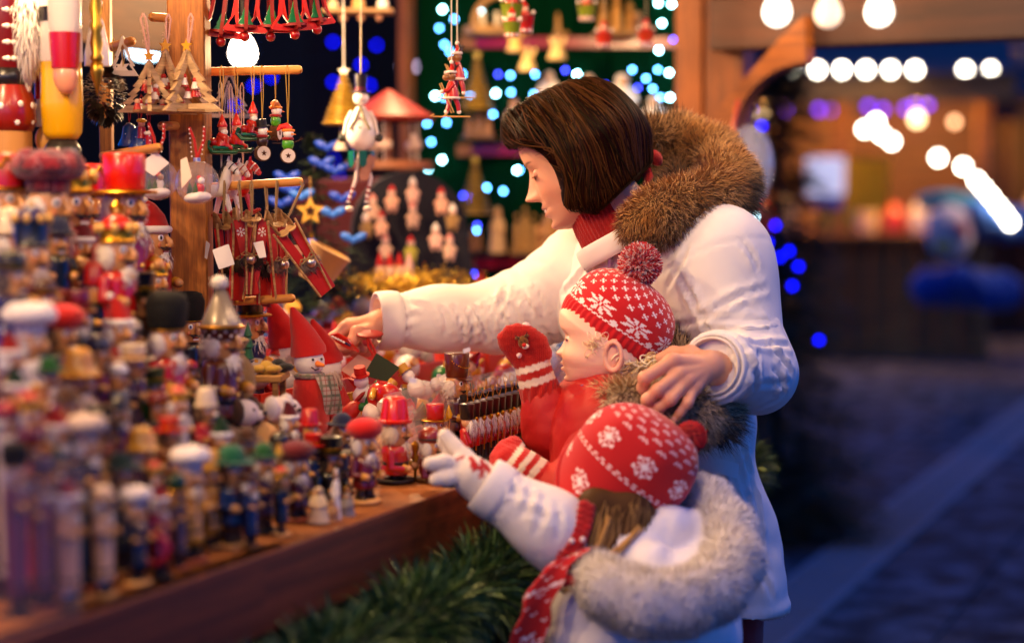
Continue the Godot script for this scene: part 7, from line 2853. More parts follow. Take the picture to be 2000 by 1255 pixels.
func build_hanging() -> void:
	var dep := func(px: float, py: float, t: float) -> float: return -(cam_basis.inverse() * (on_plane(px, py, t) - EYE)).z
	peg("upper right peg in front of the glowing bulb", P(404, 140, 2.93), P(588, 136, 2.84))
	peg("middle right peg carrying the pairs of toy skis", P(370, 368, 2.93), P(590, 354, 2.82))
	peg("lowest right peg behind the metal cone hat", P(392, 592, 2.93), P(574, 582, 2.82))
	peg("upper left peg carrying the wooden fir ornaments", P(384, 38, 2.9), P(294, 33, 2.78))
	peg("left peg carrying the polka dot ribbons of the glass baubles", P(374, 246, 2.9), P(314, 246, 2.76))
	peg("dark peg sloping above the red top hat", P(200, 305, 2.75), P(312, 288, 2.64))
	peg("peg behind the golden scepter with thin gold strings", P(190, 100, 2.9), P(258, 80, 2.72))
	var pr := thing("slim_post", "slim upright wooden rail behind the dark pine cone", "post", P(208, 300, 2.95))
	var m := MB.new()
	m.tint(L("#a8702e")).box(Vector3(0, 0.1, 0), Vector3(0.022, 0.46, 0.022), 0.003)
	put(m, "shaft", M.post, pr)
	# layered wooden fir ornaments
	var wt := [["left wooden fir ornament with yellow star", 292, 120, 222, 90, 2.72, 0.2], ["middle wooden fir ornament, seen almost edge on", 324, 100, 224, 100, 2.76, 0.75], ["right wooden fir ornament hanging before the post", 366, 100, 222, 118, 2.74, -0.4]]
	for q in wt:
		var d: float = q[5]
		var u := d / FOCAL
		var o := thing("wooden_fir_ornament", q[0], "ornament", P(q[1], q[3], d), q[6], "wooden fir ornaments on one peg")
		var h: float = (q[3] - q[2]) * u
		for turn in [0.0, PI / 2]:
			m = MB.new()
			m.tint(vary(L("#ecc898"), 0.06)).pos(Vector3.ZERO, Basis(Vector3.UP, turn))
			m.frame(tree_outline(q[4] * u * 1.4, h, 6), tree_outline(q[4] * u * 1.4, h, 6, 0.36), 0.006)
			m = nx(m, "frame", M.wood, o)
		m.tint(L("#c0905a")).pos(Vector3(0, 0.002, 0)).cyl(q[4] * u * 0.36, 0.0, 0.004, 16)
		m = nx(m, "floor", M.wood, o)
		m.tint(L("#e8a81a")).pos(Vector3(0, h + 0.008, 0)).slab(star_outline(0.011, 0.005), 0.004)
		put(m, "star", M.satin, o)
		for i in 11:
			m = MB.new()
			var p := Vector3(rng.randf_range(-0.45, 0.45) * q[4] * u * 0.7, 0.004, rng.randf_range(-0.3, 0.4) * q[4] * u * 0.6)
			if i > 3:
				p.y = h * rng.randf_range(0.18, 0.45)
				p *= Vector3(0.5, 1, 0.5)
			m.pos(p).tint([L("#c01a16"), L("#ece4e0"), L("#b01814")][i % 3]).lathe([0, 0, 0.007, 0.001, 0.004, 0.012, 0, 0.013], 10)
			m.tint([L("#e8b898"), L("#c01a16"), L("#ece4e0")][i % 3]).sphere(Vector3(0, 0.015, 0), 0.0048, 8)
			put(m, "tiny_figure", M.gloss, o)
		string(o, Vector3(rng.randf_range(-0.01, 0.01), (q[3] - 38) * u, 0), Vector3(0, h, 0), L("#e0b0a8"), 0.0016, 0.012, "twisted_cord", true)
	# red bells with a little green tree inside
	var rb := [["first red bell from the post, with green tree", 432, 72, 1.0], ["second red bell from the post, half hidden", 478, 62, 0.9], ["middle red bell with the clearest green tree", 528, 62, 1.05], ["fourth red bell from the post, tilted", 575, 58, 1.0], ["last red bell, farthest from the post", 618, 48, 0.85]]
	for i in 5:
		var q: Array = rb[i]
		var d := 2.86 - 0.02 * (i % 2)
		var u := d / FOCAL
		var o := thing("red_bell", q[0], "ornament", P(q[1], q[2], d), 0.35 + 0.12 * (i - 2), "red wooden bells along the top")
		o.rotation.z = 0.06 * (i - 2)
		m = MB.new()
		var w: float = 92 * u * q[3]
		m.tint(vary(L("#c8160e"), 0.08)).frame(bell_outline(w, 110 * u), bell_outline(w, 110 * u, 0.24), 0.008)
		m = nx(m, "outer_frame", M.satin, o)
		m.tint(L("#7a0d10")).pos(Vector3.ZERO, Basis(Vector3.UP, PI / 2)).frame(bell_outline(w * 0.6, 110 * u), bell_outline(w * 0.6, 110 * u, 0.24), 0.006)
		m = nx(m, "cross_frame", M.satin, o)
		m.tint(L("#8a0f12")).pos(Vector3(0, 0.006, 0)).cyl(w * 0.27, 0, 0.004, 18)
		m = nx(m, "floor", M.satin, o)
		m.tint(L("#a01414")).pos(Vector3(0, -0.008, 0)).sphere(Vector3.ZERO, 0.0085, 12)
		m = nx(m, "clapper", M.gloss, o)
		m.tint(L("#0c7a44")).pos(Vector3(0, 0.011, 0.006)).slab(tree_outline(w * 0.36, 42 * u, 4), 0.004)
		put(m, "green_tree", M.satin, o)
		string(o, Vector3(0, 0.2, 0), Vector3(0, 108 * u, 0), L("#b8a080"))
	# santas on green sleighs
	for q in [["santa on a green sleigh, nearest the post", 434, 288, 2.86, 0.3], ["santa on a green sleigh, behind the first", 462, 285, 2.9, 0.5], ["santa on a green sleigh, highest and in the middle", 494, 262, 2.85, -0.2]]:
		var o := thing("sleigh_santa", q[0], "ornament", P(q[1], q[2], q[3]), q[4], "santas on sleighs")
		var u: float = q[3] / FOCAL
		for sx in [-1.0, 1.0]:
			m = MB.new()
			m.tint(L("#0b5a34")).tube([Vector3(-26, 12, sx * 9) * u, Vector3(-31, 2, sx * 9) * u, Vector3(-20, -9, sx * 9) * u, Vector3(26, -9, sx * 9) * u, Vector3(30, -4, sx * 9) * u], [4 * u], 8)
			m = nx(m, "runner", M.gloss, o)
		m.tint(L("#0c6a3c")).box(Vector3(0, 0, 0), Vector3(42, 7, 20) * u, 0.002)
		m = nx(m, "seat", M.gloss, o)
		m.tint(L("#cf2418")).lathe([0, 2 * u, 13 * u, 3 * u, 12 * u, 20 * u, 7 * u, 30 * u, 0, 32 * u], 14)
		m.rod(Vector3(4, 6, 6) * u, Vector3(18, -2, 7) * u, 5 * u, 4 * u).rod(Vector3(-8, 25, 4) * u, Vector3(2, 14, 12) * u, 4.5 * u, 3.5 * u)
		m = nx(m, "body", M.gloss, o)
		m.tint(L("#e8b090")).sphere(Vector3(1, 36, 0) * u, 8.5 * u, 12).tint(L("#f0e8e6")).ball(Vector3(3, 30, 4) * u, Vector3(8, 7, 6) * u, 10)
		m = nx(m, "head", M.gloss, o)
		m.tint(L("#d8281a")).pos(Vector3(0, 40 * u, 0)).lathe([9.5 * u, 0, 10 * u, 3 * u, 1.5 * u, 24 * u, 0, 25 * u], 14)
		m = nx(m, "pointed_hat", M.gloss, o)
		m.tint(L("#b01c18")).sphere(Vector3(-17, 10, 0) * u, 9 * u, 10)
		put(m, "gift_sack", M.gloss, o)
		string(o, Vector3(0, (q[2] - 138) * u, 0), Vector3(0, 64 * u, 0), L("#c8a058"))
	# snowmen sawn from a branch
	for q in [["wood slice snowman in black top hat", 512, 285, 2.84, 0, 0.5], ["wood slice snowman in red cap and green waistcoat", 562, 290, 2.83, 1, 0.2], ["wood slice snowman seen edge on, behind the others", 538, 245, 2.87, 2, 1.35]]:
		var o := thing("branch_snowman", q[0], "ornament", P(q[1], q[2], q[3]), q[5], "snowmen sawn from branches")
		var u: float = q[3] / FOCAL
		var kind: int = q[4]
		m = MB.new()
		m.tint(L("#5a3a20")).pos(Vector3(0, -14 * u, 0), Basis(Vector3.RIGHT, PI / 2)).cyl(15 * u, -8 * u, 8 * u, 20)
		m.tint(L("#d8ccc4")).cyl(13.5 * u, 8 * u, 8.6 * u, 20)
		m.tint(L("#4a2214")).pos(Vector3(0, -14 * u, 8.8 * u)).slab(star_outline(6 * u, 2.6 * u), 0.8 * u)
		m = nx(m, "branch_slice", M.matte, o)
		m.tint(L("#3a2416") if kind == 0 else L("#4fa51e")).ball(Vector3(0, 9, 0) * u, Vector3(12, 14, 10) * u, 14)
		m = nx(m, "body", M.gloss, o)
		m.tint(L("#efe8e4")).sphere(Vector3(1, 29, 2) * u, 10.5 * u, 14)
		m.tint(L("#e87a20")).rod(Vector3(6, 28, 9) * u, Vector3(15, 27, 14) * u, 2.4 * u, 0.5 * u)
		m = nx(m, "head", M.gloss, o)
		if kind == 0:
			m.tint(Color(0.012, 0.01, 0.01)).pos(Vector3(0, 36 * u, 0), Basis(Vector3.BACK, 0.15)).lathe([8 * u, 0, 16 * u, 1 * u, 16 * u, 2.5 * u, 10 * u, 3 * u, 10.5 * u, 16 * u, 0, 17 * u], 16)
		else:
			m.tint(L("#d82a24") if kind == 1 else L("#c8702a")).tube([Vector3(1, 36, 0) * u, Vector3(-4, 43, 0) * u, Vector3(-14, 42, 0) * u, Vector3(-20, 35, 2) * u], [10.5 * u, 8 * u, 5 * u, 2.5 * u], 12)
			m.tint(L("#e88a30")).pos(Vector3(1 * u, 0, 0)).tube(ring_of(10.5 * u, 35 * u, 16), [3 * u], 6, false)
		m = nx(m, "hat", M.satin, o)
		m.tint(L("#9a1418")).tube(ring_of(9 * u, 19 * u, 14), [3.2 * u], 6, false)
		m = nx(m, "scarf", M.felt, o)
		m.tint(L("#4a2a18"))
		for sx in [-1.0, 1.0]:
			m.rod(Vector3(sx * 9, 10, 0) * u, Vector3(sx * 30, 15 + 5 * sx, 3) * u, 0.9 * u, 0.6 * u, 5).rod(Vector3(sx * 20, 13, 1) * u, Vector3(sx * 26, 24, 2) * u, 0.6 * u, 0.4 * u, 5)
		put(m, "twig_arm", M.matte, o)
		string(o, Vector3(0, (q[2] - 138) * u, 0), Vector3(0, 44 * u, 0), L("#b8903a"), 0.0008)
	# rocking horses
	for q in [["white rocking horse with dark bridle, nearest the post", 432, 352, 2.88, "#e8e0dc"], ["second white rocking horse just behind", 452, 356, 2.92, "#e4dad6"], ["red rocking horse behind the white ones", 474, 352, 2.95, "#b8140f"]]:
		var o := thing("rocking_horse", q[0], "ornament", P(q[1], q[2], q[3]), -0.1, "toy rocking horses")
		var u: float = q[3] / FOCAL
		var c := L(q[4])
		m = MB.new()
		m.tint(c).tube([Vector3(-26, -22, 0) * u, Vector3(0, -20, 0) * u, Vector3(8, 0, 0) * u, Vector3(13, 22, 0) * u, Vector3(20, 30, 0) * u], [13 * u, 14 * u, 12 * u, 8 * u, 7 * u], 12)
		m.tube([Vector3(14, 32, 0) * u, Vector3(24, 25, 0) * u, Vector3(34, 12, 0) * u], [8 * u, 7.5 * u, 5 * u], 12)
		for sx in [-1.0, 1.0]:
			m.rod(Vector3(14, 37, sx * 4) * u, Vector3(16, 47, sx * 5) * u, 2.6 * u, 0.6 * u)
		put(m, "horse", M.gloss, o)
		for x in [-24.0, 8.0]:
			for sx in [-1.0, 1.0]:
				m = MB.new()
				m.tint(c).rod(Vector3(x, -28, sx * 7) * u, Vector3(x + signf(x) * 9, -62, sx * 8) * u, 4.5 * u, 3 * u)
				m = nx(m, "leg", M.gloss, o)
		m.tint(L("#a01410") if c.r > c.g * 2.0 or true else c)
		for sx in [-1.0, 1.0]:
			m.tube([Vector3(-40, -58, sx * 8) * u, Vector3(-20, -68, sx * 8) * u, Vector3(10, -68, sx * 8) * u, Vector3(32, -56, sx * 8) * u], [3 * u], 8)
		m = nx(m, "rockers", M.gloss, o)
		var br := Color(0.012, 0.01, 0.01) if q[1] == 432 else (L("#e8dcd8") if q[4] == "#b8140f" else L("#a8201a"))
		m.tint(br)
		for e in [[20.0, 26.0, 8.6], [28.0, 18.0, 7.0]]:
			var ring := PackedVector3Array()
			for i in 13:
				var a := TAU * i / 12.0
				ring.append((Vector3(e[0], e[1], 0) + Vector3(0.62, 0.78, 0) * cos(a) * e[2] + Vector3(0, 0, 1) * sin(a) * e[2]) * u)
			m.tube(ring, [1.3 * u], 6, false)
		m.tube([Vector3(10, 37, 1) * u, Vector3(0, 20, 2) * u, Vector3(-8, 0, 2) * u], [2.4 * u], 6)
		put(m, "bridle", M.gloss, o)
		string(o, Vector3(0, 0.16, 0), Vector3(0, -6 * u, 0), L("#d8c8b8"))
	# pairs of red toy skis on jute string
	var sk := [[440, 505, 0.1, 2.87, "leftmost pair of red toy skis, edge on"], [468, 500, -0.1, 2.86, "second pair of red toy skis, behind the white tag"], [492, 490, 0.0, 2.83, "pair of red toy skis showing its white snowflakes and bell"], [520, 508, -0.05, 2.86, "pair of red toy skis right of the snowflake pair"], [542, 500, 0.08, 2.84, "pair of red toy skis with grey fur, hanging straight"], [592, 500, 0.62, 2.81, "rightmost pair of red toy skis, swung out aslant"]]
	for i in 6:
		var q: Array = sk[i]
		var d: float = q[3]
		var u := d / FOCAL
		var o := thing("toy_skis", q[4], "toy skis", P(q[0], q[1], d), 0.0, "pairs of toy skis on the middle peg")
		o.rotation = Vector3(0, [1.1, 0.9, 0.0, 0.8, 0.95, 0.5][i], q[2])
		var open := 0.2 if i == 2 else 0.05
		for sx in [-1.0, 1.0]:
			m = MB.new()
			var sb := Basis(Vector3.BACK, -sx * open) * Basis(Vector3.UP, 0.1 * sx)
			m.tint(L("#b01a10")).pos(Vector3(sx * 13 * u, 0, 0), sb)
			m.box(Vector3(0, -12 * u, 0), Vector3(22 * u, 150 * u, 5 * u), 0.001)
			m = nx(m, "ski", M.satin, o)
			m.tint(L("#d8a870")).pos(Vector3(sx * 13 * u, 0, 0), sb)
			m.tube([Vector3(0, 62, 0) * u, Vector3(0, 74, -1) * u, Vector3(0, 86, -5) * u, Vector3(0, 92, -9) * u], [11 * u, 11 * u, 8 * u, 3 * u], 10, true, 0.25)
			put(m, "tip", M.wood, o)
			if i == 2:
				m = MB.new()
				m.tint(L("#f2eeec")).pos(Vector3(sx * 13 * u, 0, 0), sb)
				for e in 6:
					var dd := Vector3(cos(TAU * e / 6.0 + 0.52), sin(TAU * e / 6.0 + 0.52), 0)
					var c0 := Vector3(0, 38, 3) * u
					m.rod(c0, c0 + dd * 8.5 * u, 0.7 * u, 0.7 * u, 4)
					for f in [0.55, 0.8]:
						for s2 in [-1.0, 1.0]:
							m.rod(c0 + dd * 8.5 * u * f, c0 + dd * 8.5 * u * f + (dd + dd.cross(Vector3.BACK) * s2).normalized() * 3.0 * u, 0.55 * u, 0.55 * u, 4)
				m = nx(m, "snowflake", M.paper, o)
			m.tint(L("#d9ab70")).rod(Vector3(sx * 10, 72, 7) * u, Vector3(sx * 4 - 6, -84, 8) * u, 2.6 * u, 2.2 * u)
			m = nx(m, "pole", M.wood, o)
			m.tint(L("#d9ab70")).pos(Vector3(sx * 9 * u, 62 * u, 8 * u), Basis(Vector3.RIGHT, 0.4)).cyl(11 * u, -1 * u, 1 * u, 16)
			put(m, "pole_basket", M.wood, o)
		tuft(o, "fur_wrap", Vector3(0, -20 * u, 1 * u), Vector3(23, 15, 10) * u, 260, 0.012, Vector3(0.2, -0.5, 0), L("#3a2a22") if i < 4 else L("#7a6a60"))
		m = MB.new()
		m.tint(Color(0.6, 0.55, 0.5)).sphere(Vector3(1, -16, 15) * u, 10 * u, 16)
		m = nx(m, "jingle_bell", M.gold, o)
		m.tint(L("#a08050"))
		for sx in [-1.0, 1.0]:
			m.tube([Vector3(0, -6, 12) * u, Vector3(sx * 12, 0, 12) * u, Vector3(sx * 20, -6, 12) * u, Vector3(sx * 12, -8, 13) * u, Vector3(0, -6, 12) * u], [1.3 * u], 5, false)
		put(m, "jute_bow", M.felt, o)
		string(o, o.basis.inverse() * Vector3(0, (q[1] - 362) * u, 0), Vector3(0, 70 * u, 0), L("#9a7c54"), 0.0016, 0.006, "jute_string", true)
	price_tag("white square price tag in front of the left toy skis", [[414, 488], [446, 476], [458, 516], [427, 526]], 2.79, L("#ece8e8"))
	price_tag("narrow white tag between the snowflake skis and the fur", [[494, 474], [514, 470], [520, 502], [506, 504]], 2.81, L("#e8e2e2"), -0.01)
	price_tag("beige tag behind the aslant skis", [[545, 480], [592, 477], [590, 500], [548, 502]], 2.86, L("#c8a088"))
	price_tag("grey tag by the leftmost skis", [[402, 470], [410, 476], [404, 506], [399, 503]], 2.82, L("#b8b0b0"))
	for q in [["twisted red and white ribbon under the peg", 452, 560], ["checked ribbon end under the snowflake skis", 524, 568]]:
		var o := thing("checked_ribbon", q[0], "ribbon", P(q[1], q[2], 2.88))
		m = MB.new()
		var pts := PackedVector3Array()
		for i in 8:
			for j in 4:
				pts.append(Vector3((j - 1.5) * 0.006 + 0.008 * sin(i * 0.9), 0.03 - i * 0.008, 0.01 * cos(i * 0.9) + 0.004 * j))
		m.tint(L("#c87a70")).grid(pts, 8, 4)
		put(m, "ribbon", plaid_pale(), o)
	# glass baubles with a winter scene
	for q in [["left clear glass bauble with reindeer and snow", 306, 350, 2.70, 41, 0], ["right clear glass bauble with tiny santa and fir", 385, 357, 2.72, 43, 1]]:
		var u: float = q[3] / FOCAL
		var o := thing("glass_bauble", q[0], "glass bauble", P(q[1], q[2], q[3]), 0.0, "clear baubles on polka dot ribbons")
		var r: float = q[4] * u
		m = MB.new()
		m.sphere(Vector3.ZERO, r, 32)
		m = nx(m, "glass", M.bauble, o)
		m.tint(L("#ece8ec")).pos(Vector3(0, -0.66 * r, 0), Basis(Vector3.BACK, 0.12)).ball(Vector3.ZERO, Vector3(0.64, 0.27, 0.64) * r, 16)
		put(m, "snow", M.matte, o)
		for i in 3:
			m = MB.new()
			m.tint([L("#1f5a4a"), L("#3a5a2a"), L("#2a6a5a")][i]).pos(Vector3((-0.35 + 0.3 * i) * r, -0.5 * r, 0.2 * r * (i % 2)))
			m.lathe([0, 0, 0.17 * r, 0.02 * r, 0.1 * r, 0.2 * r, 0.14 * r, 0.22 * r, 0, 0.55 * r], 10)
			m = nx(m, "tiny_fir", M.felt, o)
		m.tint(L("#ece4de") if q[5] == 0 else L("#c81a1a")).ball(Vector3(0.15, -0.22, 0.1) * r, Vector3(0.2, 0.28, 0.18) * r, 12)
		m.tint(L("#c89a68") if q[5] == 0 else L("#f0e8e8")).sphere(Vector3(0.2, 0.1, 0.15) * r, 0.17 * r, 10)
		m.tint(L("#c81a1a")).sphere(Vector3(0.1, 0.22, 0.12) * r, 0.13 * r, 10)
		m = nx(m, "tiny_figure", M.gloss, o)
		m.tint(Color(0.8, 0.78, 0.76)).pos(Vector3(0, r * 0.98, 0)).cyl(0.16 * r, 0, 0.16 * r, 12)
		m = nx(m, "cap", M.gold, o)
		m.tint(L("#b01418"))
		for sx in [-1.0, 1.0]:
			m.tube([Vector3(0, r * 1.1, 0), Vector3(sx * 0.008 + 0.004, r * 1.1 + 0.03, 0), Vector3(sx * 0.012, 0.088, 0)], [0.0026], 6, false)
		m.tint(L("#f0e4e4"))
		for i in 14:
			m.sphere(Vector3((0.008 + 0.004 * i / 13.0) * (1.0 if i % 2 else -1.0), r * 1.2 + 0.05 * i / 14.0, 0.0022), 0.0013, 6)
		put(m, "dotted_ribbon", M.felt, o)
	price_tag("white card inside the left bauble's front", [[268, 322], [304, 296], [330, 318], [300, 344]], 2.655, L("#e6d8da"))
	price_tag("cream card between the two glass baubles", [[352, 312], [364, 306], [374, 345], [354, 368]], 2.66, L("#e8d0c0"))
	# pine cone garland ball, small ornaments behind
	var pc := thing("pine_cone_ball", "dark ball of pine cones hanging behind the scepter", "ornament", P(205, 185, 2.75))
	m = MB.new()
	for i in 420:
		var d := Vector3(rng.randfn(), rng.randfn(), rng.randfn()).normalized()
		var p := d * Vector3(0.026, 0.04, 0.026)
		var s := d.cross(Vector3(0.2, 1, 0.1)).normalized()
		m.hair(p, p + d * 0.008, p + d * 0.013 - Vector3(0, 0.003, 0), 0.008, s, vary(Color(0.012, 0.009, 0.007), 0.4), vary(Color(0.03, 0.02, 0.014), 0.4))
	stuff(m, "scales", M.gloss, pc)
	for i in 7:
		var cs := ["white painted star ornament on gold thread", "white snowflake ornament on gold thread", "small blue bell on red thread, left of two", "small blue bell on red thread, right of two", "yellow capped tiny doll on red thread", "tiny red and white stocking on red thread", "flat silver fir ornament on gold string"]
		var pos: Vector2 = [Vector2(222, 138), Vector2(238, 132), Vector2(252, 262), Vector2(272, 268), Vector2(276, 248), Vector2(290, 272), Vector2(240, 150)][i]
		var o := thing("small_ornament", cs[i], "ornament", P(pos.x, pos.y, 2.79 - 0.008 * i))
		m = MB.new()
		if i < 2:
			m.tint(L("#e0d4d4")).slab(star_outline(0.013, 0.006, 6), 0.004)
		elif i < 4:
			m.tint(L("#1a4a9a")).lathe([0.018, -0.02, 0.019, -0.017, 0.013, -0.005, 0.01, 0.012, 0.004, 0.018, 0, 0.019], 16)
			m.tint(L("#e8f0f8"))
			for e in 7:
				m.sphere(Vector3(cos(e * 0.9) * 0.0145, -0.01 + 0.005 * (e % 3), sin(e * 0.9) * 0.0145), 0.0011, 6)
		elif i == 4:
			m.tint(L("#c01a16")).lathe([0, -0.02, 0.008, -0.018, 0.006, 0.0, 0, 0.002], 12).tint(L("#e8b090")).sphere(Vector3(0, 0.005, 0), 0.006, 10).tint(L("#e0b818")).ball(Vector3(0, 0.01, 0), Vector3(0.009, 0.004, 0.009), 10)
		elif i == 5:
			m.tint(L("#b81816")).tube([Vector3(0, 0.012, 0), Vector3(0, -0.01, 0), Vector3(0.012, -0.014, 0)], [0.005, 0.0055, 0.004], 10).tint(L("#f0e8e4")).pos(Vector3(0, 0.01, 0)).tube(ring_of(0.0055, 0, 10), [0.003], 6, false)
		else:
			m.tint(L("#c8c0c0")).frame(tree_outline(0.05, 0.065, 4), tree_outline(0.05, 0.065, 4, 0.35), 0.004)
		put(m, "shape", M.gloss, o)
		string(o, Vector3(0, 0.045, 0), Vector3(0, 0.016, 0), L("#b89a58") if i < 2 or i == 6 else L("#b8302a"), 0.0007)
	var sf := thing("silver_fir", "woven silver fir ornament under the glowing bulb", "ornament", P(448, 232, 3.02), 0.4)
	m = MB.new()
	m.tint(Color(0.42, 0.38, 0.34))
	var so := tree_outline(0.085, 0.085, 4)
	m.frame(so, tree_outline(0.085, 0.085, 4, 0.22), 0.008)
	for i in 12:
		m.rod(Vector3(-0.034 + i * 0.006, 0.004, 0), Vector3(-0.012 + i * 0.002, 0.07 - absf(i - 5.5) * 0.007, 0), 0.0009, -1.0, 5)
	put(m, "wire_fir", M.gold, sf)
	# the long legged snowman
	var sn := thing("tin_snowman", "tin snowman with black top hat and long striped legs", "ornament", P(705, 262, 3.3))
	var u := 3.3 / FOCAL
	m = MB.new()
	m.tint(L("#e6dedc")).lathe([0, -36 * u, 22 * u, -26 * u, 31 * u, -10 * u, 28 * u, 14 * u, 18 * u, 40 * u, 8 * u, 54 * u, 0, 56 * u], 22)
	m = nx(m, "body", M.gloss, sn)
	m.tint(L("#efe6e4")).ball(Vector3(0, 70 * u, 0), Vector3(16, 14, 15) * u, 18)
	m = nx(m, "head", M.gloss, sn)
	m.tint(L("#e88a50")).rod(Vector3(2, 68, 14) * u, Vector3(3, 67, 21) * u, 2 * u, 0.8 * u)
	m = nx(m, "nose", M.gloss, sn)
	m.tint(Color(0.014, 0.008, 0.008)).pos(Vector3(0, 80 * u, 0)).lathe([10 * u, 0, 19 * u, 1 * u, 19 * u, 3 * u, 11 * u, 4 * u, 13 * u, 36 * u, 0, 37 * u], 20)
	m.tint(L("#5a1010")).cyl(12 * u, 4 * u, 11 * u, 20)
	put(m, "top_hat", M.gloss, sn)
	for y in [30.0, 12.0, -6.0]:
		m = MB.new()
		m.tint(L("#3a0c10")).sphere(Vector3(0, y, 29 - absf(y - 2) * 0.18) * u, 2.6 * u, 8)
		m = nx(m, "button", M.gloss, sn)
	m.tint(L("#7a7258"))
	for sx in [-1.0, 1.0]:
		m.tube([Vector3(0, 54, 10) * u, Vector3(sx * 8, 30, 23) * u, Vector3(sx * 20, 8, 26) * u], [2.4 * u], 6)
	put(m, "scarf", M.felt, sn)
	for sx in [-1.0, 1.0]:
		m = MB.new()
		m.tint(L("#e0d4d0")).tube([Vector3(sx * 18, 44, 2) * u, Vector3(sx * 27, 26, 6) * u, Vector3(sx * 33, 0, 10) * u], [4.5 * u, 4 * u, 3 * u], 8)
		m = nx(m, "arm", M.gloss, sn)
		m.tint(Color(0.02, 0.03, 0.022)).sphere(Vector3(sx * 36, -8, 11) * u, 8 * u, 12)
		put(m, "mitten", M.gloss, sn)
		var hip := Vector3(sx * 4, -34, 0) * u
		var knee := Vector3(-10 if sx < 0 else 14, -88, 8) * u
		var foot := Vector3(-28 if sx < 0 else 8, -140, 0) * u
		if sx > 0:
			knee = Vector3(20, -84, 10) * u
		m = MB.new()
		m.tint(L("#d8ccc8")).tube([hip, knee, foot], [3.4 * u], 8)
		m = nx(m, "leg", M.gloss, sn)
		m.tint(L("#8a1218"))
		for e in [0.3, 0.5, 0.7]:
			m.rod(knee.lerp(foot, e), knee.lerp(foot, e + 0.08), 3.7 * u, -1.0, 8)
		m = nx(m, "stripes", M.gloss, sn)
		m.tint(Color(0.03, 0.012, 0.012)).rod(knee.lerp(foot, 0.88), foot, 4.4 * u).tint(L("#c8c0b8")).ball(foot + Vector3(4, -5, 4) * u, Vector3(9, 6, 7) * u, 12)
		put(m, "boot", M.gloss, sn)
	for i in 6:
		m = MB.new()
		var a := TAU * i / 6.0 + 0.3
		m.tint(L("#0f5a34")).pos(Vector3(cos(a) * 24, -44, sin(a) * 20) * u, Basis(Vector3.UP, -a + PI / 2)).slab(PackedVector2Array([Vector2(-8, 12) * u, Vector2(8, 12) * u, Vector2(7, -14) * u, Vector2(0, -22) * u, Vector2(-7, -14) * u]), 1.4 * u)
		m = nx(m, "skirt_leaf", M.gloss, sn)
	m.tint(L("#8a5a50")).pos(Vector3(14, -64, 14) * u, Basis(Vector3.BACK, -0.5)).slab(PackedVector2Array([Vector2(-9, 24) * u, Vector2(6, 24) * u, Vector2(12, -22) * u, Vector2(0, -30) * u, Vector2(-9, -20) * u]), 2.2 * u)
	m = nx(m, "sign_board", M.satin, sn)
	m.tint(L("#c8b8a4")).rod(Vector3(0, 116 * u, 0), Vector3(2 * u, 310 * u, 0), 0.0012)
	put(m, "cord", M.felt, sn)
	# golden wire fir with a bell, and the twisted leaf above it
	wire_fir("golden tiered fir hanging left of the tin snowman", 672, 240, 140, 80, 3.6, true)
	var lb := thing("small_bell", "little pale bell under the golden hanging fir", "bell", P(665, 282, 3.6))
	m = MB.new()
	m.tint(L("#c8b8a4")).lathe([0.014, -0.012, 0.0145, -0.009, 0.009, 0.006, 0.004, 0.012, 0, 0.0125], 16)
	m.rod(Vector3(0, 0.012, 0), Vector3(0, 0.045, 0), 0.0008)
	put(m, "bell", M.gloss, lb)
	# skiing elks
	for q in [["front skiing elk in red santa coat", 882, 172, 2.98, 0.2], ["rear skiing elk, higher and facing half away", 893, 135, 3.04, -0.15]]:
		u = q[3] / FOCAL * 0.92
		var o := thing("skiing_elk", q[0], "ornament", P(q[1], q[2], q[3]), q[4], "skiing elks on long cords")
		m = MB.new()
		m.tint(L("#b81410")).lathe([0, -22 * u, 17 * u, -21 * u, 14 * u, -6 * u, 7 * u, 14 * u, 0, 15 * u], 16)
		m = nx(m, "coat", M.gloss, o)
		m.tint(L("#ece4e0")).tube(ring_of(17 * u, -21 * u, 16), [2.6 * u], 6, false)
		m = nx(m, "coat_trim", M.gloss, o)
		m.tint(L("#8a5a30")).ball(Vector3(0, 25, 0) * u, Vector3(10, 10, 9) * u, 14).ball(Vector3(-12, 22, 2) * u, Vector3(8, 7, 7) * u, 12).rod(Vector3(0, 12, 0) * u, Vector3(0, 20, 0) * u, 6 * u)
		m.tint(Color(0.008, 0.006, 0.006)).sphere(Vector3(-5, 29, 8) * u, 1.6 * u, 8)
		put(m, "head", M.gloss, o)
		for sx in [-1.0, 1.0]:
			m = MB.new()
			m.tint(Color(0.03, 0.014, 0.008)).tube([Vector3(4, 32, sx * 6) * u, Vector3(8, 44, sx * 9) * u, Vector3(4, 54, sx * 11) * u], [2.2 * u, 2.6 * u, 1 * u], 6).rod(Vector3(8, 44, sx * 9) * u, Vector3(15, 50, sx * 10) * u, 2 * u, 0.8 * u)
			m = nx(m, "antler", M.gloss, o)
			m.tint(L("#a81410")).tube([Vector3(sx * 6, -18, sx * 4) * u, Vector3(sx * 9 + 4, -36, sx * 5) * u, Vector3(sx * 13 + 2, -52, sx * 5) * u], [6 * u, 5 * u, 4 * u], 8).tint(L("#ece4e0")).sphere(Vector3(sx * 13 + 2, -50, sx * 5) * u, 5 * u, 8)
			m = nx(m, "leg", M.gloss, o)
			m.tint(L("#d8a858")).box(Vector3(sx * 13, -60, sx * 6) * u, Vector3(52, 2.4, 6) * u, 0.0006)
			m.at(Transform3D(Basis(Vector3.BACK, 0.6), Vector3(sx * 13 - 28, -57, sx * 6) * u)).box(Vector3.ZERO, Vector3(9, 2.2, 6) * u)
			m = nx(m, "ski", M.satin, o)
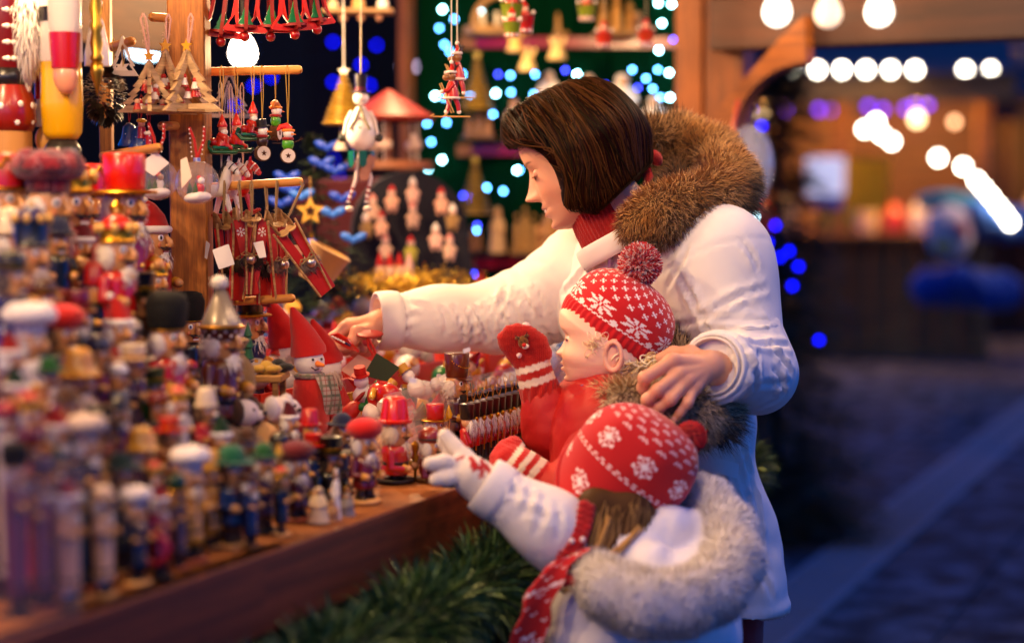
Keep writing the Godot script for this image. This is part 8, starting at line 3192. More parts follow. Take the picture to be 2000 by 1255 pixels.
			m.tint(L("#b41612")).tube([Vector3(2, 8, sx * 8) * u, Vector3(-10, -6, sx * 12) * u, Vector3(-20, -8, sx * 12) * u], [5 * u, 4.5 * u, 4 * u], 8).tint(L("#e8d8d0")).sphere(Vector3(-22, -8, sx * 12) * u, 4.6 * u, 8)
			m = nx(m, "arm", M.gloss, o)
			m.tint(L("#c89a58")).rod(Vector3(-24, 10, sx * 12) * u, Vector3(2, -52, sx * 15) * u, 1.2 * u)
			m = nx(m, "ski_pole", M.satin, o)
		m.tint(L("#c01814")).tube([Vector3(0, 33, 0) * u, Vector3(2, 42, 0) * u, Vector3(0, 52, 0) * u], [9 * u, 6 * u, 2 * u], 12).tint(L("#f0e8e6")).pos(Vector3.ZERO).tube(ring_of(9 * u, 34 * u, 14), [3 * u], 6, false).sphere(Vector3(0, 55, 0) * u, 4.4 * u, 10)
		m = nx(m, "santa_hat", M.felt, o)
		m.tint(L("#cfc4b4")).rod(Vector3(0, 58 * u, 0), Vector3(0, 0.24, 0), 0.0012)
		put(m, "cord", M.felt, o)
	# little buckets with figures
	for q in [["green bucket cut by the top edge", 1000, 22, 3.45, "#6a7a1a", 30], ["red bucket with a tiny santa, beside the green one", 1024, 44, 3.5, "#b01c1c", 26], ["green bucket with a rosy figure, lowest of the front buckets", 1000, 54, 3.4, "#6a7a1a", 24], ["green bucket over the far shelf", 1146, 22, 4.0, "#7a8a20", 24], ["red bucket with a pink figure over the far shelf", 1180, 76, 4.1, "#b8301c", 22], ["rightmost red bucket with a green topped figure", 1262, 72, 4.2, "#c03a1c", 22]]:
		u = q[3] / FOCAL
		var o := thing("toy_bucket", q[0], "ornament", P(q[1], q[2], q[3]), 0.0, "toy buckets with figures")
		m = MB.new()
		var r: float = q[5] * u * 0.75
		m.tint(L(q[4])).lathe([0, -r, 0.72 * r, -r, r, 0.55 * r, 1.06 * r, 0.6 * r, 0.94 * r, 0.6 * r, 0.9 * r, 0.3 * r, 0, 0.3 * r], 20)
		m = nx(m, "bucket", M.gloss, o)
		for i in 20:
			var a := TAU * i / 20.0
			m.tint(L("#f0e6e0") if i % 2 else L("#c82018")).box(Vector3.ZERO, Vector3.ZERO)
			m.pos(Vector3(cos(a) * 0.79 * r, -0.8 * r, sin(a) * 0.79 * r), Basis(Vector3.UP, -a)).box(Vector3.ZERO, Vector3(0.06 * r, 0.3 * r, 0.24 * r))
			m.pos(Vector3.ZERO)
		m = nx(m, "checked_band", M.gloss, o)
		m.tint(L("#c02a20")).ball(Vector3(0, 0.75 * r, 0), Vector3(0.6, 0.5, 0.6) * r, 12)
		m.tint(L("#ecc0a8")).sphere(Vector3(0, 1.35 * r, 0.05 * r), 0.42 * r, 12)
		m.tint(L("#c8261e")).lathe([0.44 * r, 1.5 * r, 0.4 * r, 1.7 * r, 0, 2.3 * r], 12)
		for sx in [-1.0, 1.0]:
			m.tint(L("#f0e4de")).sphere(Vector3(sx * 0.9 * r, 1.0 * r, 0.2 * r), 0.22 * r, 8)
		m = nx(m, "figure", M.gloss, o)
		m.tint(L("#b8a890")).rod(Vector3(0, 1.9 * r, 0), Vector3(0, 0.2, 0), 0.001)
		put(m, "cord", M.felt, o)


func wire_fir(label: String, px: float, foot_py: float, top_py: float, w_px: float, d: float, cord: bool) -> void:
	var u := d / FOCAL
	var h := (foot_py - top_py) * u
	var o := thing("wire_fir", label, "ornament", P(px, foot_py, d), 0.0, "golden tiered firs")
	for i in 11:
		var e := i / 10.0
		var m := MB.new()
		var r := w_px * 0.5 * u * (1.0 - 0.86 * e)
		m.tint(vary(L("#a8842a"), 0.2)).tube(ring_of(r, h * e * 0.92, 22), [0.0042 - 0.0016 * e], 6, false)
		m.tube(ring_of(r * 0.6, h * e * 0.92 + 0.001, 16), [0.003], 5, false)
		put(m, "tier", M.foil, o)
	var m := MB.new()
	m.tint(L("#6a4a1c")).rod(Vector3.ZERO, Vector3(0, h * 0.98, 0), 0.004)
	m = nx(m, "stem", M.satin, o)
	m.tint(L("#e8e0dc") if cord else L("#a89030")).pos(Vector3(0, h, 0)).slab(star_outline(0.014, 0.006), 0.006)
	if cord:
		m.pos(Vector3.ZERO).rod(Vector3(0, h, 0), Vector3(0, h + 0.15, 0), 0.0012)
	put(m, "topper", M.satin, o)


# ------------------------------------------------------------------ the green wall, its shelves, the dark board of dolls
func shelf_figure(label: String, px: float, foot: float, top: float, w: float, d: float, kind: String, c: Color, group: String) -> void:
	var u := d / FOCAL
	var h := (foot - top) * u
	var o := thing("shelf_figurine", label, "figurine", P(px, foot, d), rng.randf_range(-0.4, 0.4), group)
	var r := w * u * 0.5
	var m := MB.new()
	match kind:
		"robed":
			m.tint(c).lathe([0, 0, r, 0.01 * h, r * 0.95, 0.1 * h, r * 0.7, 0.5 * h, r * 0.55, 0.74 * h, r * 0.25, 0.8 * h, 0, 0.81 * h], 16, 0.8)
			for sx in [-1.0, 1.0]:
				m.tube([Vector3(sx * r * 0.5, 0.7 * h, 0), Vector3(sx * r * 0.7, 0.5 * h, r * 0.3), Vector3(sx * r * 0.1, 0.48 * h, r * 0.7)], [r * 0.22, r * 0.2, r * 0.14], 8)
			m = nx(m, "robe", M.satin, o)
			m.tint(L("#c89a70")).ball(Vector3(0, 0.87 * h, 0.02 * h), Vector3(r * 0.34, h * 0.1, r * 0.34), 12)
			m = nx(m, "head", M.satin, o)
			m.tint(c * 0.85).ball(Vector3(0, 0.9 * h, -0.02 * h), Vector3(r * 0.42, h * 0.11, r * 0.4), 12).ball(Vector3(0, 0.7 * h, -r * 0.3), Vector3(r * 0.5, h * 0.2, r * 0.2), 10)
			put(m, "hood", M.satin, o)
		"angel":
			m.tint(c).lathe([0, 0, r, 0, r * 0.9, 0.15 * h, r * 0.35, 0.62 * h, 0, 0.66 * h], 16)
			m = nx(m, "gown", M.satin, o)
			m.tint(L("#d8b080")).sphere(Vector3(0, 0.75 * h, 0), r * 0.36, 12)
			put(m, "head", M.satin, o)
			for sx in [-1.0, 1.0]:
				m = MB.new()
				m.tint(c * 0.8).at(Transform3D(Basis(Vector3.BACK, sx * -0.5), Vector3(sx * r * 0.5, 0.6 * h, -r * 0.3))).ball(Vector3.ZERO, Vector3(r * 0.25, h * 0.26, r * 0.1), 12)
				m = nx(m, "wing", M.satin, o)
			m.tint(L("#8a7048")).rod(Vector3(0, 0.85 * h, 0), Vector3(0, 1.3 * h, 0), 0.001)
			put(m, "cord", M.felt, o)
		"scene":
			m.tint(c).box(Vector3(0, 0.06 * h, 0), Vector3(2 * r, 0.12 * h, r * 1.2), 0.004)
			put(m, "stand", M.wood, o)
			for i in 3:
				m = MB.new()
				m.tint(vary(c, 0.25)).pos(Vector3((i - 1) * r * 0.62, 0.12 * h, 0)).lathe([0, 0, r * 0.28, 0, r * 0.2, 0.45 * h * (1.0 + 0.25 * (i % 2)), r * 0.08, 0.5 * h * (1.0 + 0.25 * (i % 2)), 0, 0.52 * h * (1.0 + 0.25 * (i % 2))], 12)
				m.sphere(Vector3(0, 0.6 * h * (1.0 + 0.2 * (i % 2)), 0), r * 0.17, 10)
				put(m, "carved_figure", M.satin, o)
		"arch":
			m.tint(c).box(Vector3(0, 0.1 * h, 0), Vector3(2 * r, 0.2 * h, r * 0.8), 0.004)
			m = nx(m, "stand", M.wood, o)
			var pts := PackedVector3Array()
			for i in 13:
				var a := PI * i / 12.0
				pts.append(Vector3(cos(a) * r * 0.85, 0.2 * h + sin(a) * 0.8 * h, 0))
			m.tint(c).tube(pts, [r * 0.09], 8)
			put(m, "candle_arch", M.wood, o)
			for i in 4:
				m = MB.new()
				m.tint(L("#e8d8b8")).pos(Vector3((i - 1.5) * r * 0.4, 0.2 * h, 0)).cyl(r * 0.07, 0, 0.35 * h, 10)
				put(m, "candle", M.satin, o)


func build_shelves() -> void:
	for q in [["top red shelf on the green wall", 72, 902, 1330, 5.1], ["middle red shelf on the green wall", 282, 896, 1330, 5.1], ["lower red shelf on the green wall", 502, 900, 1330, 5.1]]:
		var a := P(q[2], q[1], q[4])
		var b := P(q[3], q[1], 4.82)
		var o := thing("red_shelf", q[0], "shelf", (a + b) / 2.0, 0.0, "red shelves")
		var ax := (b - a).normalized()
		var m := MB.new()
		m.tint(L("#7a0c16")).pos(Vector3.ZERO, Basis(ax, Vector3.UP, ax.cross(Vector3.UP)))
		m.box(Vector3(0.02, -0.017, -0.06), Vector3(a.distance_to(b) - 0.06, 0.034, 0.15), 0.002)
		m = nx(m, "board", M.gloss, o)
		m.tint(L("#a06838")).pos(Vector3.ZERO, Basis(ax, Vector3.UP, ax.cross(Vector3.UP)))
		m.box(Vector3(-a.distance_to(b) / 2 + 0.025, -0.018, -0.06), Vector3(0.05, 0.036, 0.154), 0.002)
		put(m, "end_block", M.wood, o)
	wire_fir("golden tiered fir over the middle shelf, left", 932, 210, 108, 62, 4.95, false)
	wire_fir("golden tiered fir between middle and lower shelf", 928, 415, 312, 62, 4.95, false)
	var top := "figurines on the top shelf"
	var mid := "figurines on the middle shelf"
	var low := "figurines on the lower shelf"
	shelf_figure("pale wooden candle arch on the top shelf", 985, 68, -10, 150, 5.02, "arch", L("#d8a868"), top)
	shelf_figure("brown carved group on the top shelf beside the buckets", 1110, 72, -8, 60, 4.98, "scene", L("#b98a4a"), top)
	shelf_figure("tall wooden figure pair at the top shelf's right", 1205, 74, -12, 90, 4.86, "scene", L("#a87838"), top)
	shelf_figure("round brown figure at the top shelf's right end", 1245, 74, 22, 34, 4.86, "robed", L("#7a5030"), top)
	shelf_figure("yellowish angel hanging left under the top shelf", 1006, 100, 58, 34, 4.74, "angel", L("#e0b868"), "angels under the top shelf")
	shelf_figure("lowest yellowish angel under the top shelf", 1030, 138, 84, 36, 4.74, "angel", L("#e8c880"), "angels under the top shelf")
	shelf_figure("angel under the top shelf nearest the woman's hair", 1088, 116, 62, 38, 4.74, "angel", L("#e8c880"), "angels under the top shelf")
	shelf_figure("brown house with white niche on the middle shelf", 935, 272, 212, 64, 4.98, "scene", L("#8a6248"), mid)
	shelf_figure("grey and pink robed figure on the middle shelf", 1004, 276, 194, 44, 4.98, "robed", L("#a07a80"), mid)
	shelf_figure("white robed figure just left of the woman's hair", 1072, 215, 140, 50, 4.82, "robed", L("#e8e4de"), mid)
	shelf_figure("white robed figure above the woman's head", 1150, 210, 145, 46, 4.82, "robed", L("#e4e0d8"), mid)
	shelf_figure("tall white veiled figure behind the woman's head", 1216, 250, 145, 70, 4.82, "robed", L("#eeece6"), mid)
	shelf_figure("white veiled figure next to the corner post", 1278, 280, 188, 62, 4.82, "robed", L("#eeeae4"), mid)
	shelf_figure("slender robed statue on the lower shelf", 972, 494, 405, 36, 4.98, "robed", L("#c8a070"), low)
	shelf_figure("tall golden brown statue group on the lower shelf", 1026, 498, 392, 56, 4.98, "scene", L("#b98a48"), low)
	shelf_figure("crouching brown statue nearest the woman's chin", 1072, 498, 420, 66, 4.98, "robed", L("#b07a40"), low)
	shelf_figure("dim tower house on the lower shelf's left end", 925, 492, 430, 40, 5.02, "scene", L("#8a5a30"), low)
	# carousel and its stand left of the green wall
	var cr := thing("toy_carousel", "red roofed toy carousel with horses left of the green wall", "toy carousel", P(760, 330, 4.3))
	var m := MB.new()
	m.tint(L("#8a2a1a")).lathe([0.11, 0.12, 0.115, 0.13, 0.05, 0.17, 0, 0.2], 24)
	m = nx(m, "roof", M.satin, cr)
	m.tint(L("#a0603a")).cyl(0.11, 0.0, 0.02, 24).rod(Vector3(0, 0, 0), Vector3(0, 0.13, 0), 0.008)
	put(m, "floor", M.satin, cr)
	for i in 5:
		m = MB.new()
		var a := TAU * i / 5.0 + 0.4
		m.tint(L("#d8b8a8")).pos(Vector3(cos(a) * 0.08, 0.06, sin(a) * 0.08), Basis(Vector3.UP, -a)).ball(Vector3.ZERO, Vector3(0.01, 0.014, 0.022), 10).ball(Vector3(0, 0.016, 0.02), Vector3(0.006, 0.012, 0.009), 8).rod(Vector3(0, -0.04, 0), Vector3(0, 0.07, 0), 0.002)
		put(m, "horse", M.gloss, cr)
	var bx := thing("back_table", "dark red cloth covered table at the back of the stall", "table", P(715, 345, 4.7))
	m = MB.new()
	m.tint(L("#5a1410")).pos(Vector3.ZERO, stall_basis()).box(Vector3(0, -0.14, 0), Vector3(0.2, 0.27, 0.36), 0.01)
	put(m, "cloth", M.felt, bx)
	# tray of turned toys over the opening
	var sh := thing("light_shelf", "pale wooden shelf of turned toys hanging at the top", "shelf", P(700, 22, 3.9))
	var u := 3.9 / FOCAL
	m = MB.new()
	m.tint(L("#d8aa78")).box(Vector3(0, 0, 0), Vector3(140 * u, 9 * u, 50 * u), 0.004)
	put(m, "board", M.wood, sh)
	for q in [["white cylinder toy at the light shelf's right end", 48, "#f4ece8", 22.0], ["cream block toy at the light shelf's left end", -50, "#e8c8a0", 18.0], ["turned wooden toy in the middle of the light shelf", 0, "#d8a060", 24.0]]:
		var t := thing("turned_toy", q[0], "toy", sh.position + Vector3(q[1] * u, 4.5 * u, 0))
		m = MB.new()
		m.tint(L(q[2])).lathe([0, 0, q[3] * 0.55 * u, 0, q[3] * 0.5 * u, q[3] * 0.7 * u, q[3] * 0.3 * u, q[3] * u, 0, q[3] * 1.05 * u], 16)
		put(m, "body", M.satin, t)
	for i in 3:
		m = MB.new()
		m.tint(L("#a0705a")).sphere(Vector3((-30 + i * 35) * u, -12 * u, 0), (9 - i) * u, 12)
		put(m, "hanging_knob", M.satin, sh)
	# blue and white fairy lights on the green wall
	var led := glow("wall_led_glow", Color(0.35, 0.68, 1.0), 26.0)
	var led2 := glow("wall_white_led_glow", Color(0.6, 0.92, 1.0), 48.0)
	var led3 := glow("wall_violet_led_glow", Color(0.22, 0.26, 0.95), 16.0)
	var on_wall := func(spots: Array) -> Array:      # the wall stands a little nearer on the right
		for q in spots:
			q.append(0.13 - (q[0] - 820) * 0.00068)
		return spots
	lights_on("wall_fairy_lights", "chain of pale blue fairy lights scattered over the green wall", on_wall.call([[887, 37], [858, 55], [878, 100], [868, 190], [903, 145], [868, 87], [918, 187], [834, 241], [872, 239], [842, 277], [997, 147], [998, 180], [1045, 145], [1042, 184], [963, 223], [983, 373], [1014, 332], [870, 371], [951, 366], [930, 450], [902, 472], [941, 548], [910, 566], [1000, 545], [1285, 136], [1290, 190], [1235, 136], [1262, 153], [1275, 173], [1315, 240]]), 5.0, 0.0056, led, false)
	lights_on("bright_wall_lights", "chain of brighter white fairy lights on the green wall", on_wall.call([[864, 18], [938, 22], [850, 187], [968, 182], [863, 312], [836, 328], [1010, 332], [1287, 98], [1307, 142], [1309, 190], [1127, 145], [1286, 6], [1312, 8], [1293, 45]]), 5.0, 0.0062, led2, false)
	lights_on("violet_wall_lights", "few violet blue fairy lights on the green wall", on_wall.call([[973, 145], [1104, 137], [1246, 171], [904, 382], [1315, 77], [915, 386], [932, 440], [925, 535], [1182, 166]]), 5.0, 0.0054, led3, false)
	# dark blue board with rounded top, hung with little dolls
	var bd := thing("doll_board", "dark blue board with rounded top hung with pale little dolls", "display board", P(800, 560, 4.05))
	u = 4.05 / FOCAL
	var poly := PackedVector2Array([Vector2(-130, -10) * u, Vector2(130, -10) * u])
	for i in 21:
		var a := PI * i / 20.0
		poly.append(Vector2(cos(a) * 115, 110 + sin(a) * 115) * u)
	m = MB.new()
	m.tint(Color(0.004, 0.006, 0.016)).pos(Vector3.ZERO, Basis(Vector3.UP, 0.3)).slab(poly, 0.02)
	put(m, "panel", M.felt, bd)
	var dl := [[765, 388, "upper left rag doll on the dark board"], [806, 372, "topmost rag doll on the dark board"], [806, 420, "rag doll below the topmost one"], [862, 392, "pale rag doll with white cap at the board's upper right"], [884, 424, "brownish rag doll at the board's right edge"], [728, 405, "rag doll at the board's upper left edge"], [745, 438, "pink rag doll left of the board's middle"], [715, 440, "olive rag doll at the board's left edge"], [753, 482, "slim pale rag doll with pink cap, lower left"], [802, 486, "rag doll with red cap and yellow green coat"], [851, 462, "tan rag doll right of the middle"], [878, 482, "pale rag doll with wide skirt, lower right"]]
	for i in dl.size():
		var q: Array = dl[i]
		var o := thing("rag_doll", q[2], "doll", P(q[0], q[1], 3.97), rng.randf_range(-0.3, 0.3), "rag dolls on the dark board")
		var c: Color = [L("#e0a890"), L("#e8b8a8"), L("#d8b098")][i % 3]
		if i == 9:
			c = L("#b8b040")
		if i == 7 or i == 4:
			c = L("#9a7848")
		m = MB.new()
		m.tint(c).lathe([0, -20 * u, 12 * u, -19 * u, 11 * u, -8 * u, 6 * u, 6 * u, 0, 7 * u], 12)
		for sx in [-1.0, 1.0]:
			m.rod(Vector3(sx * 5, 3, 0) * u, Vector3(sx * 13, -6, 2) * u, 3.4 * u, 2.6 * u).rod(Vector3(sx * 5, -18, 0) * u, Vector3(sx * 6, -26, 1) * u, 3.4 * u)
		m = nx(m, "body", M.felt, o)
		m.tint(L("#f0ccb8")).sphere(Vector3(0, 12, 1) * u, 7.5 * u, 12)
		m = nx(m, "head", M.felt, o)
		m.tint([L("#b81a1a"), L("#e8dcd8"), L("#d88a80")][0 if i == 9 else i % 3]).pos(Vector3(0, 15 * u, 0)).lathe([8 * u, 0, 7 * u, 3 * u, 0, 13 * u], 12)
		put(m, "cap", M.felt, o)
	# the decorated tree between post and board
	var ft := fir("display_fir", "small green fir with blue bows behind the toy skis", P(615, 580, 3.75) + Vector3(0, -0.02, 0), 0.38, 0.14, Color(0.03, 0.06, 0.02), 260)
	for q in [[640, 290, 0], [655, 335, 0], [628, 322, 0], [565, 372, 0], [548, 400, 0], [588, 385, 1], [668, 390, 0], [650, 420, 1], [560, 350, 0], [690, 470, 1]]:
		m = MB.new()
		var p := P(q[0], q[1], 3.62) - ft.position
		m.tint(L("#0c3ab0") if q[2] == 0 else L("#2a6ad0")).pos(p, Basis(Vector3.UP, rng.randf() * 3.0))
		for sx in [-1.0, 1.0]:
			m.at(Transform3D(Basis(Vector3.BACK, sx * 0.5), p)).ball(Vector3(sx * 0.015, 0, 0), Vector3(0.017, 0.009, 0.008), 12)
		m.pos(p).sphere(Vector3.ZERO, 0.008, 8)
		put(m, "blue_bow", M.satin, ft)
	for q in [[606, 412, "gold straw star on the small fir"]]:
		var o := thing("straw_star", q[2], "ornament", P(q[0], q[1], 3.5))
		m = MB.new()
		m.tint(L("#b8923a")).frame(star_outline(0.03, 0.014), star_outline(0.014, 0.007), 0.006)
		m.rod(Vector3(0, 0.03, 0), Vector3(0, 0.07, 0), 0.0008)
		put(m, "star", M.satin, o)
	var bb := thing("blue_bauble", "shiny blue bauble with gold cap on the small fir", "bauble", P(608, 480, 3.5))
	m = MB.new()
	m.tint(L("#0a34c0")).sphere(Vector3.ZERO, 0.016, 18)
	m = nx(m, "ball", M.gloss, bb)
	m.tint(L(GOLD)).cyl(0.006, 0.014, 0.026, 10).rod(Vector3(0, 0.026, 0), Vector3(0, 0.07, 0), 0.0008)
	put(m, "cap", M.gold, bb)
	var pot := thing("burlap_pot", "burlap wrapped pot tipped beside the small fir", "plant pot", P(628, 520, 3.35), 0.0)
	pot.rotation.z = -0.5
	m = MB.new()
	m.tint(L("#a8824a")).lathe([0, -0.035, 0.032, -0.034, 0.042, 0.03, 0.046, 0.036, 0.04, 0.038, 0.036, 0.02, 0, 0.015], 18)
	put(m, "pot", M.felt, pot)


# ------------------------------------------------------------------ trays of small ornaments
func heap_shape(kind: int, c: Color) -> Array:
	var m := MB.new()
	m.tint(c)
	var white := L("#f0e8e4")
	match kind:
		0:
			m.sphere(Vector3(0, 0.018, 0), 0.018, 14).tint(L(GOLD)).cyl(0.006, 0.034, 0.041, 8)
			return [m, "small_bauble", "bauble", "gloss"]
		1:
			m.lathe([0, 0, 0.013, 0.002, 0.008, 0.022, 0, 0.026], 10).tint(L("#e8b898")).sphere(Vector3(0, 0.03, 0), 0.008, 8).tint(white).ball(Vector3(0, 0.025, 0.006), Vector3(0.007, 0.007, 0.004), 8)
			m.tint(L("#c01814")).pos(Vector3(0, 0.034, 0)).lathe([0.009, 0, 0, 0.02], 10)
			return [m, "tiny_santa", "ornament", "satin"]
		2:
			m.tint(white).sphere(Vector3(0, 0.012, 0), 0.013, 10).sphere(Vector3(0, 0.031, 0), 0.009, 10).tint(c).pos(Vector3(0, 0.038, 0)).cyl(0.007, 0, 0.011, 10).cyl(0.011, 0, 0.0015, 10)
			return [m, "tiny_snowman", "ornament", "satin"]
		3:
			m.slab(star_outline(0.022, 0.011), 0.007)
			return [m, "small_star", "ornament", "satin"]
		4:
			m.tube([Vector3(-0.01, -0.02, 0), Vector3(-0.01, 0.014, 0), Vector3(0, 0.024, 0), Vector3(0.01, 0.014, 0)], [0.0045], 8).tint(white)
			for i in 4:
				m.rod(Vector3(-0.01, -0.016 + i * 0.009, 0), Vector3(-0.01, -0.012 + i * 0.009, 0), 0.0048)
			return [m, "candy_cane", "ornament", "gloss"]
		5:
			m.lathe([0.016, 0, 0.017, 0.003, 0.01, 0.014, 0.008, 0.026, 0, 0.032], 14).tint(L(GOLD)).sphere(Vector3(0, -0.001, 0), 0.005, 8)
			return [m, "small_bell", "bell", "gloss"]
		6:
			m.ball(Vector3(0, 0.012, 0), Vector3(0.011, 0.011, 0.02), 10).sphere(Vector3(0, 0.022, 0.015), 0.008, 8).tint(L("#d88a20")).rod(Vector3(0, 0.022, 0.021), Vector3(0, 0.021, 0.028), 0.002, 0.0005).tint(c * 0.7).ball(Vector3(0, 0.016, -0.022), Vector3(0.006, 0.003, 0.012), 8)
			return [m, "tiny_bird", "ornament", "satin"]
		_:
			m.tint(white).cyl(0.006, 0, 0.02, 10).tint(c).ball(Vector3(0, 0.02, 0), Vector3(0.017, 0.012, 0.017), 12).tint(white)
			for i in 5:
				m.sphere(Vector3(cos(i * 1.3) * 0.012, 0.028, sin(i * 1.3) * 0.012), 0.0025, 6)
			return [m, "tiny_mushroom", "ornament", "gloss"]


func build_bins() -> void:
	var cn := ["red", "white", "golden", "silver", "green", "blue"]
	var cc := [L("#b81612"), L("#e8e0dc"), L("#c8922a"), L("#b8b4b4"), L("#1c6a34"), L("#1e4a8a")]
	var kinds := ["bauble", "santa", "snowman", "star", "candy cane", "bell", "bird", "mushroom"]
	var where := ["front tray nearest the snowman doll", "front tray under the woman's hand", "front tray below her sleeve", "front tray nearest the boy", "middle tray behind the snowman doll", "middle tray beyond her fingertips", "middle tray behind her sleeve", "middle tray nearest the green wall", "rear tray below the small fir", "rear tray before the dark doll board", "rear tray under the rag dolls", "rear tray at the green wall"]
	var made := {}
	for row in 3:
		for k in 4:
			var n := row * 4 + k
			var s := 1.1 + k * 0.45
			var t := 0.17 + row * 0.28
			var y := 1.0 + row * 0.055
			var o := thing("ornament_tray", "red tray of ornaments: the " + where[n], "tray", S(s + 0.21, t + 0.13, y), 0.0, "red ornament trays")
			o.basis = stall_basis()
			var m := MB.new()
			m.tint(vary(L("#b02a18"), 0.1)).box(Vector3(0, 0.002, 0), Vector3(0.43, 0.004, 0.26))
			put(m, "floor", M.satin, o)
			for q in [[0.0, 0.13, 0.43, 0.006], [0.0, -0.13, 0.43, 0.006], [0.215, 0.0, 0.006, 0.254], [-0.215, 0.0, 0.006, 0.254]]:
				m = MB.new()
				m.tint(vary(L("#b83018"), 0.1)).box(Vector3(q[0], 0.026, q[1]), Vector3(q[2], 0.044, q[3]), 0.001)
				put(m, "side", M.film if row == 0 else M.satin, o)
			for i in (36 if row == 0 else 22):
				var kind: int = [0, 1, 2, 3, 4, 5, 6, 7, 0, 2, 1, 0][rng.randi() % 12]
				var ci := rng.randi() % 6
				if n == 5 or n == 4:
					ci = [1, 3, 1, 3, 2, 0][ci]
				if n == 0 or n == 1:
					ci = [0, 0, 2, 2, 1, 4][ci]
				var layer := i / 12
				var p := S(s + 0.21 + rng.randf_range(-0.18, 0.18), t + 0.13 + rng.randf_range(-0.105, 0.105), y + 0.024 + layer * 0.026 + rng.randf_range(0, 0.012))
				var b := Basis.from_euler(Vector3(rng.randf_range(-1.2, 1.2), rng.randf() * TAU, rng.randf_range(-0.8, 0.8))).scaled(Vector3.ONE * rng.randf_range(1.15, 1.6))
				var text: String = "tiny %s %s among the ornaments in the %s" % [cn[ci], kinds[kind], where[n]]
				var key := kind * 10 + ci
				if made.has(key):
					copy(made[key], text, p, b, "ornaments in the trays")
				else:
					var h := heap_shape(kind, cc[ci])
					var x := put(h[0], h[1], M[h[3]])
					tag(x, text, h[2], "ornaments in the trays")
					x.transform = Transform3D(b, p)
					made[key] = x
	var gl := thing("gold_tinsel", "heap of golden tinsel glittering before the dark doll board", "tinsel", P(800, 552, 3.75))
	var m := MB.new()
	for i in 1500:
		var p := Vector3(rng.randfn(0, 0.07), rng.randfn(0, 0.014), rng.randfn(0, 0.04))
		var d := Vector3(rng.randfn(), rng.randfn(), rng.randfn()).normalized() * 0.014
		m.hair(p, p + d * 0.5, p + d, 0.002, d.cross(Vector3(0.3, 0.6, 0.7)).normalized(), L("#d8a828"), L("#f0c850"))
	stuff(m, "strands", M.gold, gl)
	for i in 4:
		var x := thing("gnome", ["first red capped gnome from the left behind the tinsel", "second red capped gnome behind the tinsel", "third red capped gnome behind the tinsel", "pale fourth gnome behind the tinsel, at the right"][i], "gnome", P(742 + i * 19, 548, 3.85), 0.0, "gnomes behind the tinsel")
		m = MB.new()
		m.tint(L("#e0b8a0")).lathe([0, 0, 0.013, 0, 0.011, 0.03, 0.006, 0.04, 0, 0.041], 12)
		m = nx(m, "body", M.satin, x)
		m.tint(L("#c01410") if i < 3 else L("#e0a8a0")).pos(Vector3(0, 0.034, 0)).lathe([0.01, 0, 0.007, 0.012, 0, 0.032], 12)
		put(m, "cap", M.felt, x)


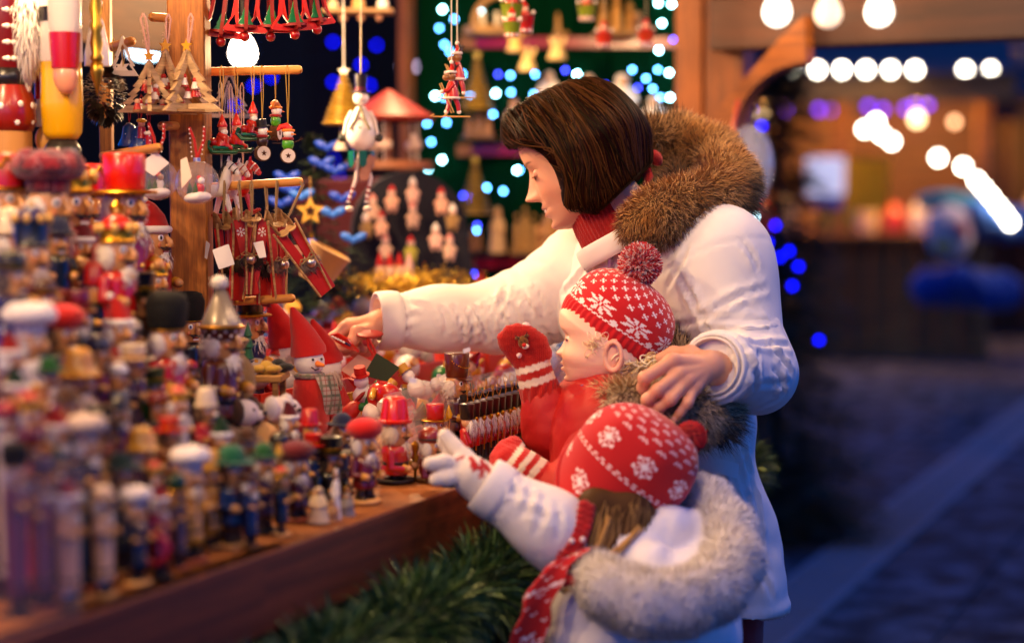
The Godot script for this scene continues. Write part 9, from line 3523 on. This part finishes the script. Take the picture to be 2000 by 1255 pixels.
func build_small_things() -> void:
	# soldiers with black hats and white plumes, in two files
	var src: Node3D = null
	for i in 26:
		var p := on_plane(912 + (i / 2) * 12.5, 890, 0.085 + (i % 2) * 0.055)
		p.y = 1.001
		var bs := stall_basis() * Basis(Vector3.UP, rng.randf_range(-0.3, 0.3))
		var text := "tiny soldier with black hat and white plume in the rows before the child in red"
		if src:
			copy(src, text, p, bs, "rows of tiny soldiers")
			continue
		src = thing("tiny_soldier", text, "toy soldier", p, 0.0, "rows of tiny soldiers")
		src.basis = bs
		var m := MB.new()
		m.tint(Color(0.012, 0.011, 0.012)).cyl(0.014, 0, 0.006, 14).cyl(0.0055, 0.006, 0.03, 10)
		m = nx(m, "legs", M.gloss, src)
		m.tint(L("#b01612")).lathe([0, 0.028, 0.011, 0.028, 0.012, 0.055, 0.005, 0.06, 0, 0.06], 12)
		m = nx(m, "jacket", M.gloss, src)
		m.tint(L("#d8a070")).sphere(Vector3(0, 0.068, 0), 0.0095, 12)
		m = nx(m, "head", M.gloss, src)
		m.tint(Color(0.008, 0.008, 0.011)).pos(Vector3(0, 0.073, 0)).lathe([0.0095, 0, 0.011, 0.002, 0.0125, 0.025, 0.009, 0.0265, 0, 0.026], 14)
		put(m, "hat", M.gloss, src)
		for sx in [-1.0, 1.0]:
			m = MB.new()
			m.tint(L("#b01612")).rod(Vector3(sx * 0.012, 0.054, 0), Vector3(sx * 0.013, 0.036, 0.008), 0.0036)
			put(m, "arm", M.gloss, src)
			tuft(src, "plume", Vector3(sx * 0.009, 0.06, 0.008), Vector3(0.004, 0.012, 0.004), 60, 0.016, Vector3(sx * 0.2, -1, 0.1), L("#ece6e4"))
		m = MB.new()
		m.tint(L(GOLD)).rod(Vector3(0.016, 0.02, 0.012), Vector3(0.016, 0.07, 0.012), 0.0012).sphere(Vector3(0.016, 0.072, 0.012), 0.0042, 8)
		m = nx(m, "gold_staff", M.gold, src)
		m.tint(L(GOLD)).tube([Vector3(0, 0.099, 0), Vector3(0.008, 0.112, 0), Vector3(-0.004, 0.12, 0), Vector3(-0.012, 0.108, 0.004), Vector3(0, 0.099, 0)], [0.0006], 5)
		put(m, "gold_thread", M.gold, src)
	# seated figures and a white candle at the edge
	for q in [["white candle pillar among the little seated figures", 656, 1015, 915, 22, "#ece4dc"], ["cream seated figure left of the candle at the edge", 622, 1020, 950, 44, "#d8bc90"], ["grey seated figure right of the candle", 678, 1012, 962, 36, "#8a7e78"], ["small brown kneeling figure at the very edge", 648, 1026, 975, 34, "#a87848"]]:
		var p := on_plane(q[1], q[2], 0.035)
		shelf_figure(q[0], q[1], q[2], q[3], q[4], -(cam_basis.inverse() * (p - EYE)).z, "robed", L(q[5]), "seated figures at the edge")
	var rr := thing("red_ring", "small red toy ring leaning at the counter's edge", "toy ring", on_plane(302, 1072, 0.02))
	var m := MB.new()
	var rp := PackedVector3Array()
	for i in 25:
		rp.append(Vector3(cos(TAU * i / 24.0) * 0.016, sin(TAU * i / 24.0) * 0.016, 0.004 * cos(TAU * i / 24.0)))
	m.tint(L("#a81426")).tube(rp, [0.0035], 8, false)
	put(m, "ring", M.gloss, rr)
	# what the woman holds, and its price cards
	var held := thing("red_leaf_ornament", "flat red ornament with white and blue decoration held in the woman's fist", "ornament", P(672, 668, 2.955))
	m = MB.new()
	var ob := Basis(Vector3(1, -0.42, 0.2).normalized(), Vector3(0.3, 0.8, 0.5).normalized(), Vector3(-0.3, -0.5, 0.8).normalized()).orthonormalized()
	m.tint(L("#c01810")).pos(Vector3.ZERO, ob).slab(PackedVector2Array([Vector2(-0.027, 0.004), Vector2(-0.016, 0.012), Vector2(0.004, 0.01), Vector2(0.03, -0.006), Vector2(0.01, -0.009), Vector2(-0.012, -0.006)]), 0.004)
	put(m, "plate", M.gloss, held)
	for i in 7:
		m = MB.new()
		m.tint(L("#f4f0ee") if i < 5 else L("#1c2a5a")).pos(ob * Vector3(-0.022 + i * 0.0055, 0.003 - i * 0.0003, 0.003), ob).ball(Vector3.ZERO, Vector3(0.0032, 0.0024, 0.0016), 8)
		put(m, "bead", M.gloss, held)
	var disc := thing("red_disc_ornament", "dark red lens shaped ornament lying across the woman's fist", "ornament", P(722, 652, 2.97))
	m = MB.new()
	m.tint(L("#9a1210")).pos(Vector3.ZERO, Basis(Vector3.RIGHT, 0.25)).ball(Vector3.ZERO, Vector3(0.024, 0.0045, 0.02), 18)
	m = nx(m, "lens", M.satin, disc)
	m.tint(L("#c8281c"))
	for sx in [-1.0, 1.0]:
		m.tube([Vector3(-0.004, -0.004, 0.012), Vector3(0.002 + sx * 0.004, -0.02, 0.012), Vector3(0.009 + sx * 0.003, -0.036, 0.008)], [0.002], 6)
	put(m, "ribbon", M.satin, disc)
	price_tag("dark green square price card hanging below the woman's hand", [[735, 689], [781, 718], [755, 745], [709, 733]], 2.955, L("#263016"), -0.015)
	price_tag("pale pink price card hanging behind the dark green one", [[700, 692], [730, 708], [708, 750], [664, 722]], 2.985, L("#c89484"), -0.015)
	price_tag("small white card on the red ribbed hat", [[799, 738], [814, 739], [813, 748], [800, 747]], 2.5, L("#dcd8e8"))
	price_tag("white sticker card on the tall brown hat", [[904, 682], [918, 678], [919, 685], [905, 690]], 2.62, L("#e4e0e4"))
	# clear plastic walls of the trays, sheet before the figures at the left
	for q in [["clear plastic partition behind the fluffy beret figure", 1.0, 1.62, 0.16, 1.125], ["clear plastic partition behind the rows of tiny soldiers", 1.63, 2.35, 0.165, 1.13]]:
		var o := thing("plastic_partition", q[0], "plastic sheet", S((q[1] + q[2]) / 2.0, q[3], 1.0), 0.0, "clear plastic partitions")
		o.basis = stall_basis()
		m = MB.new()
		m.box(Vector3(0, (q[4] - 1.0) / 2.0 + 0.001, 0), Vector3(q[2] - q[1], q[4] - 1.002, 0.002))
		put(m, "sheet", M.film, o)
	var sh := thing("plastic_sheet", "cloudy plastic sheet before the figures at the picture's lower left", "plastic sheet", S(-0.2, -0.006, 1.0))
	sh.basis = stall_basis()
	m = MB.new()
	m.box(Vector3(0.0, 0.085, 0), Vector3(0.5, 0.17, 0.002))
	put(m, "sheet", M.cloudy, sh)
	# crackling film over the goods before the snowman doll
	for q in [["crumpled clear film bag over the straw ornaments", 640, 815, 0.2], ["crumpled clear film bag with pink glints by the partition", 720, 790, 0.24]]:
		var p := on_plane(q[1], q[2], q[3])
		var o := thing("film_bag", q[0], "film bag", Vector3(p.x, 1.0, p.z))
		var f := Field.new()
		f.k = 0.03
		f.bone(Vector3(-0.04, 0.03, 0), Vector3(0.05, 0.035, -0.02), 0.035, 0.03)
		f.bone(Vector3(0.03, 0.05, 0), Vector3(0.07, 0.085, -0.01), 0.02, 0.008)
		m = MB.new()
		f.into(m, 0.006, null, func(w: Vector3, _n: Vector3) -> float: return 0.006 * crease(fold_noise.get_noise_3dv(w * 26.0) * 9.0))
		m = nx(m, "film", M.film, o)
		for i in 260:
			var c := Vector3(rng.randfn(0, 0.026), rng.randf_range(0.008, 0.045), rng.randfn(0, 0.016))
			var d := Vector3(rng.randfn(), rng.randfn() * 0.5, rng.randfn()).normalized() * 0.02
			m.hair(c, c + d * 0.5, c + d, 0.0022, d.cross(Vector3(0.2, 1, 0.3)).normalized(), vary(L("#d8a060"), 0.3), L("#e8b888"))
		stuff(m, "straw_filling", M.satin, o)
	# green tinsel garland along the counter
	var g := thing("fir_garland", "thick green tinsel garland hanging along the counter's front", "garland", S(0.6, -0.07, 0.86))
	m = MB.new()
	for i in 42000:
		var s := rng.randf_range(-0.75, 1.55)
		var a := rng.randf() * TAU
		var c := Vector3(0, 0, 0) + U * s - V * 0.012 * sin(s * 9.0) + Vector3(0, 0.016 * sin(s * 6.0), 0)
		var d := (V * cos(a) + Vector3.UP * sin(a) + U * rng.randf_range(-0.9, 0.9)).normalized()
		var r := 0.085 * rng.randf_range(0.55, 1.1) * (1.0 + 0.2 * sin(s * 31.0))
		var p := c + d * r * 0.62
		var e := c + d * r + Vector3(0, -0.006, 0)
		var col: Color = [Color(0.014, 0.05, 0.016), Color(0.03, 0.085, 0.024), Color(0.012, 0.04, 0.02), Color(0.03, 0.09, 0.03), Color(0.13, 0.22, 0.06)][rng.randi() % 5]
		m.hair(p, p.lerp(e, 0.5) + Vector3(0, 0.003, 0), e, 0.0022, d.cross(Vector3(rng.randfn(), rng.randfn(), rng.randfn())).normalized(), col, vary(col, 0.4))
	stuff(m, "needles", M.foil, g)
	m = MB.new()
	m.tint(Color(0.01, 0.02, 0.01)).rod(U * -0.78, U * 1.58, 0.03, 0.03, 10)
	put(m, "core", M.matte, g)
	lights_on("hat_led", "single blue light between the woman's sleeve and the boy's face", [[1083, 660], [1076, 663]], 4.9, 0.007, glow("violet_blue_glow", Color(0.2, 0.35, 1.0), 26.0), false)
